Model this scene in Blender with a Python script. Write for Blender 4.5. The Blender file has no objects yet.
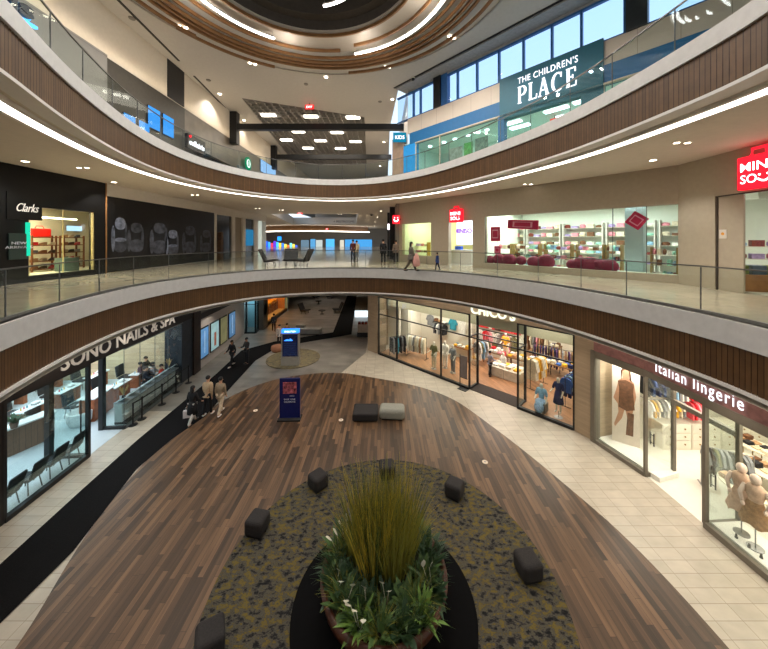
import bpy, bmesh, math, random
from mathutils import Vector, Matrix
from mathutils.geometry import tessellate_polygon
random.seed(7)
R = math.radians
S = bpy.context.scene
COL = S.collection
# ---------------------------------------------------------------- camera (level, 14.5 mm wide angle, lens shifted down)
F, CU, CV, ZC = 310.0, 384.0, 240.0, 8.0
cam = bpy.data.objects.new('camera', bpy.data.cameras.new('camera'))
COL.objects.link(cam)
cam.location = (0, 0, ZC)
cam.rotation_euler = (R(90), 0, 0)
cam.data.sensor_width = 36.0
cam.data.lens = F / 768 * 36
cam.data.shift_y = -(324.5 - CV) / 768
cam.data.clip_start = 0.05
cam.data.clip_end = 300
S.camera = cam
S.view_settings.view_transform = 'Standard'
S.view_settings.look = 'None'
S.view_settings.gamma = 1
S.view_settings.exposure = 0.8
S.view_settings.use_curve_mapping = False
S.cycles.caustics_reflective = False
S.cycles.caustics_refractive = False
Z2, Z3, ZK = 6.3, 12.18, 19.3      # second floor, third floor, roof ceiling
ZS1, ZS2 = 4.72, 10.9              # soffits over the first and second floor

def at(u, v, z):
    d = (z - ZC) * F / (CV - v)
    return Vector(((u - CU) * d / F, d, z))

# ---------------------------------------------------------------- materials
def lin(c):
    return tuple(((x / 255) / 12.92 if x / 255 <= .04045 else ((x / 255 + .055) / 1.055) ** 2.4) for x in c)

MATS = {}
def mat(name, rgb, rough=.55, metal=0., noise=.12, scale=6., emit=0., bump=0., ecol=None, spec=.4):
    if name in MATS:
        return MATS[name]
    m = bpy.data.materials.new(name); m.use_nodes = True
    nt = m.node_tree; b = nt.nodes['Principled BSDF']
    c = lin(rgb)
    b.inputs['Roughness'].default_value = rough
    b.inputs['Metallic'].default_value = metal
    b.inputs['Specular IOR Level'].default_value = spec
    tc = nt.nodes.new('ShaderNodeTexCoord')
    nz = nt.nodes.new('ShaderNodeTexNoise'); nz.inputs['Scale'].default_value = scale; nz.inputs['Detail'].default_value = 3
    nt.links.new(tc.outputs['Object'], nz.inputs['Vector'])
    rp = nt.nodes.new('ShaderNodeValToRGB')
    rp.color_ramp.elements[0].position = .3; rp.color_ramp.elements[1].position = .7
    rp.color_ramp.elements[0].color = tuple(x * (1 - noise) for x in c) + (1,)
    rp.color_ramp.elements[1].color = tuple(min(1, x * (1 + noise)) for x in c) + (1,)
    nt.links.new(nz.outputs['Fac'], rp.inputs['Fac'])
    nt.links.new(rp.outputs['Color'], b.inputs['Base Color'])
    if bump:
        bp = nt.nodes.new('ShaderNodeBump'); bp.inputs['Strength'].default_value = bump; bp.inputs['Distance'].default_value = .02
        nt.links.new(nz.outputs['Fac'], bp.inputs['Height']); nt.links.new(bp.outputs['Normal'], b.inputs['Normal'])
    if emit:
        b.inputs['Emission Color'].default_value = lin(ecol or rgb) + (1,)
        b.inputs['Emission Strength'].default_value = emit
    MATS[name] = m
    return m

def bricks(name, cols, w, h, rz=0, offset=.5, mortar=.004, mcol=(60, 50, 45), rough=.45, vary=.25, spec=.5, freq=2, coat=0., nsc=(1, 14, 1), nstr=.25, axis=None, bias=0., rowshift=False):
    m = bpy.data.materials.new(name); m.use_nodes = True
    nt = m.node_tree; N = nt.nodes; L = nt.links; b = N['Principled BSDF']
    tc = N.new('ShaderNodeTexCoord'); mp = N.new('ShaderNodeMapping'); mp.inputs['Rotation'].default_value = axis or (0, 0, rz)
    L.new(tc.outputs['Object'], mp.inputs['Vector'])
    br = N.new('ShaderNodeTexBrick'); br.offset = offset; br.offset_frequency = freq
    br.inputs['Scale'].default_value = 1; br.inputs['Brick Width'].default_value = w; br.inputs['Row Height'].default_value = h
    br.inputs['Mortar Size'].default_value = mortar; br.inputs['Mortar Smooth'].default_value = .1; br.inputs['Bias'].default_value = bias
    br.inputs['Color1'].default_value = lin(cols[0]) + (1,); br.inputs['Color2'].default_value = lin(cols[1]) + (1,)
    br.inputs['Mortar'].default_value = lin(mcol) + (1,)
    if rowshift:
        sx = N.new('ShaderNodeSeparateXYZ'); L.new(mp.outputs['Vector'], sx.inputs[0])
        dv = N.new('ShaderNodeMath'); dv.operation = 'DIVIDE'; dv.inputs[1].default_value = h; L.new(sx.outputs['Y'], dv.inputs[0])
        fl = N.new('ShaderNodeMath'); fl.operation = 'FLOOR'; L.new(dv.outputs[0], fl.inputs[0])
        wn = N.new('ShaderNodeTexWhiteNoise'); wn.noise_dimensions = '1D'; L.new(fl.outputs[0], wn.inputs['W'])
        ma = N.new('ShaderNodeMath'); ma.operation = 'MULTIPLY_ADD'; ma.inputs[1].default_value = w * 7; L.new(wn.outputs['Value'], ma.inputs[0]); L.new(sx.outputs['X'], ma.inputs[2])
        cx = N.new('ShaderNodeCombineXYZ'); L.new(ma.outputs[0], cx.inputs[0]); L.new(sx.outputs['Y'], cx.inputs[1])
        L.new(cx.outputs[0], br.inputs['Vector'])
    else:
        L.new(mp.outputs['Vector'], br.inputs['Vector'])
    m2 = N.new('ShaderNodeMapping'); m2.inputs['Scale'].default_value = nsc
    L.new(mp.outputs['Vector'], m2.inputs['Vector'])
    nz = N.new('ShaderNodeTexNoise'); nz.inputs['Scale'].default_value = 1.2; nz.inputs['Detail'].default_value = 4
    L.new(m2.outputs['Vector'], nz.inputs['Vector'])
    mr = N.new('ShaderNodeMapRange'); mr.inputs['From Min'].default_value = .3; mr.inputs['From Max'].default_value = .7
    mr.inputs['To Min'].default_value = 1 - nstr; mr.inputs['To Max'].default_value = 1 + nstr
    L.new(nz.outputs['Fac'], mr.inputs['Value'])
    mx = N.new('ShaderNodeMix'); mx.data_type = 'RGBA'; mx.blend_type = 'MULTIPLY'; mx.inputs['Factor'].default_value = 1
    L.new(br.outputs['Color'], mx.inputs['A']); L.new(mr.outputs['Result'], mx.inputs['B'])
    L.new(mx.outputs['Result'], b.inputs['Base Color'])
    b.inputs['Roughness'].default_value = rough; b.inputs['Specular IOR Level'].default_value = spec
    b.inputs['Coat Weight'].default_value = coat; b.inputs['Coat Roughness'].default_value = .15
    MATS[name] = m
    return m

def glass_mat(name, tint=(235, 245, 242), refl=.06, rough=.02, k=.25):
    m = bpy.data.materials.new(name); m.use_nodes = True
    nt = m.node_tree; nt.nodes.remove(nt.nodes['Principled BSDF'])
    out = nt.nodes['Material Output']
    t = nt.nodes.new('ShaderNodeBsdfTransparent'); t.inputs['Color'].default_value = lin(tint) + (1,)
    g = nt.nodes.new('ShaderNodeBsdfGlossy'); g.inputs['Roughness'].default_value = rough
    g.inputs['Color'].default_value = (.9, .95, 1, 1)
    fr = nt.nodes.new('ShaderNodeFresnel'); fr.inputs['IOR'].default_value = 1.35
    ad = nt.nodes.new('ShaderNodeMath'); ad.operation = 'MULTIPLY_ADD'; ad.inputs[1].default_value = k; ad.inputs[2].default_value = refl * .4
    nt.links.new(fr.outputs['Fac'], ad.inputs[0])
    mx = nt.nodes.new('ShaderNodeMixShader')
    nt.links.new(ad.outputs[0], mx.inputs['Fac']); nt.links.new(t.outputs[0], mx.inputs[1]); nt.links.new(g.outputs[0], mx.inputs[2])
    nt.links.new(mx.outputs[0], out.inputs['Surface'])
    MATS[name] = m
    return m

def emis(name, rgb, strength):
    if name in MATS: return MATS[name]
    m = bpy.data.materials.new(name); m.use_nodes = True
    nt = m.node_tree; nt.nodes.remove(nt.nodes['Principled BSDF'])
    e = nt.nodes.new('ShaderNodeEmission'); e.inputs['Color'].default_value = lin(rgb) + (1,); e.inputs['Strength'].default_value = strength
    nt.links.new(e.outputs[0], nt.nodes['Material Output'].inputs['Surface'])
    MATS[name] = m
    return m

GLASS = glass_mat('clear_glass', (248, 252, 250), refl=.02)
GREENGLASS = glass_mat('green_glass', (240, 248, 246), .02)
RAILGLASS = glass_mat('rail_glass', (246, 250, 248), .03, k=.045)
WHITE = mat('white_paint', (214, 208, 200), .6, noise=.03)
BLACK = mat('black_metal', (22, 22, 24), .4, noise=.1)
CHAR = mat('charcoal', (48, 46, 46), .7)
STEEL = mat('steel', (150, 150, 150), .3, 1.)
WOODW = mat('plain_wood', (150, 100, 62), .5, noise=.25, scale=9)

# ---------------------------------------------------------------- mesh builder
class MB:
    def __init__(s): s.v = []; s.f = []; s.mi = []; s.cur = 0
    def add(s, vs, fs):
        o = len(s.v); s.v += [tuple(v) for v in vs]
        for f in fs: s.f.append(tuple(i + o for i in f)); s.mi.append(s.cur)
        return s
    def box(s, x0, x1, y0, y1, z0, z1):
        return s.add([(x, y, z) for z in (z0, z1) for y in (y0, y1) for x in (x0, x1)],
                     [(0, 2, 3, 1), (4, 5, 7, 6), (0, 1, 5, 4), (2, 6, 7, 3), (0, 4, 6, 2), (1, 3, 7, 5)])
    def obox(s, c, d, rz=0, rx=0, ry=0):
        M = Matrix.Rotation(rz, 3, 'Z') @ Matrix.Rotation(ry, 3, 'Y') @ Matrix.Rotation(rx, 3, 'X'); c = Vector(c)
        vs = [c + M @ Vector((x * d[0] / 2, y * d[1] / 2, z * d[2] / 2)) for z in (-1, 1) for y in (-1, 1) for x in (-1, 1)]
        return s.add(vs, [(0, 2, 3, 1), (4, 5, 7, 6), (0, 1, 5, 4), (2, 6, 7, 3), (0, 4, 6, 2), (1, 3, 7, 5)])
    def quad(s, *p): return s.add(p, [tuple(range(len(p)))])
    def lathe(s, prof, n=24, c=(0, 0, 0), sx=1, sy=1, cap=True):
        vs = []
        for r, z in prof:
            for i in range(n):
                a = 2 * math.pi * i / n; vs.append((c[0] + r * sx * math.cos(a), c[1] + r * sy * math.sin(a), c[2] + z))
        fs = [(k * n + i, k * n + (i + 1) % n, (k + 1) * n + (i + 1) % n, (k + 1) * n + i) for k in range(len(prof) - 1) for i in range(n)]
        if cap: fs += [tuple(range(n))[::-1], tuple((len(prof) - 1) * n + i for i in range(n))]
        return s.add(vs, fs)
    def cyl(s, c, r, h, n=16, r2=None): return s.lathe([(r, 0), (r if r2 is None else r2, h)], n, c)
    def tube(s, pts, r, n=8, closed=False):
        pts = [Vector(p) for p in pts]; rs = r if isinstance(r, (list, tuple)) else [r] * len(pts)
        vs = []; up = Vector((0, 0, 1))
        for i, p in enumerate(pts):
            if closed: t = pts[(i + 1) % len(pts)] - pts[i - 1]
            else: t = pts[min(i + 1, len(pts) - 1)] - pts[max(i - 1, 0)]
            t.normalize(); a = t.cross(up if abs(t.z) < .95 else Vector((1, 0, 0))).normalized(); b = t.cross(a)
            for k in range(n):
                th = 2 * math.pi * k / n; vs.append(p + (a * math.cos(th) + b * math.sin(th)) * rs[i])
        m = len(pts); q = m if closed else m - 1
        fs = [(i * n + k, i * n + (k + 1) % n, ((i + 1) % m) * n + (k + 1) % n, ((i + 1) % m) * n + k) for i in range(q) for k in range(n)]
        if not closed: fs += [tuple(range(n))[::-1], tuple((m - 1) * n + k for k in range(n))]
        return s.add(vs, fs)
    def ball(s, c, r, n=12, m=8):
        if not isinstance(r, (tuple, list)): r = (r, r, r)
        vs = [(c[0], c[1], c[2] - r[2])]
        for j in range(1, m):
            ph = math.pi * j / m - math.pi / 2
            for i in range(n):
                a = 2 * math.pi * i / n; vs.append((c[0] + r[0] * math.cos(ph) * math.cos(a), c[1] + r[1] * math.cos(ph) * math.sin(a), c[2] + r[2] * math.sin(ph)))
        vs.append((c[0], c[1], c[2] + r[2])); fs = []
        for i in range(n):
            fs.append((0, 1 + (i + 1) % n, 1 + i)); fs.append((len(vs) - 1, 1 + (m - 2) * n + i, 1 + (m - 2) * n + (i + 1) % n))
            for j in range(m - 2): fs.append((1 + j * n + i, 1 + j * n + (i + 1) % n, 1 + (j + 1) * n + (i + 1) % n, 1 + (j + 1) * n + i))
        return s.add(vs, fs)
    def prism(s, poly, z0, z1):
        n = len(poly); vs = [(p[0], p[1], z0) for p in poly] + [(p[0], p[1], z1) for p in poly]
        return s.add(vs, [tuple(range(n))[::-1], tuple(range(n, 2 * n))] + [(i, (i + 1) % n, n + (i + 1) % n, n + i) for i in range(n)])
    def prismy(s, poly, y0, y1):            # outline in the x-z plane, extruded along y
        n = len(poly); vs = [(p[0], y0, p[1]) for p in poly] + [(p[0], y1, p[1]) for p in poly]
        return s.add(vs, [tuple(range(n)), tuple(range(n, 2 * n))[::-1]] + [(i, n + i, n + (i + 1) % n, (i + 1) % n) for i in range(n)])
    def sheet(s, outer, holes, z):           # flat polygon with holes
        loops = [[Vector((p[0], p[1], 0)) for p in outer]] + [[Vector((p[0], p[1], 0)) for p in h] for h in holes]
        tr = tessellate_polygon(loops); pts = [p for l in loops for p in l]
        return s.add([(p.x, p.y, z) for p in pts], [tuple(t) for t in tr])
    def ribbon(s, curve, prof, closed=True): # profile of (offset, z) swept along a curve
        n = len(curve); vs = []
        for d, z in prof:
            for p in offset(curve, d, closed): vs.append((p[0], p[1], z))
        q = n if closed else n - 1
        return s.add(vs, [(k * n + i, k * n + (i + 1) % n, (k + 1) * n + (i + 1) % n, (k + 1) * n + i) for k in range(len(prof) - 1) for i in range(q)])
    def mesh(s, name, mats, smooth=False):
        me = bpy.data.meshes.new(name); me.from_pydata(s.v, [], s.f)
        for m in (mats if isinstance(mats, (list, tuple)) else [mats]): me.materials.append(m)
        for p, i in zip(me.polygons, s.mi): p.material_index = i; p.use_smooth = smooth
        bm = bmesh.new(); bm.from_mesh(me); bmesh.ops.recalc_face_normals(bm, faces=bm.faces); bm.to_mesh(me); bm.free()
        return me
    def build(s, name, mats, parent=None, loc=(0, 0, 0), rz=0, smooth=False, bevel=0, seg=2, sub=0):
        o = bpy.data.objects.new(name, s.mesh(name, mats, smooth)); COL.objects.link(o)
        o.location = loc; o.rotation_euler = (0, 0, rz)
        if parent: o.parent = parent
        if bevel:
            b = o.modifiers.new('bevel', 'BEVEL'); b.width = bevel; b.segments = seg; b.limit_method = 'ANGLE'; b.angle_limit = R(40)
        if sub:
            b = o.modifiers.new('sub', 'SUBSURF'); b.levels = sub; b.render_levels = sub
        return o

def offset(curve, d, closed=True):
    n = len(curve)
    ar = sum(curve[i][0] * curve[(i + 1) % n][1] - curve[(i + 1) % n][0] * curve[i][1] for i in range(n))
    sg = 1 if ar > 0 else -1; out = []
    for i in range(n):
        a = curve[i - 1] if (closed or i) else curve[i]; b = curve[(i + 1) % n] if (closed or i < n - 1) else curve[i]
        tx, ty = b[0] - a[0], b[1] - a[1]; l = math.hypot(tx, ty) or 1
        out.append((curve[i][0] + sg * ty / l * d, curve[i][1] - sg * tx / l * d))
    return out

def spline(P, k=6, smooth=2):
    n = len(P); out = []
    for i in range(n):
        p0, p1, p2, p3 = P[i - 1], P[i], P[(i + 1) % n], P[(i + 2) % n]
        for j in range(k):
            t = j / k
            out.append(tuple(.5 * (2 * p1[c] + (p2[c] - p0[c]) * t + (2 * p0[c] - 5 * p1[c] + 4 * p2[c] - p3[c]) * t * t + (3 * p1[c] - p0[c] - 3 * p2[c] + p3[c]) * t ** 3) for c in (0, 1)))
    for _ in range(smooth * k):
        m = len(out); out = [((out[i - 1][0] + 2 * out[i][0] + out[(i + 1) % m][0]) / 4, (out[i - 1][1] + 2 * out[i][1] + out[(i + 1) % m][1]) / 4) for i in range(m)]
    return out

def struct(o, label=None):
    o['kind'] = 'structure'
    if label: o['label'] = label
    return o
def tag(o, label, cat, group=None):
    o['label'] = label; o['category'] = cat
    if group: o['group'] = group
    return o
def thing(name, label, cat, loc=(0, 0, 0), rz=0, group=None):
    o = bpy.data.objects.new(name, None); COL.objects.link(o); o.empty_display_size = .1
    o.location = loc; o.rotation_euler = (0, 0, rz)
    return tag(o, label, cat, group)
def dup(root, loc, rz=0, label=None, group=None, scale=None):
    r = root.copy(); COL.objects.link(r); r.location = loc; r.rotation_euler = (0, 0, rz)
    if label: r['label'] = label
    if group: r['group'] = group
    if scale: r.scale = scale
    for ch in root.children:
        c = ch.copy(); COL.objects.link(c); c.parent = r
        for g in ch.children:
            d = g.copy(); COL.objects.link(d); d.parent = c
    return r

class Fr:
    """a shop front: x runs to the right along the front seen from the mall, y goes into the shop"""
    def __init__(s, a, b, z=0):
        s.o = Vector((a[0], a[1], z)); d = Vector((b[0] - a[0], b[1] - a[1], 0)); s.len = d.length; s.e = d.normalized()
        s.n = Vector((-s.e.y, s.e.x, 0)); s.rz = math.atan2(s.e.y, s.e.x)
    def P(s, x, y, z=0): return s.o + s.e * x + s.n * y + Vector((0, 0, z))
    def u2s(s, u, y=0):
        k = (u - CU) / F; p = s.o + s.n * y
        return (k * p.y - p.x) / (s.e.x - k * s.e.y)
    def loc(s, w): d = Vector(w) - s.o; return d.dot(s.e), d.dot(s.n), d.z
    def build(s, mb, name, m, **k): return mb.build(name, m, loc=s.o, rz=s.rz, **k)

FONTDUMMY = []
def text(name, body, size, loc, rz, m, parent=None, ext=.02, bold=0., align='LEFT', space=1., sx=1., shear=0., rx=90):
    c = bpy.data.curves.new(name, 'FONT'); c.body = body; c.size = size; c.extrude = ext; c.offset = bold; c.align_x = align
    c.space_character = space; c.shear = shear; c.resolution_u = 3
    o = bpy.data.objects.new(name, c); COL.objects.link(o)
    bpy.context.view_layer.update()
    me = bpy.data.meshes.new_from_object(o.evaluated_get(bpy.context.evaluated_depsgraph_get()))
    bpy.data.objects.remove(o)
    me.transform(Matrix.Rotation(R(rx), 4, 'X') @ Matrix.Diagonal((sx, 1, 1, 1)))
    me.materials.clear(); me.materials.append(m)
    q = bpy.data.objects.new(name, me); COL.objects.link(q); q.location = loc; q.rotation_euler = (0, 0, rz)
    if parent: q.parent = parent
    return q

def area(name, loc, power, size, color=(255, 235, 210), rot=(0, 0, 0), shape='DISK', sy=None, spread=180):
    l = bpy.data.lights.new(name, 'AREA'); l.energy = power; l.shape = shape; l.size = size
    if sy: l.shape = 'RECTANGLE'; l.size_y = sy
    l.color = lin(color); l.spread = R(spread)
    o = bpy.data.objects.new(name, l); COL.objects.link(o); o.location = loc; o.rotation_euler = rot
    return o
def spot(name, loc, power, angle=80, color=(255, 228, 196), blend=.6, r=.06):
    l = bpy.data.lights.new(name, 'SPOT'); l.energy = power; l.spot_size = R(angle); l.spot_blend = blend; l.color = lin(color); l.shadow_soft_size = r
    o = bpy.data.objects.new(name, l); COL.objects.link(o); o.location = loc
    return o
ORD = ['first', 'second', 'third', 'fourth', 'fifth', 'sixth', 'seventh', 'eighth', 'ninth', 'tenth', 'eleventh', 'twelfth', 'thirteenth', 'fourteenth', 'fifteenth', 'sixteenth', 'seventeenth', 'eighteenth', 'nineteenth', 'twentieth']
def nth(i): 
    return ORD[i] if i < 20 else '%dth' % (i + 1)
P_L1, P_L2, P_L3, P_SHOP, P_RING = 52., 170., 300., 150., 380.
# ================================================================= the atrium shell
C2 = spline([(0, -.35), (-3.6, .9), (-6.3, 3.6), (-7.75, 6.2), (-8.65, 8.7), (-9.1, 11), (-8.95, 13.4), (-7.6, 16.2), (-5.6, 17.8), (-2.3, 18.5), (1.2, 17.75), (4.3, 15.2), (6.35, 11.6), (7.1, 8.6), (7.45, 6.0), (6.6, 3.4), (3.9, .8)])
C3 = spline([(0, -1.5), (-2.5, -1), (-4.6, 1.2), (-5.8, 3.5), (-6.6, 5.4), (-7.5, 7.0), (-8.8, 10.2), (-9.45, 13.2), (-9.35, 16.2), (-8.3, 18.7), (-6.5, 20.7), (-3.5, 21.7), (-.27, 20.9), (2.1, 18.7), (3.6, 16.4), (5.25, 12.8), (6.1, 10.3), (6.4, 8), (6.5, 6.6), (6.5, 5.3), (5.9, 3.2), (4.3, .8), (2, -1)])

FLOORT = bricks('beige_floor_tile', ((186, 176, 160), (176, 166, 150)), .58, .31, 0, 0, .006, (140, 128, 112), .35, spec=.4, nsc=(2, 3, 1), nstr=.08)
GREYT = bricks('grey_floor_tile', ((134, 128, 120), (120, 115, 108)), 1.2, .6, 0, .5, .004, (104, 99, 94), .4, nsc=(.7, 1.2, 1), nstr=.22)
POLISH = bricks('polished_floor_tile', ((196, 184, 164), (186, 174, 154)), .9, .9, 0, 0, .004, (150, 138, 120), .12, spec=.6, nsc=(2, 2, 1), nstr=.08)
PLANK = bricks('wood_plank_floor', ((56, 41, 29), (116, 87, 62)), 1.3, .13, R(90), 0, .003, (46, 32, 24), .4, nsc=(.5, 9, 1), nstr=.3, rowshift=True)
SHOPWOOD = bricks('shop_plank_floor', ((150, 108, 76), (176, 130, 94)), 1.2, .15, R(30), .4, .003, (110, 78, 54), .35, nsc=(1, 10, 1), nstr=.2)
FASCIA = bricks('walnut_slat_fascia', ((96, 62, 36), (110, 72, 42)), 6, .09, 0, 0, .006, (66, 42, 24), .5, nsc=(1, 1, 1), nstr=.14)
SOFFIT = mat('soffit_paint', (214, 204, 190), .7, noise=.03)
CEIL = mat('roof_ceiling_paint', (186, 182, 176), .7, noise=.03)
BAND = mat('white_edge_band', (202, 200, 198), .5, noise=.05)
CARPET = mat('black_carpet', (19, 18, 19), .95, noise=.45, scale=40, spec=.1)
LED = emis('warm_led', (255, 244, 230), 4.5)

# first floor
struct(MB().sheet([(-22, -6), (20, -6), (20, 75), (-22, 75)], [], 0).build('floor', FLOORT))
hall = [(-12.6, 14.5), (-7, 14.5), (-3.0, 17.5), (-2.6, 18.6), (-1.3, 22.0), (-1.0, 70), (-18, 70), (-18, 35), (-12.6, 35)]
struct(MB().prism(hall, -.02, .006).build('floor', GREYT))
oval = spline([(-7.15, 6.06), (-7.95, 7.95), (-8.6, 10.8), (-8.55, 13.4), (-7.8, 16), (-6.0, 18.0), (-2.9, 18.75), (-.7, 18.0), (1.6, 17.1), (3.4, 15.7), (4.3, 14), (5.3, 11.8), (6.1, 9.6), (6.5, 8.3), (6.75, 6.3), (6.6, 3), (5, 0), (0, -2.5), (-5, 0), (-6.7, 3.5)], 5, 1)
struct(MB().prism(oval, -.02, .014).build('floor', PLANK))
path = [(-9.3, 2), (-9.45, 7.6), (-9.66, 9.9), (-9.85, 12.4), (-9.9, 15.0), (-10.0, 18.4), (-10.3, 22.4), (-8.6, 24.4), (-4.4, 26.8), (-5.3, 45), (-6.6, 70), (-5.2, 70), (-3.95, 45), (-2.75, 26.2), (-6.6, 23.9), (-8.0, 22.7), (-8.5, 20.5), (-8.3, 17), (-8.1, 14), (-8.5, 12.4), (-8.62, 10.8), (-7.97, 7.95), (-7.99, 6.4), (-7.9, 2)]
struct(MB().sheet(path, [], .02).build('floor', CARPET))
# slabs of the second and third floor
out2 = [(-36, -6), (18, -6), (18, 95), (-36, 95)]
far2 = [(-9, 30), (-3.4, 30), (-3.4, 44), (-9, 44)]
struct(MB().sheet(out2, [C2], Z2).build('floor', POLISH))
struct(MB().sheet(out2, [C2], ZS1).build('ceiling', SOFFIT))
void = [(-12.6, 34.5), (-2.9, 34.5), (-5.2, 58), (-17, 58)]
struct(MB().sheet(out2, [C3, [(-12.6, 34.5), (-2.9, 34.5), (-5.2, 58), (-17, 58)]], Z3).build('floor', POLISH))
struct(MB().sheet(out2, [C3, void], ZS2).build('ceiling', SOFFIT))
m = MB()
for i in range(4):
    a, b = void[i], void[(i + 1) % 4]
    m.quad((a[0], a[1], ZS2), (b[0], b[1], ZS2), (b[0], b[1], Z3 + .05), (a[0], a[1], Z3 + .05))
struct(m.build('trim_1', WHITE))
# fascias: white band, walnut slats, white lip
def fasc_mat_uv(o):
    return o
def fascia(curve, ztop, zb, zlip, soff, k):
    fine = curve
    struct(MB().ribbon(fine, [(.4, ztop), (-.06, ztop), (-.06, zb), (.02, zb)]).build('trim_%d' % k, BAND))
    m = MB(); n = len(fine)
    acc = 0; pts = []
    for i in range(n):                      # individual vertical slats following the curve
        a, b = Vector(fine[i]), Vector(fine[(i + 1) % n]); L = (b - a).length; q = max(1, round(L / .1))
        for j in range(q): pts.append(tuple(a + (b - a) * j / q))
    inn = offset(pts, .03); ou = offset(pts, 0)
    vs = []; fs = []
    for i in range(len(pts)):
        j = (i + 1) % len(pts)
        for w, (p, q_) in enumerate(((ou[i], ou[j]),)):
            P0 = Vector(p); P1 = Vector(q_); d = P1 - P0
            A = P0 + d * .06; B = P0 + d * .94
            I0 = Vector(inn[i])
            o_ = len(vs)
            vs += [(A.x, A.y, zb), (B.x, B.y, zb), (B.x, B.y, zlip), (A.x, A.y, zlip)]
            fs.append((o_, o_ + 1, o_ + 2, o_ + 3))
    m.add(vs, fs); m.mi = [random.choice((0, 0, 1, 2)) for _ in m.mi]; m.cur = 3
    m.ribbon(pts, [(.025, zb), (.025, zlip)])
    struct(m.build('trim_%d' % (k + 1), SLATS))
    struct(MB().ribbon(fine, [(.03, zlip), (-.05, zlip), (-.05, zlip - .07), (.35, zlip - .07), (.35, soff)]).build('trim_%d' % (k + 2), LIP))
SLAT = mat('walnut_slats', (92, 64, 36), .5, noise=.12, scale=5)
SLATS = [SLAT, mat('walnut_slats_dark', (86, 59, 33), .5, noise=.12, scale=5), mat('walnut_slats_light', (98, 69, 40), .5, noise=.12, scale=5), mat('slat_gap', (50, 32, 20), .7)]
LIP = mat('white_lip', (226, 222, 218), .5, noise=.02)
fascia(C2, Z2, 5.78, 4.92, ZS1, 2)
fascia(C3, Z3, 11.8, 10.93, ZS2, 5)
# the LED line in the second-floor soffit, set in from the edge
def thinned(c, k): return c[::k]
o = MB().ribbon(C3, [(.6, 10.86), (.62, 10.82), (.88, 10.82), (.9, 10.86)]).build('led_strip', LED)
tag(o, 'long curved glowing white light line set in the soffit beneath the upper balcony', 'light')
o = MB().ribbon(C3, [(.5, ZS2 + .01), (.5, 10.82), (.6, 10.82), (.6, ZS2)]).build('trim_8', LIP); struct(o)
o = MB().ribbon(C3, [(.9, ZS2), (.9, 10.82), (1.0, 10.82), (1.0, ZS2)]).build('trim_9', LIP); struct(o)
o = MB().ribbon(C2, [(.6, 4.69), (.6, 4.66), (.72, 4.66), (.72, 4.69)]).build('led_strip', LED)
tag(o, 'curved light line under the lower balcony, above the shop signs', 'light')

# roof ceiling with the round recess
RC, RR = (-3.2, 12.0), 9.0
def circ(r, n=72, a0=0, a1=360): return [(RC[0] + r * math.cos(R(a0 + (a1 - a0) * i / n)), RC[1] + r * math.sin(R(a0 + (a1 - a0) * i / n))) for i in range(n if a1 - a0 == 360 else n + 1)]
E1 = (.67, -.743)
def wr(t, n=0): return (4.2 + E1[0] * t + .743 * n, 20.6 + E1[1] * t + .67 * n)   # third-floor right wall, n goes outwards
grille_poly = [(-11.3, 24.7), (-1.8, 28.5), (-2.6, 46), (-13.2, 46)]
ce = [(-17, -8), wr(26, -.9), wr(-3.6, -.9), (.6, 31), (.9, 100), (-17, 100)]
struct(MB().sheet(ce, [circ(4.7), grille_poly], ZK).build('ceiling', CEIL))
struct(MB().lathe([(9.15, -.02), (9.15, -.05), (9.05, -.05), (9.05, -.02)], 96, (RC[0], RC[1], ZK), cap=False).build('trim_10', mat('groove_grey', (160, 155, 148), .6)))
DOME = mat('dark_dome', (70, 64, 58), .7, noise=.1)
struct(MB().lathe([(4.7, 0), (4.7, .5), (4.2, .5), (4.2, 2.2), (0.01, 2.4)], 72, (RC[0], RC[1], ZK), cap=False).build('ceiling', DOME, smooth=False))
# wooden arcs hung under the ceiling
RINGW = mat('ring_wood', (124, 88, 54), .45, noise=.15, scale=3)
def arc(r, w, h, z, a0, a1, name, mt, n=64):
    m = MB(); pts = [(R(a0 + (a1 - a0) * i / n)) for i in range(n + 1)]
    vs = []
    for t in pts:
        for (rr, zz) in ((r, z), (r + w, z), (r + w, z + h), (r, z + h)): vs.append((RC[0] + rr * math.cos(t), RC[1] + rr * math.sin(t), zz))
    fs = [(i * 4 + k, i * 4 + (k + 1) % 4, (i + 1) * 4 + (k + 1) % 4, (i + 1) * 4 + k) for i in range(n) for k in range(4)] + [(0, 1, 2, 3), tuple(n * 4 + k for k in (3, 2, 1, 0))]
    return m.add(vs, fs).build(name, mt)
rings = [(4.75, -40, 220, 'innermost curved wooden slat around the dark ceiling dome'),
         (5.75, -60, 75, 'curved wooden slat just outside the dome, right of centre'),
         (6.05, 84, 232, 'curved wooden slat behind the left light bar'),
         (6.75, -60, 240, 'long curved wooden slat inside the bunched ceiling rings'),
         (7.2, -70, 245, 'innermost of the three bunched wooden ceiling rings'),
         (7.5, -75, 250, 'middle one of the three bunched wooden ceiling rings'),
         (7.8, -80, 250, 'outermost of the three bunched wooden ceiling rings'),
         (8.35, -60, 84, 'outer right wooden arc hanging under the ceiling'),
         (8.45, 116, 152, 'outer left wooden arc hanging alone under the ceiling'),
         (8.3, 146, 200, 'wooden arc at upper left of the ceiling rings')]
for i, (r, a0, a1, lb) in enumerate(rings):
    tag(arc(r, .09, .16, ZK - .32 - .012 * i, a0, a1, 'ceiling_ring', RINGW), lb, 'ceiling ring', 'wooden ceiling rings')
COVE = mat('cove_step', (168, 158, 146), .7, noise=.02)
struct(MB().lathe([(6.45, -.02), (6.45, -.14), (4.72, -.14), (4.72, .3)], 96, (RC[0], RC[1], ZK), cap=False).build('trim_11', COVE))
BARL = emis('bar_led', (255, 250, 245), 9)
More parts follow.
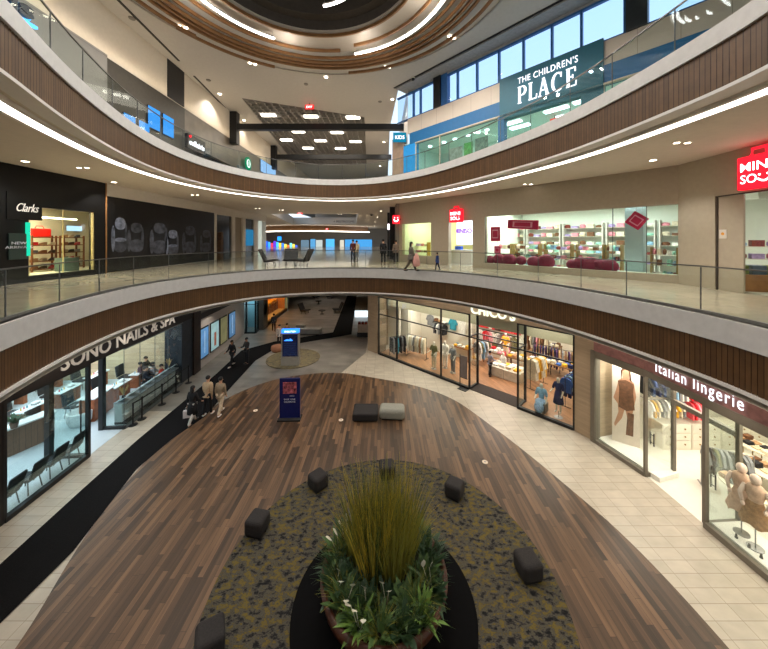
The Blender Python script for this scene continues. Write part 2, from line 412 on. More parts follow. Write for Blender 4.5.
def bar(r, a0, a1, lb):
    t = thing('pendant_light', lb, 'light', (0, 0, 0), group='ceiling light bars')
    arc(r, .1, .05, ZK - .52, a0, a1, 'diffuser', BARL, 20).parent = t
    h = arc(r - .02, .2, .07, ZK - .47, a0, a1, 'housing', WHITE, 20); h.parent = t
    for a in (a0 + 1, a1 - 1):
        m = MB(); x, y = RC[0] + (r + .08) * math.cos(R(a)), RC[1] + (r + .08) * math.sin(R(a)); m.tube([(x, y, ZK - .4), (x, y, ZK + .02)], .012, 6)
        m.build('cable', STEEL, t)
    return t
bar(5.3, 120, 168, 'left white light bar curving along the ceiling rings')
bar(6.15, 18, 76, 'right white light bar curving along the ceiling rings')
bar(2.3, 45, 80, 'short white light bar inside the dark ceiling dome')

# baffle grille in the roof beyond the ring
BAF = mat('dark_baffle', (150, 146, 140), .6)
GT = thing('ceiling_grille', 'dark open grid panel in the roof ceiling crossed by black beams', 'ceiling grille', (0, 0, 0))
def inpoly(x, y, P):
    c = False
    for i in range(len(P)):
        (x1, y1), (x2, y2) = P[i - 1], P[i]
        if (y1 > y) != (y2 > y) and x < (x2 - x1) * (y - y1) / (y2 - y1) + x1: c = not c
    return c
def clip_line(P, fixed, axis):
    xs = []
    for i in range(len(P)):
        a, b = P[i - 1], P[i]
        if (a[axis] > fixed) != (b[axis] > fixed):
            t = (fixed - a[axis]) / (b[axis] - a[axis]); xs.append(a[1 - axis] + t * (b[1 - axis] - a[1 - axis]))
    return sorted(xs)
m = MB(); y = 25
while y < 46:
    xs = clip_line(grille_poly, y, 1)
    if len(xs) == 2: m.box(xs[0], xs[1], y - .04, y + .04, ZK, ZK + .3)
    y += .6
x = -13
while x < -1.8:
    ys = clip_line(grille_poly, x, 0)
    if len(ys) == 2: m.box(x - .04, x + .04, ys[0], ys[1], ZK + .02, ZK + .28)
    x += .6
m.build('baffles', BAF, GT)
m = MB(); m.sheet(grille_poly, [], ZK + .9)
m.build('back_panel', mat('grille_back', (120, 116, 112), .8), GT)
m = MB()
for i in range(4):
    a, b = Vector(grille_poly[i]), Vector(grille_poly[(i + 1) % 4])
    m.quad((a.x, a.y, ZK - .03), (b.x, b.y, ZK - .03), (b.x, b.y, ZK + .9), (a.x, a.y, ZK + .9))
m.build('frame', BAF, GT)
GL = emis('grille_led', (255, 244, 226), 6)
k = 0
for (u, v) in [(268.5, 115.7), (310.8, 117), (353, 118), (298.5, 132.2), (337, 133), (286.5, 140.5), (320.5, 141.2), (355.5, 142), (308, 148.5), (340.5, 149)]:
    p = at(u, v, ZK - .06)
    o = MB().box(-.62, .62, -.22, .22, 0, .1).build('grille_light', GL, loc=p)
    row = ('front', 'front', 'front', 'second', 'second', 'third', 'third', 'third', 'rear', 'rear')[k]
    pos = ('left', 'middle', 'right', 'left', 'right', 'left', 'middle', 'right', 'left', 'right')[k]
    tag(o, '%s light of the %s row glowing in the dark ceiling grid' % (pos, row), 'light', 'lights in the ceiling grid'); k += 1
# black roof beams
for (yy, zz, lb) in ((27.4, 17.95, 'nearer black steel roof beam crossing below the ceiling grid'), (37.2, 17.95, 'farther black steel roof beam behind the nearer one')):
    t = thing('roof_beam', lb, 'beam', (0, yy, zz))
    MB().box(-13.4, 2.0 if yy < 30 else .9, -.22, .22, -.26, .26).build('beam', BLACK, t)
    m = MB(); m.box(-13.5, -12.9, -.3, .3, -1.5, 1.3); m.build('post', BLACK, t)

# third-floor walls
LW = mat('upper_wall_cream', (204, 194, 178), .7, noise=.03)
GREYPANEL = bricks('grey_wall_panel', ((126, 122, 116), (120, 116, 111)), 2.4, 1.25, 0, 0, .012, (92, 88, 84), .5, nsc=(1, 1, 1), nstr=.05, axis=(R(90), 0, R(90)))
struct(MB().box(-13.9, -13.5, -8, 100, 16.9, ZK).build('wall_left', LW))
struct(MB().box(-13.6, -13.3, -6, 14.9, Z3, 16.9).build('wall_left', GREYPANEL))
struct(MB().box(-13.8, -13.5, 14.9, 21.0, Z3, 16.9).build('wall_left', mat('dark_bronze', (70, 66, 60), .35, noise=.1)))
struct(MB().box(-13.8, -13.5, 21.0, 28.5, Z3 + 2.4, 16.9).build('wall_left', bricks('bronze_panel', ((112, 104, 92), (98, 90, 80)), 1.4, 4.2, 0, 0, .01, (70, 64, 58), .35, nsc=(1, 1, 1), nstr=.2, axis=(R(90), 0, R(90)))))
struct(MB().box(-13.8, -13.5, 28.5, 60, Z3 + 2.6, 16.9).build('wall_left', mat('grey_wall_plain', (128, 122, 114), .6, noise=.04)))
struct(MB().box(-13.55, -13.46, 19.3, 20.9, 16.95, ZK).build('trim_12', BLACK))
struct(MB().box(-17, 3, 99, 99.5, Z2, ZK + .3).build('wall_far', WHITE))
o = MB(); a, b = wr(-3.6), (1.3, 62); o.quad((a[0], a[1], Z3), (b[0], b[1], Z3), (b[0], b[1], ZK + .3), (a[0], a[1], ZK + .3)); struct(o.build('wall_right', WHITE))
m = MB(); m.box(-14, 1.4, 62, 62.4, Z3, ZK); struct(m.build('wall_far', mat('far_wall', (150, 142, 132), .7)))
# third-floor right wall: clerestory windows, beige panels, blue fascia
FR3 = Fr(wr(-3.6), wr(26), Z3)
BEIGEP = bricks('beige_panel', ((196, 184, 170), (190, 178, 164)), 1.35, 3, 0, 0, .01, (150, 140, 128), .55, nsc=(1, 1, 1), nstr=.04, axis=(R(90), 0, 0))
BLUE = mat('store_blue', (22, 96, 146), .5, noise=.05)
TEAL = mat('store_teal', (18, 92, 112), .5, noise=.06)
CW = Fr(wr(-3.6), wr(26), 0)
CW.build(MB().box(0, 29, 0, .3, 15.95, 17.05), 'wall_right', BEIGEP)['kind'] = 'structure'
CW.build(MB().box(.2, 29, -.03, .3, 15.1, 15.95), 'wall_right', BLUE)['kind'] = 'structure'
CW.build(MB().box(-.4, 29, -.9, .3, ZK - .12, ZK - .02), 'ceiling', mat('soffit_grey', (150, 150, 150), .6))['kind'] = 'structure'
CW.build(MB().box(-.5, 29, -1.0, -.9, ZK - .05, ZK + .02), 'trim_13', BLACK)['kind'] = 'structure'
CW.build(MB().box(0, 29, .05, .3, 19.0, ZK), 'trim_14', mat('soffit_grey', (150, 150, 150), .6))['kind'] = 'structure'
wn = CW.build(MB().box(-1.2, 29, .12, .14, 17.05, 19.05), 'window_1', glass_mat('sky_glass', (235, 245, 255), .05)); struct(wn)
m = MB()
MUL = mat('blue_mullion', (40, 92, 150), .4)
us = [413.5, 420.5, 444.5, 457.6, 477, 499, 523.5, 552, 581.5, 625]
for u in us:
    s_ = CW.u2s(u, .1); m.box(s_ - .05, s_ + .05, .04, .22, 17.05, 19.05)
m.box(-1.2, 29, .04, .22, 17.05, 17.13); m.box(-1.2, 29, .04, .22, 18.95, 19.05)
m.build('window_frame', MUL, wn)
s0, s1 = CW.u2s(434), CW.u2s(441)
CW.build(MB().box(s0, s1, -.1, .35, 17.05, 19.15), 'trim_15', BLACK)['kind'] = 'structure'
CW.build(MB().box(s1, CW.u2s(447), .0, .35, 17.05, 19.15), 'trim_16', MUL)['kind'] = 'structure'
s0 = CW.u2s(626)
CW.build(MB().box(s0, CW.u2s(648), -.1, .35, 17.05, 19.15), 'trim_17', mat('dark_slate', (34, 40, 44), .4))['kind'] = 'structure'
# sky behind the clerestory comes from the world
W = bpy.data.worlds.new('world'); S.world = W; W.use_nodes = True
bg = W.node_tree.nodes['Background']
tc = W.node_tree.nodes.new('ShaderNodeTexCoord'); sp = W.node_tree.nodes.new('ShaderNodeSeparateXYZ'); rp = W.node_tree.nodes.new('ShaderNodeValToRGB')
W.node_tree.links.new(tc.outputs['Generated'], sp.inputs[0]); W.node_tree.links.new(sp.outputs['Z'], rp.inputs[0]); W.node_tree.links.new(rp.outputs[0], bg.inputs[0])
rp.color_ramp.elements[0].color = lin((226, 238, 252)) + (1,); rp.color_ramp.elements[1].color = lin((172, 208, 246)) + (1,)
rp.color_ramp.elements[1].position = .75
bg.inputs[1].default_value = .95
# rear closure behind the camera
struct(MB().box(-36, 20, -8.3, -8, 0, ZK + 3).build('wall_back', WHITE))
# ================================================================= reusable builders
def fit_text(name, body, h, length, loc, rz, m, parent=None, ext=.02, bold=0., shear=0., spread=0.):
    """letters of cap height h stretched to a given length"""
    sz = h / .73
    q = text(name, body, sz, loc, rz, m, parent, ext, bold * sz, 'LEFT', 1 + spread, 1, shear)
    xs = [v.co.x for v in q.data.vertices]; a, b = min(xs), max(xs)
    for v in q.data.vertices: v.co.x = (v.co.x - a) * length / (b - a)
    return q

def skin(name, V, E, m, parent, sub=1):
    me = bpy.data.meshes.new(name); me.from_pydata([v[:3] for v in V], E, [])
    me.materials.append(m)
    o = bpy.data.objects.new(name, me); COL.objects.link(o); o.parent = parent
    o.modifiers.new('skin', 'SKIN').use_smooth_shade = True
    for i, v in enumerate(V):
        sv = me.skin_vertices[0].data[i]; sv.radius = (v[3], v[3]); sv.use_root = (i == 0)
    s_ = o.modifiers.new('sub', 'SUBSURF'); s_.levels = sub; s_.render_levels = sub
    return o

SKINS = [mat('skin_light', (206, 160, 132), .55), mat('skin_tan', (170, 120, 92), .55)]
HAIR = mat('dark_hair', (26, 20, 18), .6, noise=.3, scale=40)
MANNE = mat('mannequin_white', (226, 220, 208), .45, noise=.02)

def joints(k=1., legs=((0, 0), (0, 0)), arms=((0, .15), (0, .15)), lean=0., spread=.1):
    J = {}
    J['pelvis'] = Vector((0, 0, .95))
    def up(x, y, z): return Vector((x, y + (z - .95) * lean, z))
    J['waist'] = up(0, 0, 1.1); J['chest'] = up(0, 0, 1.28); J['neck'] = up(0, .0, 1.46); J['h0'] = up(0, .02, 1.555); J['h1'] = up(0, .03, 1.63); J['h2'] = up(0, .02, 1.70)
    for i, sx in enumerate((-1, 1)):
        hp = Vector((sx * .09, 0, .9)); a, b = legs[i]
        kn = hp + .43 * Vector((sx * .03, math.sin(a), -math.cos(a))); an = kn + .41 * Vector((0, math.sin(a - b), -math.cos(a - b)))
        J['hip%d' % i], J['knee%d' % i], J['ank%d' % i], J['toe%d' % i] = hp, kn, an, an + Vector((sx * .02, .15, -.03))
        a, f = arms[i]; sh = up(sx * .175, 0, 1.39)
        el = sh + .29 * Vector((sx * spread, math.sin(a), -math.cos(a))); wr_ = el + .25 * Vector((-sx * .05, math.sin(a + f), -math.cos(a + f)))
        hd = wr_ + .08 * Vector((0, math.sin(a + f), -math.cos(a + f)))
        J['sh%d' % i], J['el%d' % i], J['wr%d' % i], J['hd%d' % i] = sh, el, wr_, hd
        d = Vector((0, math.sin(a + f + .3), -math.cos(a + f + .3)))
        for q in range(4): J['f%d%d' % (i, q)] = hd + d * (.075, .088, .082, .066)[q] + Vector((0, (q - 1.5) * .02, .0)) + Vector((0, 0, (q - 1.5) * .006))
        J['f%d4' % i] = wr_ + (hd - wr_) * .5 + Vector((-sx * .012, .05, -.025))
    dz = min(J['ank0'].z, J['ank1'].z) - .07
    for v in J.values(): v.z -= dz
    return {n: v * k for n, v in J.items()}

def figure(root, J, k, skinm, top=None, bottom=None, coat=0, hair='short', shoes=None, fingers=True, skirt=None, face=True, sleeves=True):
    def V(*ns): return [(J[n].x, J[n].y, J[n].z, r * k) for n, r in ns]
    L = [('pelvis', .1), ('waist', .1), ('chest', .12), ('neck', .055), ('h0', .078), ('h1', .092), ('h2', .055)]
    E = [(0, 1), (1, 2), (2, 3), (3, 4), (4, 5), (5, 6)]
    for i in (0, 1):
        b = len(L); L += [('sh%d' % i, .058), ('el%d' % i, .042), ('wr%d' % i, .027), ('hd%d' % i, .03)]
        E += [(2, b), (b, b + 1), (b + 1, b + 2), (b + 2, b + 3)]
        if fingers:
            for q in range(5): L.append(('f%d%d' % (i, q), .009)); E.append((b + (3 if q < 4 else 2), len(L) - 1))
        b = len(L); L += [('hip%d' % i, .08), ('knee%d' % i, .055), ('ank%d' % i, .04), ('toe%d' % i, .034)]
        E += [(0, b), (b, b + 1), (b + 1, b + 2), (b + 2, b + 3)]
    skin('body', V(*L), E, skinm, root)
    if top:
        L = [('pelvis', .135), ('waist', .135), ('chest', .15), ('neck', .07)]; E = [(0, 1), (1, 2), (2, 3)]
        for i in (0, 1):
            b = len(L); L += [('sh%d' % i, .08), ('el%d' % i, .06)]; E += [(2, b), (b, b + 1)]
            if sleeves: L.append(('wr%d' % i, .045)); E.append((b + 1, b + 2))
        vs = V(*L)
        vs.append((0, 0, J['pelvis'].z - .09 * k, .155 * k)); E.append((0, len(vs) - 1))
        if coat:
            p = J['pelvis']; m = MB(); m.lathe([(.15 * k, .1 * k), (.2 * k, -.02 * k), (.235 * k, -.16 * k), (.25 * k, -(coat + .02) * k), (.22 * k, -(coat + .02) * k)], 20, p, 1, .78); m.build('coat_skirt', top, root, smooth=True)
        skin('jacket' if coat or sleeves else 'top', vs, E, top, root)
    if bottom:
        L = [('pelvis', .12)]; E = []
        for i in (0, 1):
            b = len(L); L += [('hip%d' % i, .1), ('knee%d' % i, .076), ('ank%d' % i, .06)]; E += [(0, b), (b, b + 1), (b + 1, b + 2)]
        skin('trousers', V(*L), E, bottom, root)
    if skirt:
        p = J['pelvis']; m = MB(); m.lathe([(.13 * k, .12 * k), (.17 * k, 0), (.2 * k, -.2 * k), (.24 * k, -.48 * k)], 18, p); m.build('skirt', skirt, root, smooth=True)
    if shoes:
        for i in (0, 1):
            a, t = J['ank%d' % i], J['toe%d' % i]; c = (a + t) / 2
            MB().ball((c.x, c.y + .01 * k, max(c.z - .02 * k, .042)), (.05 * k, .135 * k, .042)).build('shoe', shoes, root, smooth=True)
    c = J['h1']
    if hair:
        m = MB(); m.ball((c.x, c.y - .02 * k, c.z + .03 * k), (.098 * k, .105 * k, .092 * k))
        if hair == 'long': m.ball((c.x, c.y - .06 * k, c.z - .1 * k), (.1 * k, .06 * k, .16 * k))
        m.build('hair', HAIR, root, smooth=True)
    if face:
        m = MB()
        for sx in (-1, 1): m.ball((c.x + sx * .032 * k, c.y + .083 * k, c.z + .0), .011 * k, 8, 6)
        m.build('eyes', BLACK, root, smooth=True)
        m = MB(); m.add([(c.x - .014 * k, c.y + .085 * k, c.z - .04 * k), (c.x + .014 * k, c.y + .085 * k, c.z - .04 * k), (c.x, c.y + .118 * k, c.z - .036 * k), (c.x, c.y + .088 * k, c.z + .01 * k)], [(0, 1, 2), (0, 2, 3), (1, 3, 2), (0, 3, 1)])
        m.ball((c.x - .088 * k, c.y, c.z - .01 * k), (.012 * k, .024 * k, .034 * k), 8, 6); m.ball((c.x + .088 * k, c.y, c.z - .01 * k), (.012 * k, .024 * k, .034 * k), 8, 6)
        m.build('nose_and_ears', skinm, root, smooth=True)
        MB().ball((c.x, c.y + .083 * k, c.z - .06 * k), (.024 * k, .01 * k, .006 * k), 8, 6).build('mouth', mat('lips', (150, 80, 76), .5), root, smooth=True)

def person(label, loc, rz, h, legs, arms, top, bottom, coat=0, hair='short', shoes=None, lean=0., sk=0, skirt=None, group=None, spread=.1, fingers=True, sleeves=True):
    k = h / 1.75
    t = thing('person', label, 'person', loc, rz, group)
    J = joints(k, legs, arms, lean, spread)
    figure(t, J, k, SKINS[sk], top, bottom, coat, hair, shoes or CHAR, fingers, skirt, True, sleeves)
    return t, J
WALK = ((.32, .05), (-.28, .25)); STAND = ((.03, .02), (-.03, .02)); SIT = ((1.45, 1.4), (1.42, 1.42))

def mannequin(label, loc, rz, h, top=None, bottom=None, skirt=None, sit=False, base=True, group=None, hair=None, sleeves=False, stand_h=0):
    k = h / 1.75; t = thing('mannequin', label, 'mannequin', loc, rz, group)
    J = joints(k, SIT if sit else STAND, ((.1, .5), (.25, 1.1)), 0, .2)
    for v in J.values(): v.z += stand_h
    figure(t, J, k, MANNE, top, bottom, 0, hair, None, False, skirt, False, sleeves)
    if base:
        m = MB(); m.cyl((0, 0, 0), .18, .02, 20)
        if stand_h: m.tube([(0, 0, .01), (0, 0, stand_h + .1)], .014, 8)
        m.build('stand', STEEL, t)
    return t

# ---- garments on hangers: outline hung from z = 0
OUT = {'shirt': [(-.02, -.02), (-.2, -.08), (-.34, -.36), (-.25, -.42), (-.2, -.3), (-.22, -.72), (.22, -.72), (.2, -.3), (.25, -.42), (.34, -.36), (.2, -.08), (.02, -.02)],
       'coat': [(-.02, -.02), (-.21, -.08), (-.33, -.62), (-.25, -.66), (-.2, -.34), (-.25, -1.1), (.25, -1.1), (.2, -.34), (.25, -.66), (.33, -.62), (.21, -.08), (.02, -.02)],
       'dress': [(-.02, -.02), (-.17, -.06), (-.2, -.2), (-.15, -.42), (-.27, -1.15), (.27, -1.15), (.15, -.42), (.2, -.2), (.17, -.06), (.02, -.02)],
       'trousers': [(-.17, -.04), (-.19, -.3), (-.18, -1.0), (-.03, -1.0), (0, -.4), (.03, -1.0), (.18, -1.0), (.19, -.3), (.17, -.04)],
       'bra': [(-.16, -.02), (-.17, -.16), (-.1, -.26), (0, -.2), (.1, -.26), (.17, -.16), (.16, -.02), (.09, -.12), (-.09, -.12)]}
GM = {}
def garment(kind, color, cname, loc, rz, label, group, sc=1.):
    key = (kind, cname)
    if key not in GM:
        m = MB(); o = OUT[kind]; m.prismy(o, -.035, .035)
        me = m.mesh(kind, mat('fabric_' + cname, color, .85, noise=.18, scale=14)); GM[key] = me
    o = bpy.data.objects.new(kind, GM[key]); COL.objects.link(o); o.location = loc; o.rotation_euler = (0, 0, rz); o.scale = (sc, sc, sc)
    return tag(o, label, 'clothes', group)
FC = {'white': (232, 228, 220), 'cream': (220, 206, 180), 'grey': (128, 128, 130), 'black': (30, 30, 34), 'navy': (34, 42, 84), 'blue': (58, 96, 168), 'teal': (46, 140, 160), 'sky': (140, 180, 210),
      'yellow': (226, 172, 48), 'mustard': (190, 138, 40), 'red': (206, 26, 40), 'coral': (220, 84, 92), 'pink': (222, 150, 160), 'plum': (70, 44, 84), 'olive': (110, 108, 70), 'brown': (112, 74, 48), 'tan': (176, 136, 98), 'green': (60, 120, 84), 'denim': (40, 62, 110), 'beige': (200, 180, 150)}
def rack(label, loc, rz, length, h=1.4, name='clothes_rack', mt=None):
    t = thing(name, label, 'clothes rack', loc, rz); mt = mt or BLACK
    m = MB(); m.tube([(-length / 2, 0, h), (length / 2, 0, h)], .016, 8); m.build('rail', mt, t)
    for sx in (-1, 1):
        m = MB(); m.tube([(sx * length / 2, 0, .02), (sx * length / 2, 0, h)], .016, 8); m.box(sx * length / 2 - .02, sx * length / 2 + .02, -.25, .25, 0, .03); m.build('leg', mt, t)
    return t
def hang(where, loc, rz, length, z, n, kinds, cols, group, face=False, sc=1.):
    """n garments along a rail centred at loc, local x along the rail"""
    e = Vector((math.cos(rz), math.sin(rz), 0))
    for i in range(n):
        c = cols[i % len(cols)]; k = kinds[i % len(kinds)]
        p = Vector(loc) + e * (length * ((i + .5) / n - .5)); p.z = loc[2] + z
        garment(k, FC[c], c, p, rz + (0 if face else R(90) + random.uniform(-.12, .12)), '%s %s on %s, %s from its left end' % (c, k, where, nth(i)), group, sc)

def folded(where, loc, rz, nx, ny, w, d, cols, group, hts=(2, 4)):
    """stacks of folded clothes on a table top"""
    for i in range(nx):
        for j in range(ny):
            c = cols[(i * ny + j * 2 + i) % len(cols)]; x = (i - (nx - 1) / 2) * w; y = (j - (ny - 1) / 2) * d
            p = Vector(loc) + Matrix.Rotation(rz, 3, 'Z') @ Vector((x, y, 0)); m = MB(); n = random.randint(*hts)
            for q in range(n): m.obox((random.uniform(-.01, .01), random.uniform(-.01, .01), .025 + q * .05), (w * .72, d * .78, .044), random.uniform(-.06, .06))
            tag(m.build('folded_clothes', mat('fabric_' + c, FC[c], .85, noise=.18, scale=14), loc=p, rz=rz, bevel=.012),
                'folded stack of %s tops on %s, %s along, %s row' % (c, where, nth(i), ('front', 'rear', 'third')[j]), 'clothes', group)

def table(label, loc, rz, w, d, h, mt, name='display_table', cat='table', legm=None):
    t = thing(name, label, cat, loc, rz)
    MB().box(-w / 2, w / 2, -d / 2, d / 2, h - .05, h).build('tabletop', mt, t, bevel=.008)
    for sx in (-1, 1):
        for sy in (-1, 1): MB().box(sx * (w / 2 - .06) - .025, sx * (w / 2 - .06) + .025, sy * (d / 2 - .06) - .025, sy * (d / 2 - .06) + .025, 0, h - .05).build('leg', legm or mt, t)
    return t

def front(fr, spans, z0, z1, n, mt, transoms=(), gl=None, fw=.06, n0=0, base=.12, fd=.06):
    """a run of glazing in a shop front: one glass sheet with a frame of posts and rails"""
    gl = gl or GLASS; a, b = spans[0], spans[-1]
    w = struct(fr.build(MB().box(a, b, n0 - .006, n0 + .006, z0, z1), 'window_%d' % n, gl))
    m = MB()
    for s_ in spans: m.box(s_ - fw / 2, s_ + fw / 2, n0 - fd, n0 + fd, z0, z1)
    for z in transoms: m.box(a, b, n0 - .04, n0 + .04, z - .03, z + .03)
    m.box(a, b, n0 - .06, n0 + .06, z1 - .06, z1)
    m.build('window_frame', mt, w)
    m = MB(); m.box(a, b, n0 - .08, n0 + .08, 0, base); m.build('window_sill', mt, w)
    return w

# ================================================================= CHICO'S, the lit clothes shop on the right
CH = Fr((-.45, 21.85), (8.0, 13.05))
TRAV = bricks('travertine', ((170, 148, 122), (158, 138, 114)), 1.4, .5, 0, .5, .003, (140, 122, 100), .5, nsc=(1, 9, 1), nstr=.12, axis=(R(90), 0, 0))
SHOPW = mat('shop_wall', (228, 222, 208), .7, noise=.02)
DKWOOD = mat('entrance_mat', (58, 50, 46), .9, noise=.2, scale=30)
def st(fr, m, name, mt): return struct(fr.build(m, name, mt))
st(CH, MB().box(-1.0, .0, -.05, .8, 0, ZS1), 'wall_right', TRAV)
st(CH, MB().box(-1.0, -.8, .8, 26, 0, ZS1), 'wall_right', TRAV)
st(CH, MB().box(0, CH.len, -.03, .25, 4.05, ZS1), 'wall_right', TRAV)
struct(MB().prism([(7.97, 13.05), (8.36, 12.28), (9.4, 12.55), (10.2, 14.6), (8.6, 13.6)], 0, ZS1).build('wall_right', TRAV))
su = CH.u2s
a1, a2, b1, b2 = su(469.5), su(478, .8), su(518), su(527, .8)
front(CH, [su(378.8), su(397), su(441), a1], .02, 4.05, 2, BLACK, (2.82,))
front(CH, [b1, su(574)], .02, 4.05, 3, BLACK, (2.82,))
for k, s_ in ((4, a1), (5, b1)):
    w = struct(CH.build(MB().box(s_ - .006, s_ + .006, 0, .85, .02, 4.05), 'window_%d' % k, GLASS))
    m = MB()
    for y in (.85,): m.box(s_ - .05, s_ + .05, y - .05, y + .05, 0, 4.05)
    m.box(s_ - .04, s_ + .04, 0, .85, 0, .12); m.box(s_ - .03, s_ + .03, 0, .85, 2.79, 2.85); m.build('window_frame', BLACK, w)
m = MB(); m.box(a1, b1, -.03, .03, 2.79, 2.84); m.box(a1, b1, .82, .88, 2.79, 2.84); st(CH, m, 'trim_18', BLACK)
st(CH, MB().box(a1, b1, 0, 1.0, .0, .02), 'floor', DKWOOD)
st(CH, MB().prism([(0, .05), (CH.len, .05), (17, 9), (-.8, 9)], -.01, .012), 'floor', SHOPWOOD)
st(CH, MB().box(-.8, 18, 9, 9.2, 0, 4.3), 'wall_right', SHOPW)
st(CH, MB().box(0, 18, .3, 9.2, 4.3, 4.4), 'ceiling', SHOPW)
st(CH, MB().box(-.8, .4, 1.8, 1.95, 0, 4.05), 'wall_right', SHOPW)
st(CH, MB().box(.1, .95, 2.2, 2.3, 0, 4.05), 'wall_right', SHOPW)
st(CH, MB().box(0.95, 1.05, 2.3, 9, 0, 4.05), 'wall_right', SHOPW)
BULK = mat('bulkhead_sage', (178, 172, 148), .7, noise=.02)
st(CH, MB().box(0, CH.len, 1.0, 1.1, 3.25, 4.2), 'trim_19', BULK)
st(CH, MB().box(5.2, 5.35, 3.4, 3.5, 0, 4.0), 'wall_right', SHOPW)
# sign
t = thing('shop_sign', 'pale raised CHICO\'S letters over the clothes shop entrance, tops hidden by the balcony', 'sign', CH.P(0, 0))
p = CH.P(su(472), -.1, 4.14); t.location = p
fit_text('letters', "CHICO'S", .46, su(516) - su(472), (0, 0, 0), CH.rz, emis('sign_cream', (226, 232, 200), 1.1), t, .04, .02, spread=.05)
# entrance sign holder
p = at(463, 389.5, 0); t = thing('sign_stand', 'slim black floor stand holding a grey notice left of the clothes shop entrance', 'sign stand', p, CH.rz)
MB().box(-.25, .25, -.16, .16, 0, .03).build('base', BLACK, t, bevel=.01)
m = MB(); m.box(-.2, -.17, -.015, .015, .03, 1.85); m.box(-.17, .28, -.015, .015, .62, .65); m.build('post', BLACK, t)
MB().box(-.17, .26, -.012, .012, .66, 1.8).build('notice', mat('notice_grey', (120, 110, 106), .5), t)
# mannequins
def face(fr, extra=0): return fr.rz + R(180) + extra   # figures face +y, turn them towards the mall
fm = lambda c: mat('fabric_' + c, FC[c], .85, noise=.18, scale=14)
mannequin('pale mannequin in olive top and cream trousers in the left window of the clothes shop', at(434, 369, 0), face(CH), 1.76, fm('olive'), fm('cream'))
mannequin('white mannequin in a white outfit behind the middle post of the clothes shop window', at(445, 368, 0), face(CH, .2), 1.76, fm('white'), fm('white'))
mannequin('mannequin in a grey outfit beside the white one in the clothes shop window', at(453, 373, 0), face(CH, -.2), 1.76, fm('grey'), fm('grey'))
t = mannequin('seated mannequin in a blue and white dress in the right window of the clothes shop', at(541.5, 411, 0), face(CH, .1), 1.7, fm('sky'), None, None, True, False, hair=None)
skm = mat('fabric_blue_print', (150, 180, 220), .85, noise=.5, scale=22)
m = MB(); m.ball((0, .2, .53), (.22, .32, .11), 16, 10); m.ball((0, .45, .36), (.21, .12, .26), 16, 10); m.build('skirt', skm, t, smooth=True)
tag(MB().box(-.22, .22, -.2, .25, 0, .42).build('display_cube', mat('cube_grey', (120, 116, 108), .6), loc=at(541.5, 411, 0), rz=CH.rz, bevel=.01), 'grey display cube under the seated mannequin', 'display cube')
mannequin('tall mannequin in a dark navy dress in the right window of the clothes shop', at(558.5, 417.5, 0), face(CH, -.15), 1.62, fm('navy'), None, fm('navy'), stand_h=.22)
mannequin('yellow topped mannequin standing on a white cube inside the clothes shop', at(509, 371, .0) + Vector((0, .5, .5)), face(CH), 1.72, fm('yellow'), fm('cream'))
mannequin('white seated mannequin left of the yellow topped one inside the clothes shop', at(503.5, 374, 0), face(CH, -.5), 1.7, fm('white'), fm('cream'), None, True, False)
tag(MB().box(-.25, .25, -.25, .2, 0, .43).build('display_cube', WHITE, loc=at(503.5, 374, 0), rz=CH.rz, bevel=.01), 'white cube seat under the seated white mannequin', 'display cube')
p = at(511, 383, 0); t = thing('display_cube', 'large white panelled display cube just inside the clothes shop entrance', 'display cube', p + Vector((.2, .9, 0)), CH.rz)
MB().box(-.95, .95, -.6, .6, 0, .55).build('box', mat('cube_white', (214, 206, 190), .6), t, bevel=.02)
MB().box(-.005, .005, -.605, -.6, .02, .53).build('seam', CHAR, t)
folded('the white display cube', p + Vector((.2, .9, .55)), CH.rz, 4, 2, .42, .5, ['white', 'yellow', 'cream', 'white'], 'folded clothes on the white cube', (1, 3))
# shopper
person('small shopper in a striped grey top inside the clothes shop doorway', at(490, 376, 0), R(-70), 1.5, ((.2, .1), (-.15, .1)), ((.2, .9), (.5, .8)), mat('striped_top', (150, 150, 165), .8, noise=.4, scale=30), fm('black'), 0, 'short', CHAR, fingers=True)
# racks
p = at(417, 357, 0)
rack('black rack of pale coats in the left window of the clothes shop', p, CH.rz + .15, 1.5, 1.45)
hang('the window coat rack', p, CH.rz + .15, 1.4, 1.42, 9, ['coat'], ['white', 'cream', 'white', 'grey', 'cream', 'white', 'tan'], 'coats on the window coat rack', sc=.95)
p = at(397.5, 355.5, 0)
rack('black rack of dark trousers at the left end of the clothes shop', p, CH.rz + R(70), 1.2, 1.35)
hang('the far left trouser rack', p, CH.rz + R(70), 1.1, 1.32, 8, ['trousers', 'coat'], ['black', 'grey', 'black', 'teal', 'black'], 'trousers on the far left rack')
def wallrow(fr, y, s0, s1, z, n, kinds, cols, where, group, sc=1.):
    hang(where, fr.P((s0 + s1) / 2, y, 0), fr.rz, s1 - s0, z, n, kinds, cols, group, True, sc)
def shelf(fr, label, s0, s1, y, z, d=.4, mt=None):
    return tag(fr_box(fr, s0, s1, y, d, z, mt or mat('shelf_wood', (126, 92, 62), .5, noise=.15)), label, 'shelf')
def fr_box(fr, s0, s1, y, d, z, mt):
    return MB().box(-(s1 - s0) / 2, (s1 - s0) / 2, 0, d, -.04, 0).build('wall_shelf', mt, loc=fr.P((s0 + s1) / 2, y, z), rz=fr.rz)
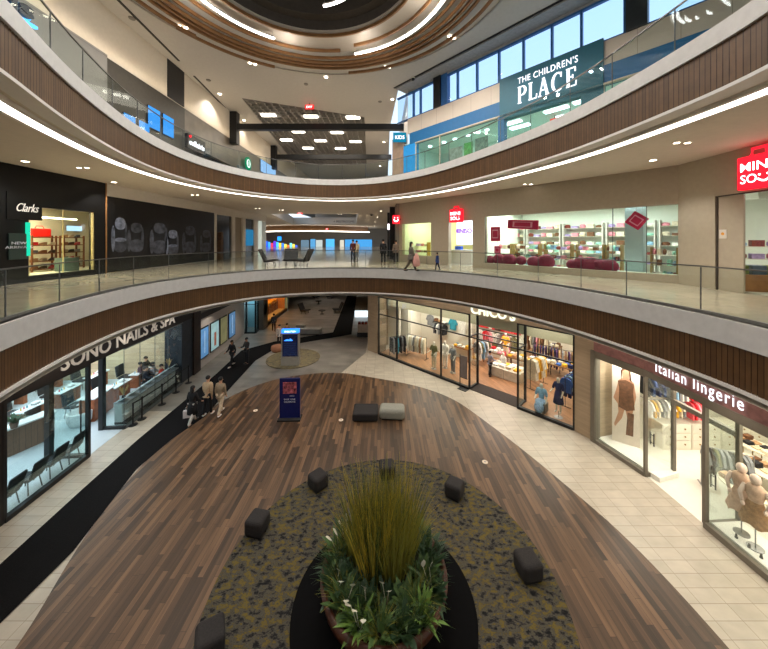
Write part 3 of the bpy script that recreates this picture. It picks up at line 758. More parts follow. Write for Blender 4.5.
# left bay wall with shirts (partition at y = 3.4)
st(CH, MB().box(1.05, 5.3, 3.5, 3.62, 0, 4.05), 'wall_right', SHOPW)
garment('shirt', FC['grey'], 'grey', CH.P(2.0, 3.42, 2.55), CH.rz, 'grey shirt hung on the white wall at the left of the clothes shop', 'wall shirts', 1.15)
garment('shirt', FC['teal'], 'teal', CH.P(3.95, 3.42, 2.6), CH.rz, 'teal shirt hung high on the white wall behind the window mannequins', 'wall shirts', 1.1)
garment('coat', FC['white'], 'white', CH.P(4.7, 3.42, 2.6), CH.rz, 'white coat hung beside the teal shirt', 'wall shirts')
t = thing('wall_bar', 'dark display bar with folded tops on the white wall of the clothes shop', 'shelf', CH.P(3.0, 3.25, 2.2), CH.rz)
MB().box(-.55, .55, -.15, .22, -.04, 0).build('shelf_board', BLACK, t)
folded('the dark wall bar', CH.P(3.0, 3.25, 2.2), CH.rz, 3, 1, .34, .3, ['brown', 'white', 'tan'], 'folded tops on the wall bar')
hang('the rail under the wall bar', CH.P(3.0, 3.2, 0), CH.rz, 1.0, 2.1, 6, ['shirt'], ['grey', 'black', 'white', 'grey'], 'shirts under the wall bar')
# middle bay, seen between the posts
mA, mB = su(443, 4.6), su(469, 4.6); mC = (mA + mB) / 2; mL = mB - mA
rack('long wall rail of teal and yellow tops in the middle bay of the clothes shop', CH.P(mC, 4.6), CH.rz, mL, 2.55)
hang('the middle bay upper rail', CH.P(mC, 4.6), CH.rz, mL - .1, 2.5, 12, ['shirt'], ['yellow', 'white', 'teal', 'sky', 'white', 'grey', 'navy', 'teal', 'white', 'tan'], 'tops on the middle bay upper rail')
hang('the middle bay lower rail', CH.P(mC, 4.55), CH.rz, mL - .1, 1.6, 10, ['shirt', 'trousers'], ['yellow', 'grey', 'teal', 'black', 'white', 'cream', 'black'], 'tops on the middle bay lower rail')
p = at(459, 362, 0) + Vector((.4, .5, 0)); table('wooden table of yellow and white folded tops behind the notice stand', p, CH.rz, 1.3, .8, .85, WOODW)
folded('the middle bay table', p + Vector((0, 0, .85)), CH.rz, 4, 2, .3, .36, ['yellow', 'white', 'sky', 'white', 'yellow'], 'folded tops on the middle bay table')
# back wall rows, red and white
for (z, cs, kd, nm) in ((2.62, ['red', 'coral', 'red', 'white', 'red', 'coral', 'black'], ['shirt'], 'upper'), (1.72, ['white', 'grey', 'red', 'pink', 'white', 'olive'], ['shirt', 'coat'], 'lower')):
    wallrow(CH, 5.2, su(479, 5.2), su(519, 5.2), z, 13, kd, cs, 'the %s back wall rail' % nm, 'clothes on the %s back wall rail' % nm, 1.0)
for z, nm in ((2.64, 'upper'), (1.74, 'lower')): tag(MB().box(0, su(519, 5.2) - su(479, 5.2), -.02, .06, -.02, .02).build('wall_rail', BLACK, loc=CH.P(su(479, 5.2), 5.22, z), rz=CH.rz), '%s black hanging rail on the white wall facing the clothes shop doorway' % nm, 'rail')
st(CH, MB().box(su(479, 5.2) - .3, su(519, 5.2) + .2, 5.28, 5.4, 0, 3.2), 'wall_right', SHOPW)
shp = mat('shelf_wood', (126, 92, 62), .5, noise=.15)
for i, (u, v, cs, nm) in enumerate([(497, 364, ['red', 'white', 'coral', 'white', 'pink'], 'red and white'), (521, 371, ['yellow', 'cream', 'white', 'tan'], 'yellow and cream'), (560, 378, ['white', 'blue', 'navy', 'cream', 'yellow'], 'blue and white'), (548, 356, ['cream', 'white', 'brown', 'plum'], 'brown and cream')]):
    p = at(u, v, 0); table('wooden display table of %s folded tops inside the clothes shop' % nm, p, CH.rz, 1.6, .8, .8, shp)
    folded('the %s table' % nm, p + Vector((0, 0, .8)), CH.rz, 5, 2, .3, .36, cs, 'folded tops on the %s table' % nm)
for (u, v, dr, ln, h, n, kd, cs, nm) in [(537, 386, 80, 1.3, 1.6, 9, ['coat'], ['cream', 'white', 'cream', 'yellow', 'mustard'], 'cream and yellow coat'),
        (546, 369, 10, 1.5, 1.45, 9, ['dress'], ['plum', 'black', 'plum', 'navy'], 'plum dress'),
        (571, 402, 85, 1.4, 1.4, 8, ['shirt', 'trousers'], ['blue', 'navy', 'sky', 'denim'], 'blue denim'),
        (566, 376, 20, 1.6, 1.5, 9, ['shirt', 'coat'], ['brown', 'plum', 'tan', 'grey'], 'brown and plum'),
        (536, 358, 0, 1.6, 1.6, 8, ['shirt', 'coat'], ['tan', 'brown', 'cream', 'grey', 'pink'], 'tan top'),
        (482, 364, 75, 1.2, 1.5, 7, ['shirt', 'coat'], ['grey', 'white', 'olive', 'sky'], 'grey and white')]:
    p = at(u, v, 0); rack('black floor rack of the %s row inside the clothes shop' % nm, p, CH.rz + R(dr), ln, h)
    hang('the %s rack' % nm, p, CH.rz + R(dr), ln - .1, h - .03, n, kd, cs, 'clothes on the %s rack' % nm)
rack('tall wall rail of mixed tops at the right of the clothes shop', CH.P(14.6, 6.2), CH.rz, 4.2, 2.5)
hang('the right bay upper rail', CH.P(14.6, 6.2), CH.rz, 4.1, 2.45, 16, ['shirt'], ['pink', 'tan', 'white', 'plum', 'brown', 'cream', 'grey'], 'tops on the right bay upper rail')
# ================================================================= ITALIAN LINGERIE SHOP (right foreground)
LA = Fr((8.36, 12.28), (8.86, 10.5)); LB = Fr((8.86, 10.5), (9.2, 4.5))
BRONZE = mat('bronze_frame', (116, 108, 96), .45, noise=.05)
MAROON = mat('maroon_band', (140, 98, 94), .6, noise=.3, scale=5)
LWHITE = mat('lingerie_floor', (226, 222, 210), .3, noise=.03)
for k, (fr, a, b) in enumerate(((LA, 0, LA.len), (LB, 0, LB.len))):
    st(fr, MB().box(a - .02, b, -.08, .12, 3.42, 3.62), 'trim_20', BRONZE)
    st(fr, MB().box(a - .02, b, -.05, .12, 3.62, ZS1), 'wall_right', MAROON)
st(LA, MB().box(-.12, .05, -.1, .2, 0, 3.62), 'trim_21', BRONZE)
front(LA, [0.03, LA.len], .1, 3.42, 6, BRONZE, (), fw=.07, base=.14)
sd = LB.u2s(667, .55)
# glass return with the tall pull handle, then the open doorway
w = struct(LB.build(MB().box(-.006, .006, 0, 1.0, .1, 3.42), 'window_7', GLASS))
m = MB(); m.box(-.05, .05, .95, 1.05, 0, 3.42); m.box(-.05, .05, 0, 1.0, 0, .14); m.box(-.04, .04, -.04, .04, 0, 3.42); m.build('window_frame', BRONZE, w)
sr = LB.u2s(705.5)
front(LB, [sr, sr + 2.2, LB.len], .1, 3.42, 8, BRONZE, (), fw=.08, base=.16)
w = struct(LB.build(MB().box(sr - .006, sr + .006, 0, 1.0, .1, 3.42), 'window_9', GLASS))
m = MB(); m.box(sr - .05, sr + .05, .95, 1.05, 0, 3.42); m.box(sr - .05, sr + .05, 0, 1, 0, .14); m.build('window_frame', BRONZE, w)
m = MB(); m.box(0, sr, .93, 1.05, 2.45, 2.6); st(LB, m, 'trim_22', BRONZE)
for k, (s_, y, nm) in enumerate(((.02, .22, 'far'), (sr - .02, .25, 'near'))):
    t = thing('pull_handle', 'dark bar pull handle on the %s glass panel of the lingerie doorway' % nm, 'handle', LB.P(s_, y, 1.05), LB.rz)
    for sx in (-1, 1):
        m = MB(); m.tube([(sx * .06, 0, 0), (sx * .06, 0, .42)], .018, 8); m.tube([(0, 0, .08), (sx * .06, 0, .08)], .012, 6); m.tube([(0, 0, .34), (sx * .06, 0, .34)], .012, 6); m.build('bar', CHAR, t)
st(LA, MB().box(-.2, 2.2, .12, 1.0, 0, .16), 'trim_23', mat('display_plinth', (236, 232, 224), .4, noise=.02))
st(LB, MB().box(sr + .05, LB.len, .12, 1.0, 0, .16), 'trim_24', mat('display_plinth', (236, 232, 224), .4, noise=.02))
struct(MB().prism([(8.4, 12.5), (8.9, 10.4), (9.3, 3), (19, 3), (19, 12.7), (9, 12.7)], -.01, .012).build('floor', LWHITE))
LWALL = mat('lingerie_wall', (226, 220, 206), .6, noise=.02)
struct(MB().box(9.4, 19, 12.5, 12.7, 0, ZS1).build('wall_right', LWALL))
struct(MB().box(18.8, 19, 2.5, 12.6, 0, ZS1).build('wall_right', LWALL))
struct(MB().box(9.3, 19, 2.6, 2.8, 0, ZS1).build('wall_right', LWALL))
struct(MB().prism([(8.6, 12.5), (9.05, 10.4), (9.4, 3), (19, 3), (19, 12.7)], 3.62, 3.7).build('ceiling', LWALL))
# sign
s0, s1 = LB.u2s(657), LB.u2s(745)
t = thing('shop_sign', 'glowing white Italian lingerie lettering with a blue halo on the maroon band', 'sign', LB.P(0, 0))
p0 = Vector(LB.P(LB.u2s(658), -.08, 0))
t.location = (p0.x, p0.y, 3.74); t.rotation_euler = (0, 0, LB.rz)
fit_text('letters', 'Italian lingerie', .36, s1 - s0, (0, 0, 0), 0, emis('sign_white', (245, 248, 255), 1.2), t, .004, .0, spread=.2)
fit_text('halo', 'Italian lingerie', .36, s1 - s0 + .02, (-.01, .045, 0), 0, emis('sign_blue', (60, 90, 255), .8), t, .002, .022, spread=.2)
# window poster of a standing woman in a brown dress
t = thing('window_poster', 'tall poster of a woman in a short brown dress in the lingerie window', 'poster', (9.28, 11.9, .17), R(-36))
MB().box(-.42, .42, 0, .03, 0, 3.05).build('board', mat('poster_pale', (222, 206, 192), .5, noise=.04), t)
PS = mat('poster_skin', (186, 136, 108), .5, noise=.08); PB = mat('poster_brown', (112, 76, 56), .5, noise=.3, scale=8); PH = mat('poster_hair', (84, 54, 36), .5, noise=.2)
def flat(poly, m, d, nm): 
    mb = MB(); mb.prismy([(x * 1.12, .05 + z * 1.02) for x, z in poly], -d - .002, -d); return mb.build(nm, m, t)
flat([(-.26, 1.95), (-.2, 2.3), (-.08, 2.42), (.1, 2.42), (.22, 2.3), (.28, 1.8), (.22, 1.4), (.16, 1.0), (.2, .4), (.1, .3), (.03, 1.0), (-.02, 1.3), (-.1, .9), (-.3, .5), (-.32, .62), (-.2, 1.1), (-.22, 1.4), (-.34, 1.6)], PS, .002, 'printed_figure')
flat([(-.09, 2.42), (-.1, 2.7), (0, 2.8), (.1, 2.7), (.09, 2.42)], PS, .003, 'printed_face')
flat([(-.12, 2.3), (-.14, 2.7), (-.02, 2.88), (.12, 2.76), (.16, 2.3), (.1, 2.4), (.09, 2.7), (0, 2.76), (-.09, 2.68)], PH, .005, 'printed_hair')
flat([(-.2, 1.3), (-.18, 2.0), (-.22, 2.28), (0, 2.36), (.22, 2.26), (.2, 1.9), (.24, 1.3), (.02, 1.2)], PB, .006, 'printed_dress')
flat([(.0, .3), (.05, 1.15), (.22, 1.15), (.2, .3)], PB, .005, 'printed_stocking')
# garments and drawers along the far side wall of the shop (faces the camera)
SW = Fr((9.6, 12.3), (18.5, 12.3))
DRAW = mat('drawer_white', (224, 218, 202), .45, noise=.02)
for i in range(5):
    x0 = 1.0 + i * 1.12
    t = thing('drawer_cabinet', 'cream drawer cabinet along the lingerie shop wall, %s from the window' % nth(i), 'cabinet', SW.P(x0 + .55, -.25), SW.rz, 'drawer cabinets in the lingerie shop')
    MB().box(-.55, .55, -.25, .25, 0, .98).build('body', DRAW, t, bevel=.008)
    for r_ in range(3):
        d = MB().box(-.52, .52, -.275, -.25, .1 + r_ * .29, .36 + r_ * .29).build('drawer', DRAW, t, bevel=.006)
        for sx in (-.28, .28): MB().ball((sx, -.295, .24 + r_ * .29), .028, 8, 6).build('knob', mat('brass', (150, 120, 70), .35, .8), d, smooth=True)
for (s0, s1, z, n, kd, cs, nm, sc) in [(.3, 1.15, 2.9, 4, ['shirt'], ['black', 'denim', 'navy', 'denim'], 'the corner rail', 1.15), (1.3, 2.0, 2.75, 7, ['coat'], ['grey', 'white', 'sky', 'grey', 'white'], 'the grey robe rail', .8),
                               (2.1, 2.75, 2.75, 7, ['dress'], ['red', 'red', 'coral', 'red'], 'the red slip rail', .75), (2.1, 2.6, 1.8, 5, ['shirt'], ['coral', 'red', 'pink'], 'the lower red rail', .9),
                               (3.0, 6.0, 2.75, 12, ['dress', 'coat'], ['white', 'cream', 'pink', 'white', 'tan'], 'the cream gown rail', .8), (.5, 1.95, 1.85, 9, ['shirt'], ['white', 'yellow', 'cream', 'grey', 'white'], 'the lower pale rail', .85)]:
    hang(nm, SW.P((s0 + s1) / 2, -.35), SW.rz, s1 - s0, z, n, kd, cs, 'clothes on ' + nm, False, sc)
    m = MB(); m.tube([(-(s1 - s0) / 2, .55, 0), (-(s1 - s0) / 2, 0, 0), ((s1 - s0) / 2, 0, 0), ((s1 - s0) / 2, .55, 0)], .014, 6)
    tag(m.build('wall_rail', STEEL, loc=SW.P((s0 + s1) / 2, -.35, z), rz=SW.rz), 'steel rail carrying ' + nm.replace('the ', '').replace(' rail', ' pieces').replace('corner', 'dark corner') + ' on the lingerie wall', 'rail')
# round tables and racks in the shop
for i, (u, v, r_, h, lb) in enumerate([(745, 487, .62, .85, 'front'), (766, 469, .8, .8, 'middle'), (757, 446, .6, 1.0, 'rear')]):
    p = at(u, v, h); p.z = 0
    t = thing('round_table', '%s cream oval table of folded underwear in the lingerie shop' % lb, 'table', p, LB.rz)
    m = MB(); m.lathe([(r_, 0), (r_, .04)], 28, (0, 0, h - .04), 1, .7); m.build('tabletop', mat('table_cream', (226, 214, 192), .4, noise=.03), t)
    for a in (45, 135, 225, 315): MB().tube([(r_ * .6 * math.cos(R(a)), r_ * .42 * math.sin(R(a)), 0), (r_ * .6 * math.cos(R(a)), r_ * .42 * math.sin(R(a)), h - .03)], .016, 6).build('leg', mat('brass', (150, 120, 70), .35, .8), t)
    folded('the %s oval table' % lb, p + Vector((0, 0, h)), LB.rz, 4, 2, .25, .3, ['tan', 'beige', 'brown', 'black', 'cream'], 'folded underwear on the %s oval table' % lb, (1, 3))
p = at(727, 492, 0); rack('steel rack of dark knitwear behind the near doorway panel', p, LB.rz + R(60), 1.2, 1.3, mt=STEEL)
hang('the dark knitwear rack', p, LB.rz + R(60), 1.1, 1.27, 9, ['shirt'], ['grey', 'black', 'olive', 'grey'], 'clothes on the dark knitwear rack')
# busts in the near window
BL = mat('blush_fabric', (206, 172, 150), .8, noise=.15, scale=12); TAN2 = mat('tan_lace', (158, 120, 84), .8, noise=.25, scale=12)
def bust(label, u, v, skirt, sc):
    p = at(u, v, .16); t = thing('mannequin', label, 'mannequin', p, LB.rz + R(180) + .5, 'busts in the near lingerie window')
    m = MB(); m.lathe([(.05, 1.62), (.13, 1.6), (.19, 1.5), (.17, 1.36), (.13, 1.2), (.17, 1.02), (.1, .95)], 20, sy=.7); m.build('torso', BL, t, smooth=True)
    m = MB(); m.ball((0, 0, 1.74), (.11, .12, .13)); m.tube([(0, 0, 1.56), (0, 0, 1.68)], .05, 10); m.build('head', mat('mannequin_blush', (222, 196, 182), .5, noise=.03), t, smooth=True)
    m = MB()
    for sx in (-1, 1): m.tube([(sx * .17, 0, 1.52), (sx * .26, .04, 1.3), (sx * .2, .14, 1.12)], [.06, .05, .035], 10); m.ball((sx * .19, .16, 1.09), (.04, .05, .06))
    m.build('arms', mat('mannequin_blush', (222, 196, 182), .5, noise=.03), t, smooth=True)
    m = MB(); n = 28
    vs = []; prof = [(.14, 1.2), (.2, 1.0), (.25, .8), (.29, .62)]
    for r_, z in prof:
        for i in range(n):
            a = 2 * math.pi * i / n; rr = r_ * (1 + .08 * math.cos(7 * a) * (1.2 - z)); vs.append((rr * math.cos(a), rr * .75 * math.sin(a), z + .03 * math.cos(5 * a) * (z < .7)))
    m.add(vs, [(k * n + i, k * n + (i + 1) % n, (k + 1) * n + (i + 1) % n, (k + 1) * n + i) for k in range(3) for i in range(n)]); m.build('skirt', skirt, t, smooth=True)
    MB().cyl((0, 0, 0), .16, .02, 20).build('base', STEEL, t); MB().tube([(0, 0, .02), (0, 0, 1.0)], .014, 8).build('pole', STEEL, t)
bust('lingerie bust in a tan lace skirt, the nearer of the two in the near window', 755.5, 548, TAN2, 1)
bust('lingerie bust in a blush slip, the farther of the two in the near window', 741.5, 533, BL, 1)
# small items lined up on the window plinth
for i in range(9):
    p = LB.P(sr + .5 + i * .26, .28 + .02 * (i % 2), .16)
    tag(MB().cyl((0, 0, 0), .035, .1, 10, .02).build('lace_garland_clip', CHAR, loc=p), 'small dark clip on the white window plinth, %s from the doorway' % nth(i), 'clip', 'dark clips along the window plinth')
# ================================================================= NAIL SALON (left)
NS = Fr((-10.62, 6.6), (-11.33, 18.3))
DARK = mat('salon_band', (34, 28, 26), .5, noise=.1)
SFLOOR = mat('salon_floor', (196, 206, 210), .3, noise=.03)
BEW = bricks('beige_wood_wall', ((206, 184, 148), (192, 170, 136)), 1.6, .22, 0, .5, .005, (150, 128, 98), .5, nsc=(1, 6, 1), nstr=.1, axis=(R(90), 0, 0))
SLATE = mat('dark_slate_stone', (46, 52, 60), .4, noise=.35, scale=3)
st(NS, MB().box(-4, NS.len + .1, -.06, .2, 3.42, ZS1), 'wall_left', DARK)
sA, sB = NS.u2s(88), NS.u2s(124)
s0 = NS.u2s(3)
front(NS, [s0, sA], .1, 3.42, 10, BLACK, (), GREENGLASS, .1, base=.14)
st(NS, MB().box(s0 - 4, s0, -.05, .2, 0, 3.42), 'wall_left', DARK)
front(NS, [sB, NS.u2s(140), NS.u2s(155), NS.u2s(168), NS.u2s(182)], .06, 3.42, 11, mat('clear_joint', (90, 96, 96), .3), (), GLASS, .01, base=.06, fd=.012)
for k, (s_, pts) in enumerate(((sA, 1), (sB, 1))):
    w = struct(NS.build(MB().box(s_ - .006, s_ + .006, 0, 1.3 if k == 0 else .85, .1, 3.42), 'window_%d' % (12 + k), GREENGLASS))
    y = 1.35 if k == 0 else .88
    m = MB(); m.box(s_ - .09, s_ + .09, y - .09, y + .09, 0, 3.42); m.box(s_ - .06, s_ + .06, -.05, y, 0, .12); m.build('window_frame', BLACK, w)
    if k == 0:
        m = MB(); m.tube([(s_ + .0, .25, .9), (s_ + .0, .25, 2.1)], .022, 8); m.build('pull_handle', BLACK, w)
# floor, walls, ceiling of the salon
st(NS, MB().prism([(-3, .02), (NS.len, .02), (NS.len, 9.5), (-3, 9.5)], -.01, .012), 'floor', SFLOOR)
st(NS, MB().box(NS.len - .25, NS.len, .9, 9.5, 0, ZS1), 'wall_left', BEW)
st(NS, MB().box(-3, NS.len, 9.5, 9.7, 0, ZS1), 'wall_left', SHOPW)
st(NS, MB().box(-3.2, -3, 0, 9.5, 0, ZS1), 'wall_left', SHOPW)
st(NS, MB().box(-3, NS.len, .2, 9.6, 4.2, 4.3), 'ceiling', SHOPW)
st(NS, MB().box(NS.u2s(181.5), NS.len + .02, -.02, .9, 0, 3.5), 'wall_left', SLATE)
st(NS, MB().box(NS.len, NS.len + .75, -.12, .9, 0, ZS1), 'wall_left', mat('dark_brown_pier', (44, 34, 30), .5, noise=.25, scale=3))
# sign letters
t = thing('shop_sign', 'raised grey SONO NAILS & SPA letters on the dark band over the nail salon', 'sign', NS.P(NS.u2s(58), -.1, 3.62), NS.rz)
fit_text('letters', 'SONO NAILS & SPA', .52, NS.u2s(173) - NS.u2s(58), (0, 0, 0), 0, mat('letter_grey', (200, 192, 182), .4, noise=.03, emit=.15), t, .015, .012)
# waiting chairs behind the glass
def chair_parts(t, seatm, legm, w=.6, h=.46, back=.62, tilt=.25):
    MB().obox((0, 0, h), (w, .56, .09)).build('seat', seatm, t, bevel=.03)
    MB().obox((0, -.3 - back / 2 * math.sin(tilt), h + .05 + back / 2 * math.cos(tilt)), (w, .07, back), 0, tilt).build('backrest', seatm, t, bevel=.03)
    for sx in (-1, 1):
        for sy in (-1, 1): MB().tube([(sx * (w / 2 - .06), sy * .2, h - .04), (sx * (w / 2 - .02), sy * .26, 0)], .017, 8).build('leg', legm, t)
for i, (u, v) in enumerate([(14, 509), (34, 491), (54, 475), (74, 461)]):
    p = at(u, v, 0); s_, n_, _ = NS.loc(p)
    t = thing('waiting_chair', 'black waiting chair behind the salon glass, %s from the left' % nth(i), 'chair', NS.P(s_, .55), NS.rz, 'black chairs along the salon window')
    chair_parts(t, mat('chair_black', (38, 38, 40), .6), BLACK, .46, .45, .55, .32)
# reception desk with monitor and plant
DESKW = bricks('desk_planks', ((116, 88, 70), (98, 74, 58)), .16, 3, 0, 0, .006, (60, 46, 36), .5, nsc=(8, 1, 1), nstr=.2, axis=(R(90), 0, 0))
pa, pb = at(8, 458, 0), at(53, 438, 0)
DK = Fr((pa.x, pa.y), (pb.x, pb.y))
t = thing('reception_desk', 'reception desk with brown plank front and white top left of the salon entrance', 'desk', DK.P(DK.len / 2, .35), DK.rz)
L2_ = DK.len / 2 + .05
MB().box(-L2_, L2_, -.35, .35, 0, .98).build('body', DESKW, t)
MB().box(-L2_ - .06, L2_ + .06, -.42, .1, 1.0, 1.06).build('counter', mat('counter_white', (220, 224, 224), .3, noise=.03), t, bevel=.01)
MB().box(-L2_, L2_, .1, .8, .74, .78).build('work_top', mat('counter_white', (220, 224, 224), .3, noise=.03), t)
t = thing('monitor', 'black computer monitor on the salon reception desk', 'monitor', DK.P(DK.len * .72, .62, .78), DK.rz + .3)
MB().box(-.27, .27, -.02, .02, .14, .48).build('screen', BLACK, t, bevel=.008); MB().tube([(0, 0, .02), (0, 0, .2)], .02, 8).build('neck', BLACK, t); MB().cyl((0, 0, 0), .1, .015, 16).build('base', BLACK, t)
LEAF = [mat('leaf_dark', (46, 72, 46), .5, noise=.3, scale=8), mat('leaf_mid', (80, 108, 60), .5, noise=.3, scale=8), mat('leaf_light', (112, 146, 66), .5, noise=.25, scale=8)]
def leaf(m, base, d, ln, w, droop=.5, n=5, fold=.15):
    """curved leaf blade"""
    base = Vector(base); d = Vector(d).normalized(); side = d.cross(Vector((0, 0, 1)))
    if side.length < .05: side = Vector((1, 0, 0))
    side.normalize(); vs = []; p = base.copy(); dd = d.copy()
    for i in range(n + 1):
        t_ = i / n; ww = w * math.sin(math.pi * min(1, .08 + t_ * .92)) ** .8
        vs += [p - side * ww, p + Vector((0, 0, -fold * ww)), p + side * ww]
        p = p + dd * ln / n; dd = (dd + Vector((0, 0, -droop / n))).normalized()
    m.add(vs, [(i * 3 + k, i * 3 + k + 1, i * 3 + k + 4, i * 3 + k + 3) for i in range(n) for k in (0, 1)])
t = thing('potted_plant', 'green potted plant on the left end of the salon reception desk', 'plant', DK.P(.12, -.1, 1.06), 0)
MB().lathe([(.09, 0), (.13, .2)], 16).build('pot', mat('pot_brown', (96, 76, 62), .6), t)
m = MB()
for i in range(34): a = random.uniform(0, 6.28); leaf(m, (.04 * math.cos(a), .04 * math.sin(a), .18), (math.cos(a), math.sin(a), random.uniform(.6, 2.4)), random.uniform(.25, .42), .045, .9)
m.build('foliage', LEAF[0], t)
# manicure tables in two rows, with black chairs
MAN = mat('manicure_top', (226, 228, 228), .3, noise=.03); TERR = mat('panel_terracotta', (150, 84, 48), .5, noise=.2)
def manicure(i, p, label, grp):
    t = thing('manicure_table', label, 'table', p, NS.rz, grp)
    MB().box(-.55, .55, -.25, .25, .72, .77).build('tabletop', MAN, t, bevel=.008)
    for sx in (-1, 1): MB().box(sx * .45 - .18 * (sx > 0) , sx * .45 + .18 * (sx < 0), -.22, .22, 0, .72).build('pedestal', TERR, t)
    return t
bot = mat('bottle_mix', (200, 170, 60), .3, noise=.5, scale=40); lampm = mat('lamp_white', (236, 238, 238), .35)
k = 0; rows = [(2.2, 'front', 3), (4.3, 'middle', 6), (6.6, 'rear', 6)]
for (n_, rn, cnt) in rows:
    for i in range(cnt):
        s_ = (7.7 + i * 1.5) if rn == 'front' else (2.2 + i * 1.65) if rn == 'middle' else (1.4 + i * 1.8)
        p = NS.P(s_, n_)
        manicure(k, p, 'white manicure table with terracotta pedestals in the %s row, %s from the left' % (rn, nth(i)), 'manicure tables')
        t = thing('nail_lamp', 'white nail lamp on the %s row, %s table from the left' % (rn, nth(i)), 'lamp', p + NS.e * .2 + Vector((0, 0, .77)), NS.rz, 'nail lamps')
        MB().box(-.13, .13, -.1, .1, .02, .12).build('housing', lampm, t, bevel=.04, seg=3); MB().box(-.11, .11, -.09, .09, 0, .02).build('base', CHAR, t)
        for b in range(3):
            m = MB(); m.cyl((0, 0, 0), .025, .08, 10); m.cyl((0, 0, .08), .012, .04, 8)
            cname = ('yellow', 'coral', 'teal')[(b + i) % 3]
            tag(m.build('polish_bottle', mat('gloss_' + cname, FC[cname], .25), loc=p + NS.e * (-.35 + .12 * b) + NS.n * .05 + Vector((0, 0, .77))), '%s polish bottle on the %s row, %s table from the left' % (cname, rn, nth(i)), 'bottle', 'polish bottles on the manicure tables')
        t = thing('salon_chair', 'black padded salon chair behind the %s row, %s from the left' % (rn, nth(i)), 'chair', p + NS.n * .75, NS.rz + R(180), 'salon chairs')
        chair_parts(t, mat('chair_black', (38, 38, 40), .6), STEEL, .56, .48, .6, .15)
        k += 1
# pink/terracotta partition, pedicure basin
p = at(97, 415, 0); t = thing('waxing_counter', 'terracotta reception counter seen through the salon doorway', 'counter', p, NS.rz + .1)
MB().box(-.6, .6, -.3, .3, 0, 1.0).build('body', TERR, t); MB().box(-.66, .66, -.36, .36, 1.0, 1.05).build('counter_top', MAN, t, bevel=.01)
p = at(80, 424, 0); t = thing('pedicure_basin', 'white rounded pedicure basin behind the tinted door glass', 'basin', p, NS.rz)
MB().lathe([(.34, 0), (.42, .2), (.45, .55), (.4, .58), (.36, .4)], 24).build('basin', lampm, t, smooth=True); MB().tube([(0, .4, .5), (0, .4, .8), (0, .22, .84)], .02, 8).build('tap', STEEL, t)
# long display counter behind the right-hand glass
CO = thing('display_counter', 'long white display counter with sloping glass cases along the salon window', 'counter', NS.P(0, 0), NS.rz)
c0, c1 = sB + .3, NS.u2s(181)
CTB = mat('counter_body', (196, 202, 204), .4, noise=.03)
MB().box(c0, c1, .12, .62, 0, .12).build('plinth', CHAR, CO)
MB().box(c0, c1, .3, .62, .12, .9).build('body', CTB, CO)
MB().box(c0, c1, .12, .34, .42, .46).build('lower_shelf', MAN, CO)
MB().box(c0, c1, .1, .66, .9, .94).build('counter_top', mat('counter_grey', (140, 146, 150), .35), CO)
n = 7
for i in range(n):
    w_ = (c1 - c0) / n; x = c0 + (i + .5) * w_
    tag(MB().obox((0, 0, .1), (w_ * .78, .42, .03), 0, -.5).build('display_tray', mat('tray_pale', (206, 222, 228), .25, noise=.02), loc=NS.P(x, .38, .96), rz=NS.rz), 'tilted pale tray on the salon window counter, %s from the left' % nth(i), 'tray', 'trays on the salon window counter')
    tag(MB().obox((0, 0, .05), (w_ * .6, .16, .1)).build('product_box', mat('box_pale', (196, 206, 206), .5, noise=.1), loc=NS.P(x, .22, .46), rz=NS.rz, bevel=.006), 'pale box on the lower shelf of the salon counter, %s from the left' % nth(i), 'box', 'boxes on the lower counter shelf')
for i, (s_, lb) in enumerate(((c0 + .35, 'dried beige flowers at the left end of the salon counter'), (c1 - .25, 'dried beige flowers at the right end of the salon counter'))):
    t = thing('dried_flowers', lb, 'flowers', NS.P(s_, .5, .94), 0)
    MB().lathe([(.05, 0), (.07, .12), (.04, .18)], 14).build('vase', CHAR, t, smooth=True); m = MB()
    for q in range(16): a = random.uniform(0, 6.28); leaf(m, (0, 0, .16), (math.cos(a) * .5, math.sin(a) * .5, 1.2), random.uniform(.3, .5), .03, .3)
    m.build('stems', mat('dried_beige', (196, 164, 110), .8), t)
# belt barrier posts outside
bases = [(142, 419), (162, 404.5), (176, 392.5), (188.5, 383)]
ps = [at(u, v, 0) for u, v in bases]
for i, p in enumerate(ps):
    t = thing('barrier_post', 'black belt barrier post outside the salon window, %s from the left' % nth(i), 'barrier post', p, NS.rz, 'belt barrier posts')
    MB().lathe([(.17, 0), (.17, .02), (.03, .05)], 20).build('base', BLACK, t); MB().tube([(0, 0, .03), (0, 0, .96)], .032, 10).build('pole', BLACK, t); MB().cyl((0, 0, .9), .045, .1, 14).build('belt_head', BLACK, t)
    if i < 3:
        d = ps[i + 1] - p; MB().obox((d.length / 2, 0, .93), (d.length - .08, .008, .06)).build('belt', BLACK, t).rotation_euler = (0, 0, math.atan2(d.y, d.x) - NS.rz)
p = at(131, 425, 0); t = thing('barrier_post', 'black belt barrier post at the left end of the salon counter', 'barrier post', at(133, 425, 0), NS.rz)
MB().lathe([(.17, 0), (.17, .02), (.03, .05)], 20).build('base', BLACK, t); MB().tube([(0, 0, .03), (0, 0, .96)], .032, 10).build('pole', BLACK, t)
d = ps[0] - at(133, 425, 0); MB().obox((d.length / 2, 0, .93), (d.length - .08, .008, .06)).build('belt', BLACK, t).rotation_euler = (0, 0, math.atan2(d.y, d.x) - NS.rz)
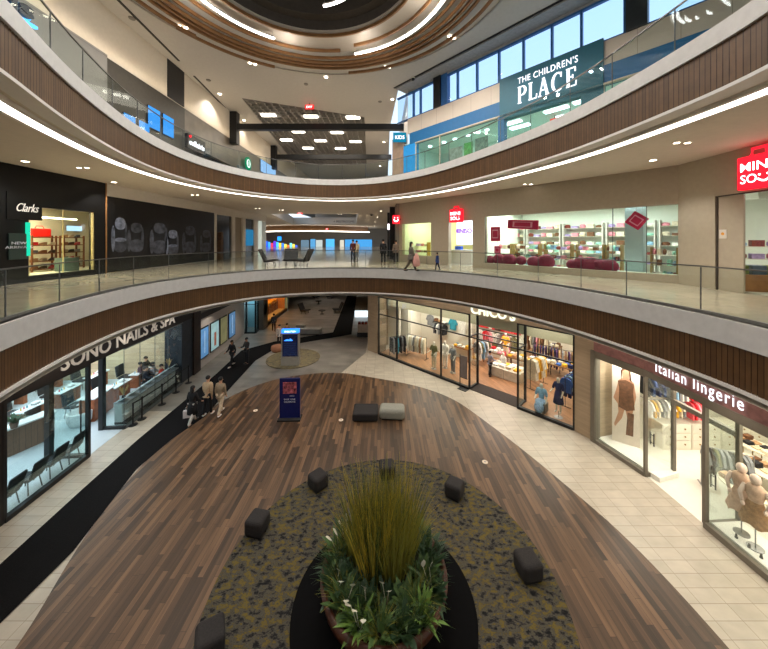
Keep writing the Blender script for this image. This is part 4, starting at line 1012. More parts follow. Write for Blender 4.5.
# people in the salon
for (u, v, z, h, tc_, lb, sit) in [(140, 361, 1.35, 1.65, (86, 50, 70), 'person in a plum top at a salon table, leftmost of the group', 1), (152.5, 362, 1.3, 1.65, (214, 220, 226), 'person in a white top seated in the middle of the salon group', 1),
        (161, 366, 1.2, 1.65, (178, 52, 34), 'person in an orange red top seated behind the salon counter', 1), (164.5, 356, 1.6, 1.72, (30, 32, 38), 'person in black standing behind the person in red in the salon', 0), (146, 366, 1.3, 1.65, (34, 40, 52), 'person in dark blue seated in front of the plum top', 1)]:
    p = at(u, v, z); p.z = 0
    if not sit: p = p + NS.n * .8 - NS.e * .3
    person(lb, p, NS.rz + R(200 if sit else 180), h, SIT if sit else STAND, ((.5, 1.), (.5, 1.)), mat('salon_top_%d' % u, tc_, .8), CHAR, 0, 'short', CHAR, fingers=True)
    if sit:
        t = thing('stool', 'black stool under the ' + lb.split(',')[0].replace('seated ', '')[:60], 'stool', p, 0)
        MB().cyl((0, 0, .36), .19, .06, 20).build('seat', CHAR, t, bevel=.01); MB().tube([(0, 0, .03), (0, 0, .37)], .03, 10).build('post', STEEL, t); MB().cyl((0, 0, 0), .2, .03, 20).build('base', STEEL, t)
t = thing('wall_lamp', 'small glowing wall lamp on the beige plank wall of the salon', 'lamp', NS.P(NS.len - .25, 3.2, 2.55), NS.rz + R(90))
MB().box(-.06, .06, -.03, .0, -.1, .1).build('bracket', BLACK, t); MB().ball((0, .1, 0), .1).build('globe', emis('lamp_warm', (255, 236, 196), 6), t, smooth=True)
# posters on the pale wall beyond the salon
PW = Fr((-11.38, 19.0), (-11.9, 26.4))
PWM = mat('poster_wall', (196, 190, 184), .6, noise=.03)
st(PW, MB().box(0, PW.len, 0, .2, 0, 3.1), 'wall_left', PWM)
st(PW, MB().box(0, PW.len, -.1, .2, 3.1, 3.45), 'trim_25', BLACK)
st(PW, MB().box(0, PW.len, 0, .2, 3.45, ZS1), 'wall_left', mat('grey_wall_plain', (128, 122, 114), .6, noise=.04))
pcs = [((90, 140, 190), 'tall light blue poster in a black frame, nearest of four on the pale wall'), ((150, 186, 190), 'pale poster with a figure in a black frame, second of four on the pale wall'), ((120, 118, 84), 'olive and brown poster in a black frame, third of four on the pale wall'), ((84, 126, 170), 'blue grey poster in a black frame, farthest of four on the pale wall')]
for i, ((ua, ub), (pc, lb)) in enumerate(zip(((199, 207.8), (209.6, 218.2), (219.3, 226.6), (228, 234.6)), pcs)):
    sa, sb = PW.u2s(ua), PW.u2s(ub)
    t = thing('wall_poster', lb, 'poster', PW.P((sa + sb) / 2, -.005, .55), PW.rz); w_ = (sb - sa) / 2
    MB().box(-w_, w_, -.06, 0, 0, 1.95).build('frame', BLACK, t, bevel=.01)
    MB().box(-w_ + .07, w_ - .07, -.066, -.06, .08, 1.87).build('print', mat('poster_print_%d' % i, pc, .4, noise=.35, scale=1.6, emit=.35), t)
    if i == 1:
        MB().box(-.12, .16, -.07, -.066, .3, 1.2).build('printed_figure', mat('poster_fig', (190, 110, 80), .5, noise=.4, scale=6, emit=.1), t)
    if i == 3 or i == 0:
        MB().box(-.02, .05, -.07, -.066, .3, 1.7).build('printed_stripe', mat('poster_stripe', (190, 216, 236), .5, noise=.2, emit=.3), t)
# ================================================================= centre of the first floor
def rugmat(name, cols, scale):
    m = bpy.data.materials.new(name); m.use_nodes = True; nt = m.node_tree; N = nt.nodes; L = nt.links; b = N['Principled BSDF']
    tc = N.new('ShaderNodeTexCoord'); mp = N.new('ShaderNodeMapping'); mp.inputs['Scale'].default_value = (.75, 1.15, 1); L.new(tc.outputs['Object'], mp.inputs['Vector'])
    n1 = N.new('ShaderNodeTexNoise'); n1.inputs['Scale'].default_value = scale; n1.inputs['Detail'].default_value = 6; n1.inputs['Roughness'].default_value = .68; L.new(mp.outputs[0], n1.inputs['Vector'])
    r = N.new('ShaderNodeValToRGB'); r.color_ramp.interpolation = 'LINEAR'; e = r.color_ramp.elements
    pos = [.36, .43, .48, .53, .58, .66]
    e[0].position = pos[0]; e[0].color = lin(cols[0]) + (1,); e[1].position = pos[-1]; e[1].color = lin(cols[5]) + (1,)
    for q in range(1, 5): k = e.new(pos[q]); k.color = lin(cols[q]) + (1,)
    L.new(n1.outputs['Fac'], r.inputs[0]); L.new(r.outputs[0], b.inputs['Base Color']); b.inputs['Roughness'].default_value = .95; b.inputs['Specular IOR Level'].default_value = .1
    return m
o = MB().cyl((0, 0, 0), 3.97, .03, 96).build('rug', rugmat('rug_mottle', [(30, 30, 32), (54, 53, 52), (90, 86, 76), (72, 68, 60), (112, 97, 42), (92, 86, 66)], 7.5), loc=(.05, 7.25, .014))
tag(o, 'large round mottled olive, yellow and charcoal rug around the central planter', 'rug')
o = MB().cyl((0, 0, 0), 1.75, .03, 64).build('rug', rugmat('rug_sand', [(88, 82, 72), (110, 102, 84), (134, 122, 94), (104, 98, 84), (146, 130, 90), (116, 110, 98)], 4), loc=(-6.1, 20.9, .02))
tag(o, 'round sandy mottled rug under the lit directory stand', 'rug')
PC = Vector((0, 6.75, .044))
PL = thing('planter', 'big round brown planter on a black disc in the middle of the rug', 'planter', PC)
POT = mat('pot_bronze', (74, 40, 26), .4, noise=.25, scale=3)
MB().lathe([(1.97, 0), (1.97, .06)], 64).build('base_disc', mat('disc_black', (12, 12, 13), .9, spec=.1), PL)
MB().lathe([(.95, .06), (1.12, .2), (1.3, .5), (1.36, .78), (1.28, .8), (1.2, .66)], 64, cap=False).build('bowl', POT, PL, smooth=True)
MB().lathe([(1.25, .62), (1.25, .66)], 48).build('soil', mat('soil', (44, 34, 26), .95, noise=.4, scale=20), PL)
GR = [mat('grass_gold', (196, 172, 62), .6, noise=.35, scale=3), mat('grass_olive', (150, 146, 62), .6, noise=.35, scale=3), mat('grass_green', (66, 88, 40), .6, noise=.35, scale=3)]
def blade(m, base, d, ln, w, droop):
    base = Vector(base); dd = Vector(d).normalized(); side = Vector((random.uniform(-1, 1), random.uniform(-1, 1), 0)).normalized(); p = base; vs = []; n = 5
    for i in range(n + 1):
        ww = w * (1 - i / n * .9); vs += [p - side * ww, p + side * ww]
        p = p + dd * ln / n; dd = (dd + Vector((dd.x, dd.y, -.35)) * droop * (i + 1) / n).normalized()
    m.add(vs, [(i * 2, i * 2 + 1, i * 2 + 3, i * 2 + 2) for i in range(n)])
place = ['at the left rear', 'at the rear centre', 'at the right rear', 'left of centre', 'in the very centre', 'right of centre', 'left front of the tall ones', 'right front of the tall ones']
gp = [(-.42, .62), (0, .78), (.42, .62), (-.5, .2), (-.05, .3), (.42, .22), (-.22, -.08), (.2, -.06)]
for i, (x, y) in enumerate(gp):
    t = thing('tall_grass', 'clump of tall golden green grass in the planter, ' + place[i], 'plant', PC + Vector((x, y, .66)), 0, 'tall grasses in the planter')
    for q, nb in ((0, 85), (1, 85)):
        m = MB()
        for b in range(nb):
            a = random.uniform(0, 6.283); r_ = random.uniform(0, .24); tl = random.uniform(.02, .34) 
            blade(m, (r_ * math.cos(a), r_ * math.sin(a), 0), (math.cos(a) * tl + x * .12, math.sin(a) * tl + y * .06, 1), random.uniform(1.15, 1.95), random.uniform(.008, .014), random.uniform(.02, .45) ** 1.5 * 1.4)
        if q == 0: m.build('blades', GR[i % 2], t)
        else: m.build('seed_heads', GR[2 - (i % 2)], t)
FLOWER = mat('peace_lily_white', (236, 232, 216), .5, noise=.03)
lp = []
for i in range(17):
    a = R(-168 + i * 9.6 * 2.1); lp.append((1.02 * math.cos(a), 1.02 * math.sin(a)))
lpos = [(-.95, .75), (-1.05, .45), (-1.02, .1), (-1.0, -.3), (-.8, -.65), (-.45, -.95), (-.35, -.6), (-.1, -1.05), (.05, -.55), (.35, -1.0), (.45, -.6), (.75, -.8), (1.0, -.4), (.85, -.15), (1.02, .15), (1.05, .5), (.8, .85), (-.6, -.2)]
side = ['rear left', 'left', 'left', 'left', 'front left', 'front left', 'front left', 'front', 'front middle', 'front', 'front right', 'front right', 'right', 'right', 'right', 'rear right', 'rear right', 'middle left']
for i, (x, y) in enumerate(lpos):
    kind = i % 3
    t = thing('leafy_plant', ('broad dark leafy plant', 'fresh green leafy plant', 'bushy dark green plant')[kind] + (' with white flowers' if i in (0, 1, 3, 4, 5, 8, 12, 6) else '') + ' in planter, ' + side[i] + ', %s round' % nth(i), 'plant', PC + Vector((x, y, .66)), 0, 'leafy plants in the planter')
    m = MB()
    for b in range(30):
        a = random.uniform(0, 6.283); el = random.uniform(.25, 2.4)
        leaf(m, (.05 * math.cos(a), .05 * math.sin(a), .02), (math.cos(a) + x * .25, math.sin(a) + y * .25, el), random.uniform(.26, .52), random.uniform(.035, .075) if kind != 2 else random.uniform(.025, .045), random.uniform(.5, 1.3), 4)
    m.build('leaves', LEAF[(0, 1, 0)[kind]] if i not in (5, 11) else LEAF[2], t)
    if i in (0, 1, 3, 4, 5, 8, 12, 6):
        for q in range(2 if i != 5 else 3):
            fx, fy = random.uniform(-.16, .16), random.uniform(-.16, .16); m = MB()
            m.tube([(fx * .3, fy * .3, .05), (fx * 1.3, fy * 1.3, .4)], .006, 6); leaf(m, (fx * 1.3, fy * 1.3, .39), (fx * 2 + x * .3, fy * 2 + y * .3 - .3, .8), .19, .055, .5)
            m.build('flower', FLOWER, t)
for i in range(26):
    a = 2 * math.pi * i / 26 + .05; rr = random.uniform(.75, 1.18)
    t = thing('grass_tuft', 'low green grass tuft at the planter rim, %s anticlockwise from the right' % nth(i), 'plant', PC + Vector((rr * math.cos(a), rr * math.sin(a), .66)), 0, 'low grass tufts in the planter')
    m = MB()
    for b in range(70):
        q = random.uniform(0, 6.283); tl = random.uniform(.1, .9)
        blade(m, (.06 * math.cos(q), .06 * math.sin(q), 0), (math.cos(q) * tl + .25 * math.cos(a), math.sin(q) * tl + .25 * math.sin(a), 1), random.uniform(.35, .72), .009, random.uniform(.2, .7))
    m.build('blades', (GR[2], LEAF[0], GR[2], GR[1])[i % 4], t)
# stools around the rug
POUF = mat('stool_fabric', (46, 43, 43), .85, noise=.2, scale=30)
pou = [(318, 474, 'charcoal cube stool on the rug edge, upper left of the grasses'), (387, 463.5, 'charcoal cube stool directly behind the tall grass'), (454.5, 482, 'charcoal cube stool on the rug edge, upper right of the grasses'),
       (528, 557, 'charcoal cube stool at the right edge of the rug'), (257.5, 516, 'charcoal cube stool at the left edge of the rug'), (210, 630, 'charcoal cube stool nearest the camera at the lower left rug edge')]
rc = Vector((.05, 7.25))
for u, v, lb in pou:
    p = at(u, v, .45); a = math.atan2(p.y - rc.y, p.x - rc.x)
    t = thing('cube_stool', lb, 'stool', (p.x, p.y, .044), a + R(8), 'charcoal stools around the rug')
    MB().box(-.26, .26, -.26, .26, .03, .43).build('cushion', POUF, t, bevel=.09, seg=4)
    MB().box(-.21, .21, -.21, .21, 0, .03).build('base', BLACK, t)
p = at(365, 423, 0)
t = thing('bench_seat', 'low square charcoal ottoman beside the pale grey one on the wood floor', 'ottoman', (p.x, p.y + .48, .014), 0)
MB().box(-.56, .56, -.47, .47, .03, .36).build('cushion', POUF, t, bevel=.07, seg=4); MB().box(-.5, .5, -.4, .4, 0, .03).build('base', BLACK, t)
p = at(392, 421.7, 0)
t = thing('bench_seat', 'rounded pale grey ottoman right of the charcoal one', 'ottoman', (p.x + .02, p.y + .37, .014), R(-4))
MB().box(-.56, .56, -.36, .36, .02, .47).build('cushion', mat('ottoman_grey', (150, 150, 140), .85, noise=.12, scale=25), t, bevel=.14, seg=5); MB().box(-.45, .45, -.28, .28, 0, .03).build('base', BLACK, t)
# blue promotional stand
p = at(289.3, 420.5, 0)
t = thing('poster_stand', 'tall dark blue poster stand with a photo panel on the wood floor', 'sign', (p.x, p.y + .1, .014), R(2))
NAVY = mat('stand_navy', (16, 26, 92), .45, noise=.06)
MB().box(-.5, .5, -.24, .24, 0, .07).build('base', CHAR, t, bevel=.01)
MB().box(-.45, .45, -.04, .04, .07, 1.82).build('panel', NAVY, t, bevel=.008)
MB().box(-.3, .3, -.046, -.04, 1.15, 1.66).build('photo', mat('photo_mix', (170, 90, 100), .5, noise=.95, scale=7), t)
WTX = mat('print_white', (214, 218, 232), .5, noise=.02)
for (b, h, l, z) in (('SHOP. DINE.', .07, .52, .86), ('CELEBRATE', .07, .5, .75), ('SONO', .05, .2, .25)):
    fit_text('printed_line', b, h, l, (-l / 2, -.043, z), 0, WTX, t, .002)
MB().lathe([(.06, 0), (.06, .004)], 20).build('printed_emblem', WTX, t).rotation_euler = (R(90), 0, 0)
t.children[-1].location = (0, -.041, 1.02)
# lit directory
p = at(289.5, 366.5, 0)
t = thing('directory_stand', 'lit black directory stand with a blue header behind the blue poster stand', 'sign', (p.x, p.y + .25, .05), R(3))
MB().box(-.56, .56, -.24, .24, 0, .5).build('base', mat('plinth_grey', (146, 140, 132), .5, noise=.05), t)
MB().box(-.56, .56, -.16, .16, .5, 2.02).build('cabinet', mat('plinth_grey', (146, 140, 132), .5, noise=.05), t)
MB().box(-.48, .48, -.175, -.16, .56, 1.96).build('screen', mat('screen_dark', (14, 20, 44), .2, noise=.3, scale=4, emit=.35), t)
MB().box(-.54, .54, -.18, .16, 2.04, 2.24).build('header', emis('header_blue', (40, 120, 255), 1.6), t)
fit_text('header_text', 'DIRECTORY', .1, .72, (-.34, -.185, 2.09), 0, emis('header_white', (235, 245, 255), 2.), t, .003)
m = MB(); m.prismy([(-.36, 1.58), (-.2, 1.66), (-.05, 1.63), (.0, 1.7), (.1, 1.64), (.16, 1.6), (.16, 1.54), (-.36, 1.54)], -.18, -.177); m.build('map_shape', emis('map_blue', (50, 120, 240), 1.5), t)
m = MB()
for i in range(7): m.box(-.4, .4, -.178, -.176, .66 + i * .12, .67 + i * .12)
m.build('screen_lines', emis('line_blue', (60, 84, 140), .5), t)
# floor boxes in the wood floor
for u, v, lb in ((341, 420, 'small pale floor socket left of the ottomans'), (255.5, 410.5, 'small pale floor socket left of the blue stand'), (485, 462, 'small pale floor socket right of the rug')):
    p = at(u, v, .014); t = thing('floor_socket', lb, 'socket', p); MB().cyl((0, 0, 0), .1, .008, 20).build('lid', mat('socket_pale', (226, 210, 190), .4), t); MB().cyl((0, 0, .008), .03, .004, 12).build('latch', STEEL, t)
# people
jk = lambda n, c: mat(n, c, .85, noise=.15, scale=20)
t, J = person('person in a long black coat carrying a white bag beside the salon', at(192.5, 424, 0), R(-12), 1.7, WALK, ((-.2, .1), (.35, .5)), jk('coat_black', (24, 24, 28)), jk('trousers_pale', (196, 192, 186)), .42, 'long', CHAR)
hd = t.location + Matrix.Rotation(R(-12), 3, 'Z') @ J['hd0']
b = thing('carrier_bag', 'white carrier bag hanging from the hand of the person in the black coat', 'bag', (hd.x, hd.y, hd.z - .42), R(20))
MB().box(-.15, .15, -.06, .06, 0, .32).build('bag_body', mat('bag_white', (220, 210, 212), .6), b, bevel=.015)
m = MB(); m.tube([(-.08, 0, .32), (-.05, 0, .43), (.05, 0, .43), (.08, 0, .32)], .008, 6); m.build('strap', mat('bag_white', (220, 210, 212), .6), b)
person('person in a beige jacket and black trousers, left one of the walking pair', at(207.8, 415, 0), R(-6), 1.8, ((-.15, .1), (.12, .05)), ((.1, .3), (-.1, .2)), jk('jacket_beige', (192, 164, 132)), jk('trousers_black', (26, 26, 30)), 0, 'short', mat('shoe_white', (220, 214, 208), .5))
person('person in a khaki jacket and cream trousers, right one of the walking pair', at(220.5, 414, 0), R(-6), 1.74, WALK, ((-.15, .3), (.1, .3)), jk('jacket_khaki', (158, 140, 116)), jk('trousers_cream', (212, 190, 162)), 0, 'short', mat('shoe_white', (220, 214, 208), .5))
person('person in a black jacket and light shoes walking towards the camera on the black carpet', at(232, 366, 0), R(160), 1.68, WALK, ((-.3, .4), (.3, .8)), jk('jacket_black', (28, 27, 30)), jk('trousers_black', (26, 26, 30)), 0, 'long', mat('shoe_white', (220, 214, 208), .5), sk=1)
person('person in dark grey clothes standing on the black carpet with hands joined', at(246.8, 364, 0), R(150), 1.72, STAND, ((.35, 1.3), (.35, 1.3)), jk('jacket_dark', (44, 42, 44)), jk('trousers_dark', (36, 36, 40)), 0, 'short', CHAR, sk=1)
person('far person in dark trousers walking past the orange lit shop', at(273.8, 331.5, 0), R(20), 1.6, WALK, ((.2, .2), (-.2, .2)), jk('jacket_slate', (70, 76, 84)), jk('trousers_dark', (36, 36, 40)), 0, 'short', CHAR)
person('person in a pale top standing behind the lit directory stand', at(279.5, 346.5, 0), R(200), 1.66, STAND, ((.2, .6), (.1, .5)), jk('top_pale', (206, 200, 192)), jk('trousers_black', (26, 26, 30)), 0, 'short', CHAR)
person('person mostly hidden behind the directory stand', at(287, 345, 0), R(170), 1.66, STAND, ((.1, .3), (.1, .3)), jk('jacket_tan', (140, 100, 78)), jk('trousers_dark', (36, 36, 40)), 0, 'short', CHAR)
p = at(276.5, 352.5, 0); t = thing('tan_seat', 'low round tan seat left of the directory stand', 'seat', (p.x, p.y + .3, .006)); MB().lathe([(.42, .03), (.48, .15), (.46, .36), (.3, .42)], 24).build('cushion', mat('seat_tan', (170, 118, 88), .8, noise=.15), t, smooth=True); MB().cyl((0, 0, 0), .4, .04, 24).build('base', BLACK, t)
# vestibule with dark framed glass doors and the orange lit shop beyond it
VS = Fr((-12.55, 26.55), (-11.0, 26.55)); vz = 3.6
front(VS, [0, .75, VS.len], .05, vz, 14, BLACK, (2.5,), GREENGLASS, .12)
VS2 = Fr((-11.0, 26.55), (-11.2, 27.6)); front(VS2, [0, VS2.len], .05, vz, 15, BLACK, (2.5,), GREENGLASS, .12)
struct(MB().box(-12.7, -10.9, 26.5, 29, vz, ZS1).build('wall_left', PWM))
struct(MB().box(-12.7, -12.5, 24, 29, 0, ZS1).build('wall_left', PWM))
struct(MB().box(-12.6, -11.0, 28.5, 28.7, 0, vz).build('wall_left', mat('pale_blue_wall', (150, 186, 196), .6, noise=.03)))
struct(MB().box(-11.3, -10.75, 27.6, 28.7, 0, ZS1).build('wall_left', mat('pier_taupe', (120, 108, 98), .6, noise=.06)))
t = thing('notice_stand', 'grey notice panel on the pier beside the dark framed doors', 'sign', (-10.74, 28.1, 1.2), R(90)); MB().box(-.35, .35, -.0, .03, 0, 1.0).build('panel', mat('panel_grey', (140, 144, 148), .5, noise=.1), t); MB().box(-.36, .36, .0, .02, -.03, 1.03).build('frame', STEEL, t)
OS = Fr((-10.95, 28.7), (-11.0, 35.0)); 
struct(OS.build(MB().box(0, 6.2, -.006, .006, .3, 3.4), 'window_16', GLASS))
st(OS, MB().box(0, 6.3, -.1, .2, 3.4, ZS1), 'wall_left', mat('dark_brown_pier', (44, 34, 30), .5, noise=.25, scale=3))
st(OS, MB().box(0, 6.3, -.06, .2, 0, .3), 'wall_left', mat('dark_brown_pier', (44, 34, 30), .5, noise=.25, scale=3))
OR = mat('orange_shop_wall', (226, 150, 66), .6, noise=.1)
st(OS, MB().box(0, 6.3, 3.2, 3.4, 0, ZS1), 'wall_left', OR); st(OS, MB().box(0, .1, .2, 3.3, 0, ZS1), 'wall_left', OR); st(OS, MB().box(6.2, 6.3, .2, 3.3, 0, ZS1), 'wall_left', OR)
st(OS, MB().box(0, 6.3, .1, 3.3, 3.5, 3.6), 'ceiling', SHOPW)
st(OS, MB().box(.1, 6.2, .1, 3.3, 0, .3), 'floor', mat('light_display_floor', (222, 190, 130), .5, noise=.05))
for i in range(6):
    s_ = .8 + i * .98; cn = ('orange glass', 'amber wood')[i % 2]
    t = thing('display_case', 'lit %s display case in the orange shop, %s from the doors' % (cn, nth(i)), 'display case', OS.P(s_, 1.2, .3), OS.rz, 'display cases in the orange shop')
    MB().box(-.36, .36, -.3, .3, 0, .85).build('body', mat('case_wood', (140, 84, 40), .5, noise=.2), t); MB().box(-.34, .34, -.28, .28, .85, 1.15).build('goods', mat('case_goods', (236, 170, 70), .4, noise=.6, scale=9), t)
# far hall: planter bench, lounge chairs, tables, wall on the right
p = at(305, 335.5, 0)
t = thing('long_bench', 'long pale bench with a raised back end in the far hall', 'bench', (p.x + .2, p.y + .5, .006), R(-3))
MB().box(-1.15, 1.05, -.4, .4, .06, .5).build('seat', mat('bench_grey', (160, 158, 150), .7, noise=.06), t, bevel=.05, seg=3); MB().box(-1.15, -.4, .0, .42, .5, .72).build('back', mat('bench_grey', (160, 158, 150), .7, noise=.06), t, bevel=.05); MB().box(-1.05, .95, -.3, .3, 0, .06).build('base', BLACK, t)
def lounge(label, loc, rz, grp, sc=1.):
    t = thing('lounge_chair', label, 'chair', loc, rz, grp)
    m = MB(); m.obox((0, .05, .36), (.74 * sc, .7 * sc, .13), 0, .1); m.build('seat', mat('lounge_black', (38, 36, 38), .6, noise=.1), t, bevel=.05, seg=3)
    m = MB(); m.obox((0, -.4 * sc, .72), (.76 * sc, .1, .85), 0, .45); m.build('backrest', mat('lounge_black', (38, 36, 38), .6, noise=.1), t, bevel=.045, seg=3)
    for sx in (-1, 1):
        for sy in (-1, 1): MB().tube([(sx * .24, sy * .2, .32), (sx * .3, sy * .28, 0)], .02, 8).build('leg', BLACK, t)
    return t
def lowtable(label, loc, grp=None):
    t = thing('low_table', label, 'table', loc, 0, grp); MB().cyl((0, 0, .36), .38, .05, 24).build('tabletop', CHAR, t, bevel=.01); MB().tube([(0, 0, .03), (0, 0, .37)], .04, 10).build('post', BLACK, t); MB().cyl((0, 0, 0), .24, .03, 20).build('base', BLACK, t)
lounge('black lounge chair on the left of the far seating group downstairs', at(305, 313.5, 0), R(-110), 'far lounge chairs', 1.15)
lounge('black lounge chair on the right of the far seating group, by the black carpet', at(337, 312.5, 0), R(110), 'far lounge chairs', 1.15)
lowtable('small dark table between the two far lounge chairs downstairs', at(322, 314, 0))
lounge('black lounge chair farthest back, left of two', at(315.5, 299, 0), R(-60), 'far lounge chairs', 1.15)
lounge('black lounge chair farthest back, right of two', at(329.5, 298.5, 0), R(100), 'far lounge chairs', 1.15)
lowtable('dark round table before the farthest chairs', at(318.5, 304, 0))
struct(MB().box(-1.0, -.8, 30, 70, 0, ZS1).build('wall_right', TRAV)); struct(MB().box(-18.2, -18, 35, 70, 0, ZS1).build('wall_left', PWM)); struct(MB().box(-18, -10.9, 35.0, 35.2, 0, ZS1).build('wall_left', mat('pale_blue_wall', (150, 186, 196), .6, noise=.03))); struct(MB().box(-18, -.8, 69.8, 70, 0, ZS1).build('wall_far', PWM))
p = at(362.5, 337.5, 0); t = thing('display_stand', 'small pale display stand with red and dark goods beside the right pier', 'display stand', (p.x, p.y + .4, .006), 0)
MB().box(-.45, .45, -.3, .3, .0, .35).build('base', CHAR, t); MB().box(-.42, .42, -.26, .26, .35, 1.0).build('panel', mat('stand_pale', (196, 176, 156), .6, noise=.1), t, bevel=.02)
for i in range(3): MB().box(-.38 + i * .27, -.16 + i * .27, -.2, .1, 1.0, 1.2).build('goods', mat('goods_red', (120, 50, 40), .6, noise=.3), t, bevel=.02)
t = thing('lit_sign', 'small white lit sign box above the display stand by the right pier', 'sign', (at(362, 317, 0).x, at(362, 317, 0).y, .0), 0)
MB().box(-.75, .75, -.08, .08, .0, .65).build('light_box', emis('box_white', (210, 230, 240), 1.1), t); MB().box(-.78, .78, -.04, .1, 0, .02).build('frame', STEEL, t)
t = thing('lit_sign', 'yellow lit sign far down the right wall of the lower hall', 'sign', (-1.02, 33.5, .6), R(-90)); MB().box(-.6, .6, -.04, 0, 0, 1.6).build('panel', emis('yellow_glow', (236, 220, 110), 1.0), t); MB().box(-.64, .64, -.02, 0, -.04, 1.64).build('frame', STEEL, t)
# ================================================================= second floor
def railing(curve, z, label, y_from, xr):
    t = thing('glass_railing', label, 'railing', (0, 0, 0))
    cu = offset(curve, .14); n = len(cu)
    i0 = max(range(n), key=lambda i: -cu[i][1])
    cu = cu[i0:] + cu[:i0]                       # start behind the camera
    MB().ribbon(cu, [(-.04, z), (-.04, z + .07), (.04, z + .07), (.04, z)]).build('base_shoe', mat('shoe_metal', (120, 118, 114), .45, .3), t)
    m = MB(); m.ribbon(cu, [(-.022, z + 1.07), (-.022, z + 1.1), (.022, z + 1.1), (.022, z + 1.07), (-.022, z + 1.07)]); m.build('top_rail', mat('rail_dark', (96, 94, 92), .4, .4), t)
    L = 0; seg = []; cur = [cu[0]]
    for a, b in zip(cu, cu[1:] + cu[:1]):
        L += math.hypot(b[0] - a[0], b[1] - a[1]); cur.append(b)
        if L > 1.5: seg.append(cur); cur = [b]; L = 0
    for s_ in seg:
        if min(p[1] for p in s_) < y_from or len(s_) < 2: continue
        pts = list(s_); d = Vector(pts[0]) - Vector(pts[1]); e0 = Vector(pts[1]) + d * .97; pts[0] = (e0.x, e0.y)
        q = pts[0]; MB().cyl((q[0], q[1], z + .06), .014, 1.0, 6).build('joint', mat('joint_grey', (84, 86, 86), .4), t)
        MB().ribbon(pts, [(-.007, z + .06), (-.007, z + 1.07), (.007, z + 1.07), (.007, z + .06)], False).build('glass_panel', RAILGLASS, t)
    return t
railing(C2, Z2, 'curved glass railing with a dark top rail around the second floor opening', 3.2, 0)
railing(C3, Z3, 'curved glass railing with a dark top rail around the upper balcony', 3.2, 0)
# ---- left: black shoe shop front, mural wall, doors
XL = -14.3
LF = Fr((XL, 4), (XL, 60), Z2); lu = LF.u2s
BLK = mat('black_front', (11, 11, 12), .45, noise=.15, scale=2, spec=.3)
H2 = ZS2 - Z2
w0, w1, w2_ = lu(26), lu(93), lu(103.5)
st(LF, MB().box(-4, w0, -.1, .2, 0, H2), 'wall_left', BLK); st(LF, MB().box(w1, w2_, -.1, .2, 0, H2), 'wall_left', BLK)
st(LF, MB().box(w0, w1, -.1, .2, 3.05, H2), 'wall_left', BLK); st(LF, MB().box(w0, w1, -.1, .2, 0, .25), 'wall_left', BLK)
w = struct(LF.build(MB().box(w0, w1, -.006, .006, .25, 3.05), 'window_17', GLASS))
m = MB(); xm = (w0 + w1) / 2; m.box(xm - .01, xm + .01, -.02, .02, .25, 3.05); m.box(w0, w0 + .05, -.08, .05, .25, 3.05); m.box(w1 - .06, w1, -.05, .05, .25, 3.05); m.build('window_frame', mat('pale_gold', (200, 184, 130), .4), w)
CRW = mat('cream_shop_wall', (230, 224, 204), .6, noise=.02)
st(LF, MB().box(w0 - 3, w1 + 4.2, 3.0, 3.2, 0, H2), 'wall_left', CRW); st(LF, MB().box(w1 + 3.9, w1 + 4.05, .2, 3.0, 0, H2), 'wall_left', CRW); st(LF, MB().box(w0 - 3, w0 - 2.9, .1, 3.0, 0, H2), 'wall_left', CRW)
st(LF, MB().box(w0 - 3, w1 + 4, .2, 3.1, 3.3, 3.4), 'ceiling', CRW); st(LF, MB().box(w0 - 3, w1 + 4, .2, 3.0, .0, .2), 'floor', CRW)
t = thing('shop_sign', 'silver script Clarks lettering on the black shop front upstairs', 'sign', LF.P(lu(13), -.13, 2.82), LF.rz)
fit_text('letters', 'Clarks', .34, lu(35.5) - lu(13), (0, 0, 0), 0, mat('sign_silver', (214, 210, 204), .35, noise=.02, emit=.25), t, .02, .0, .45)
MB().box(-.3, lu(39) - lu(13), .0, .1, -.32, .72).build('backing', BLK, t)
MB().box(w0 - lu(13) - .12, w0 - lu(13), -.05, .02, -1.75, -.42).build('accent_strip', emis('teal_glow', (30, 190, 150), .9), t)
t = thing('notice_board', 'dark green notice board with white lines beside the shoe shop window', 'sign', LF.P(lu(15), -.16, .95), LF.rz)
wd = lu(25) - lu(5.5); MB().box(-wd / 2, wd / 2, 0, .06, 0, 1.0).build('board', mat('board_green', (42, 58, 54), .5, noise=.1), t, bevel=.01)
for z, l, b in ((.58, .5, 'NEW'), (.42, .9, 'ARRIVALS')): fit_text('printed_line', b, .11, l, (-l / 2, -.01, z), 0, WTX, t, .004)
t = thing('fixture', 'slim glowing ceiling bar light inside the shoe shop window', 'light', LF.P((w0 + w1) / 2 + 1.0, 1.6, 2.72), LF.rz); MB().box(-1.5, 1.2, -.05, .05, 0, .06).build('tube', emis('tube_warm', (255, 244, 200), 5), t); MB().box(-1.5, 1.2, -.07, .07, .06, .09).build('housing', WHITE, t)
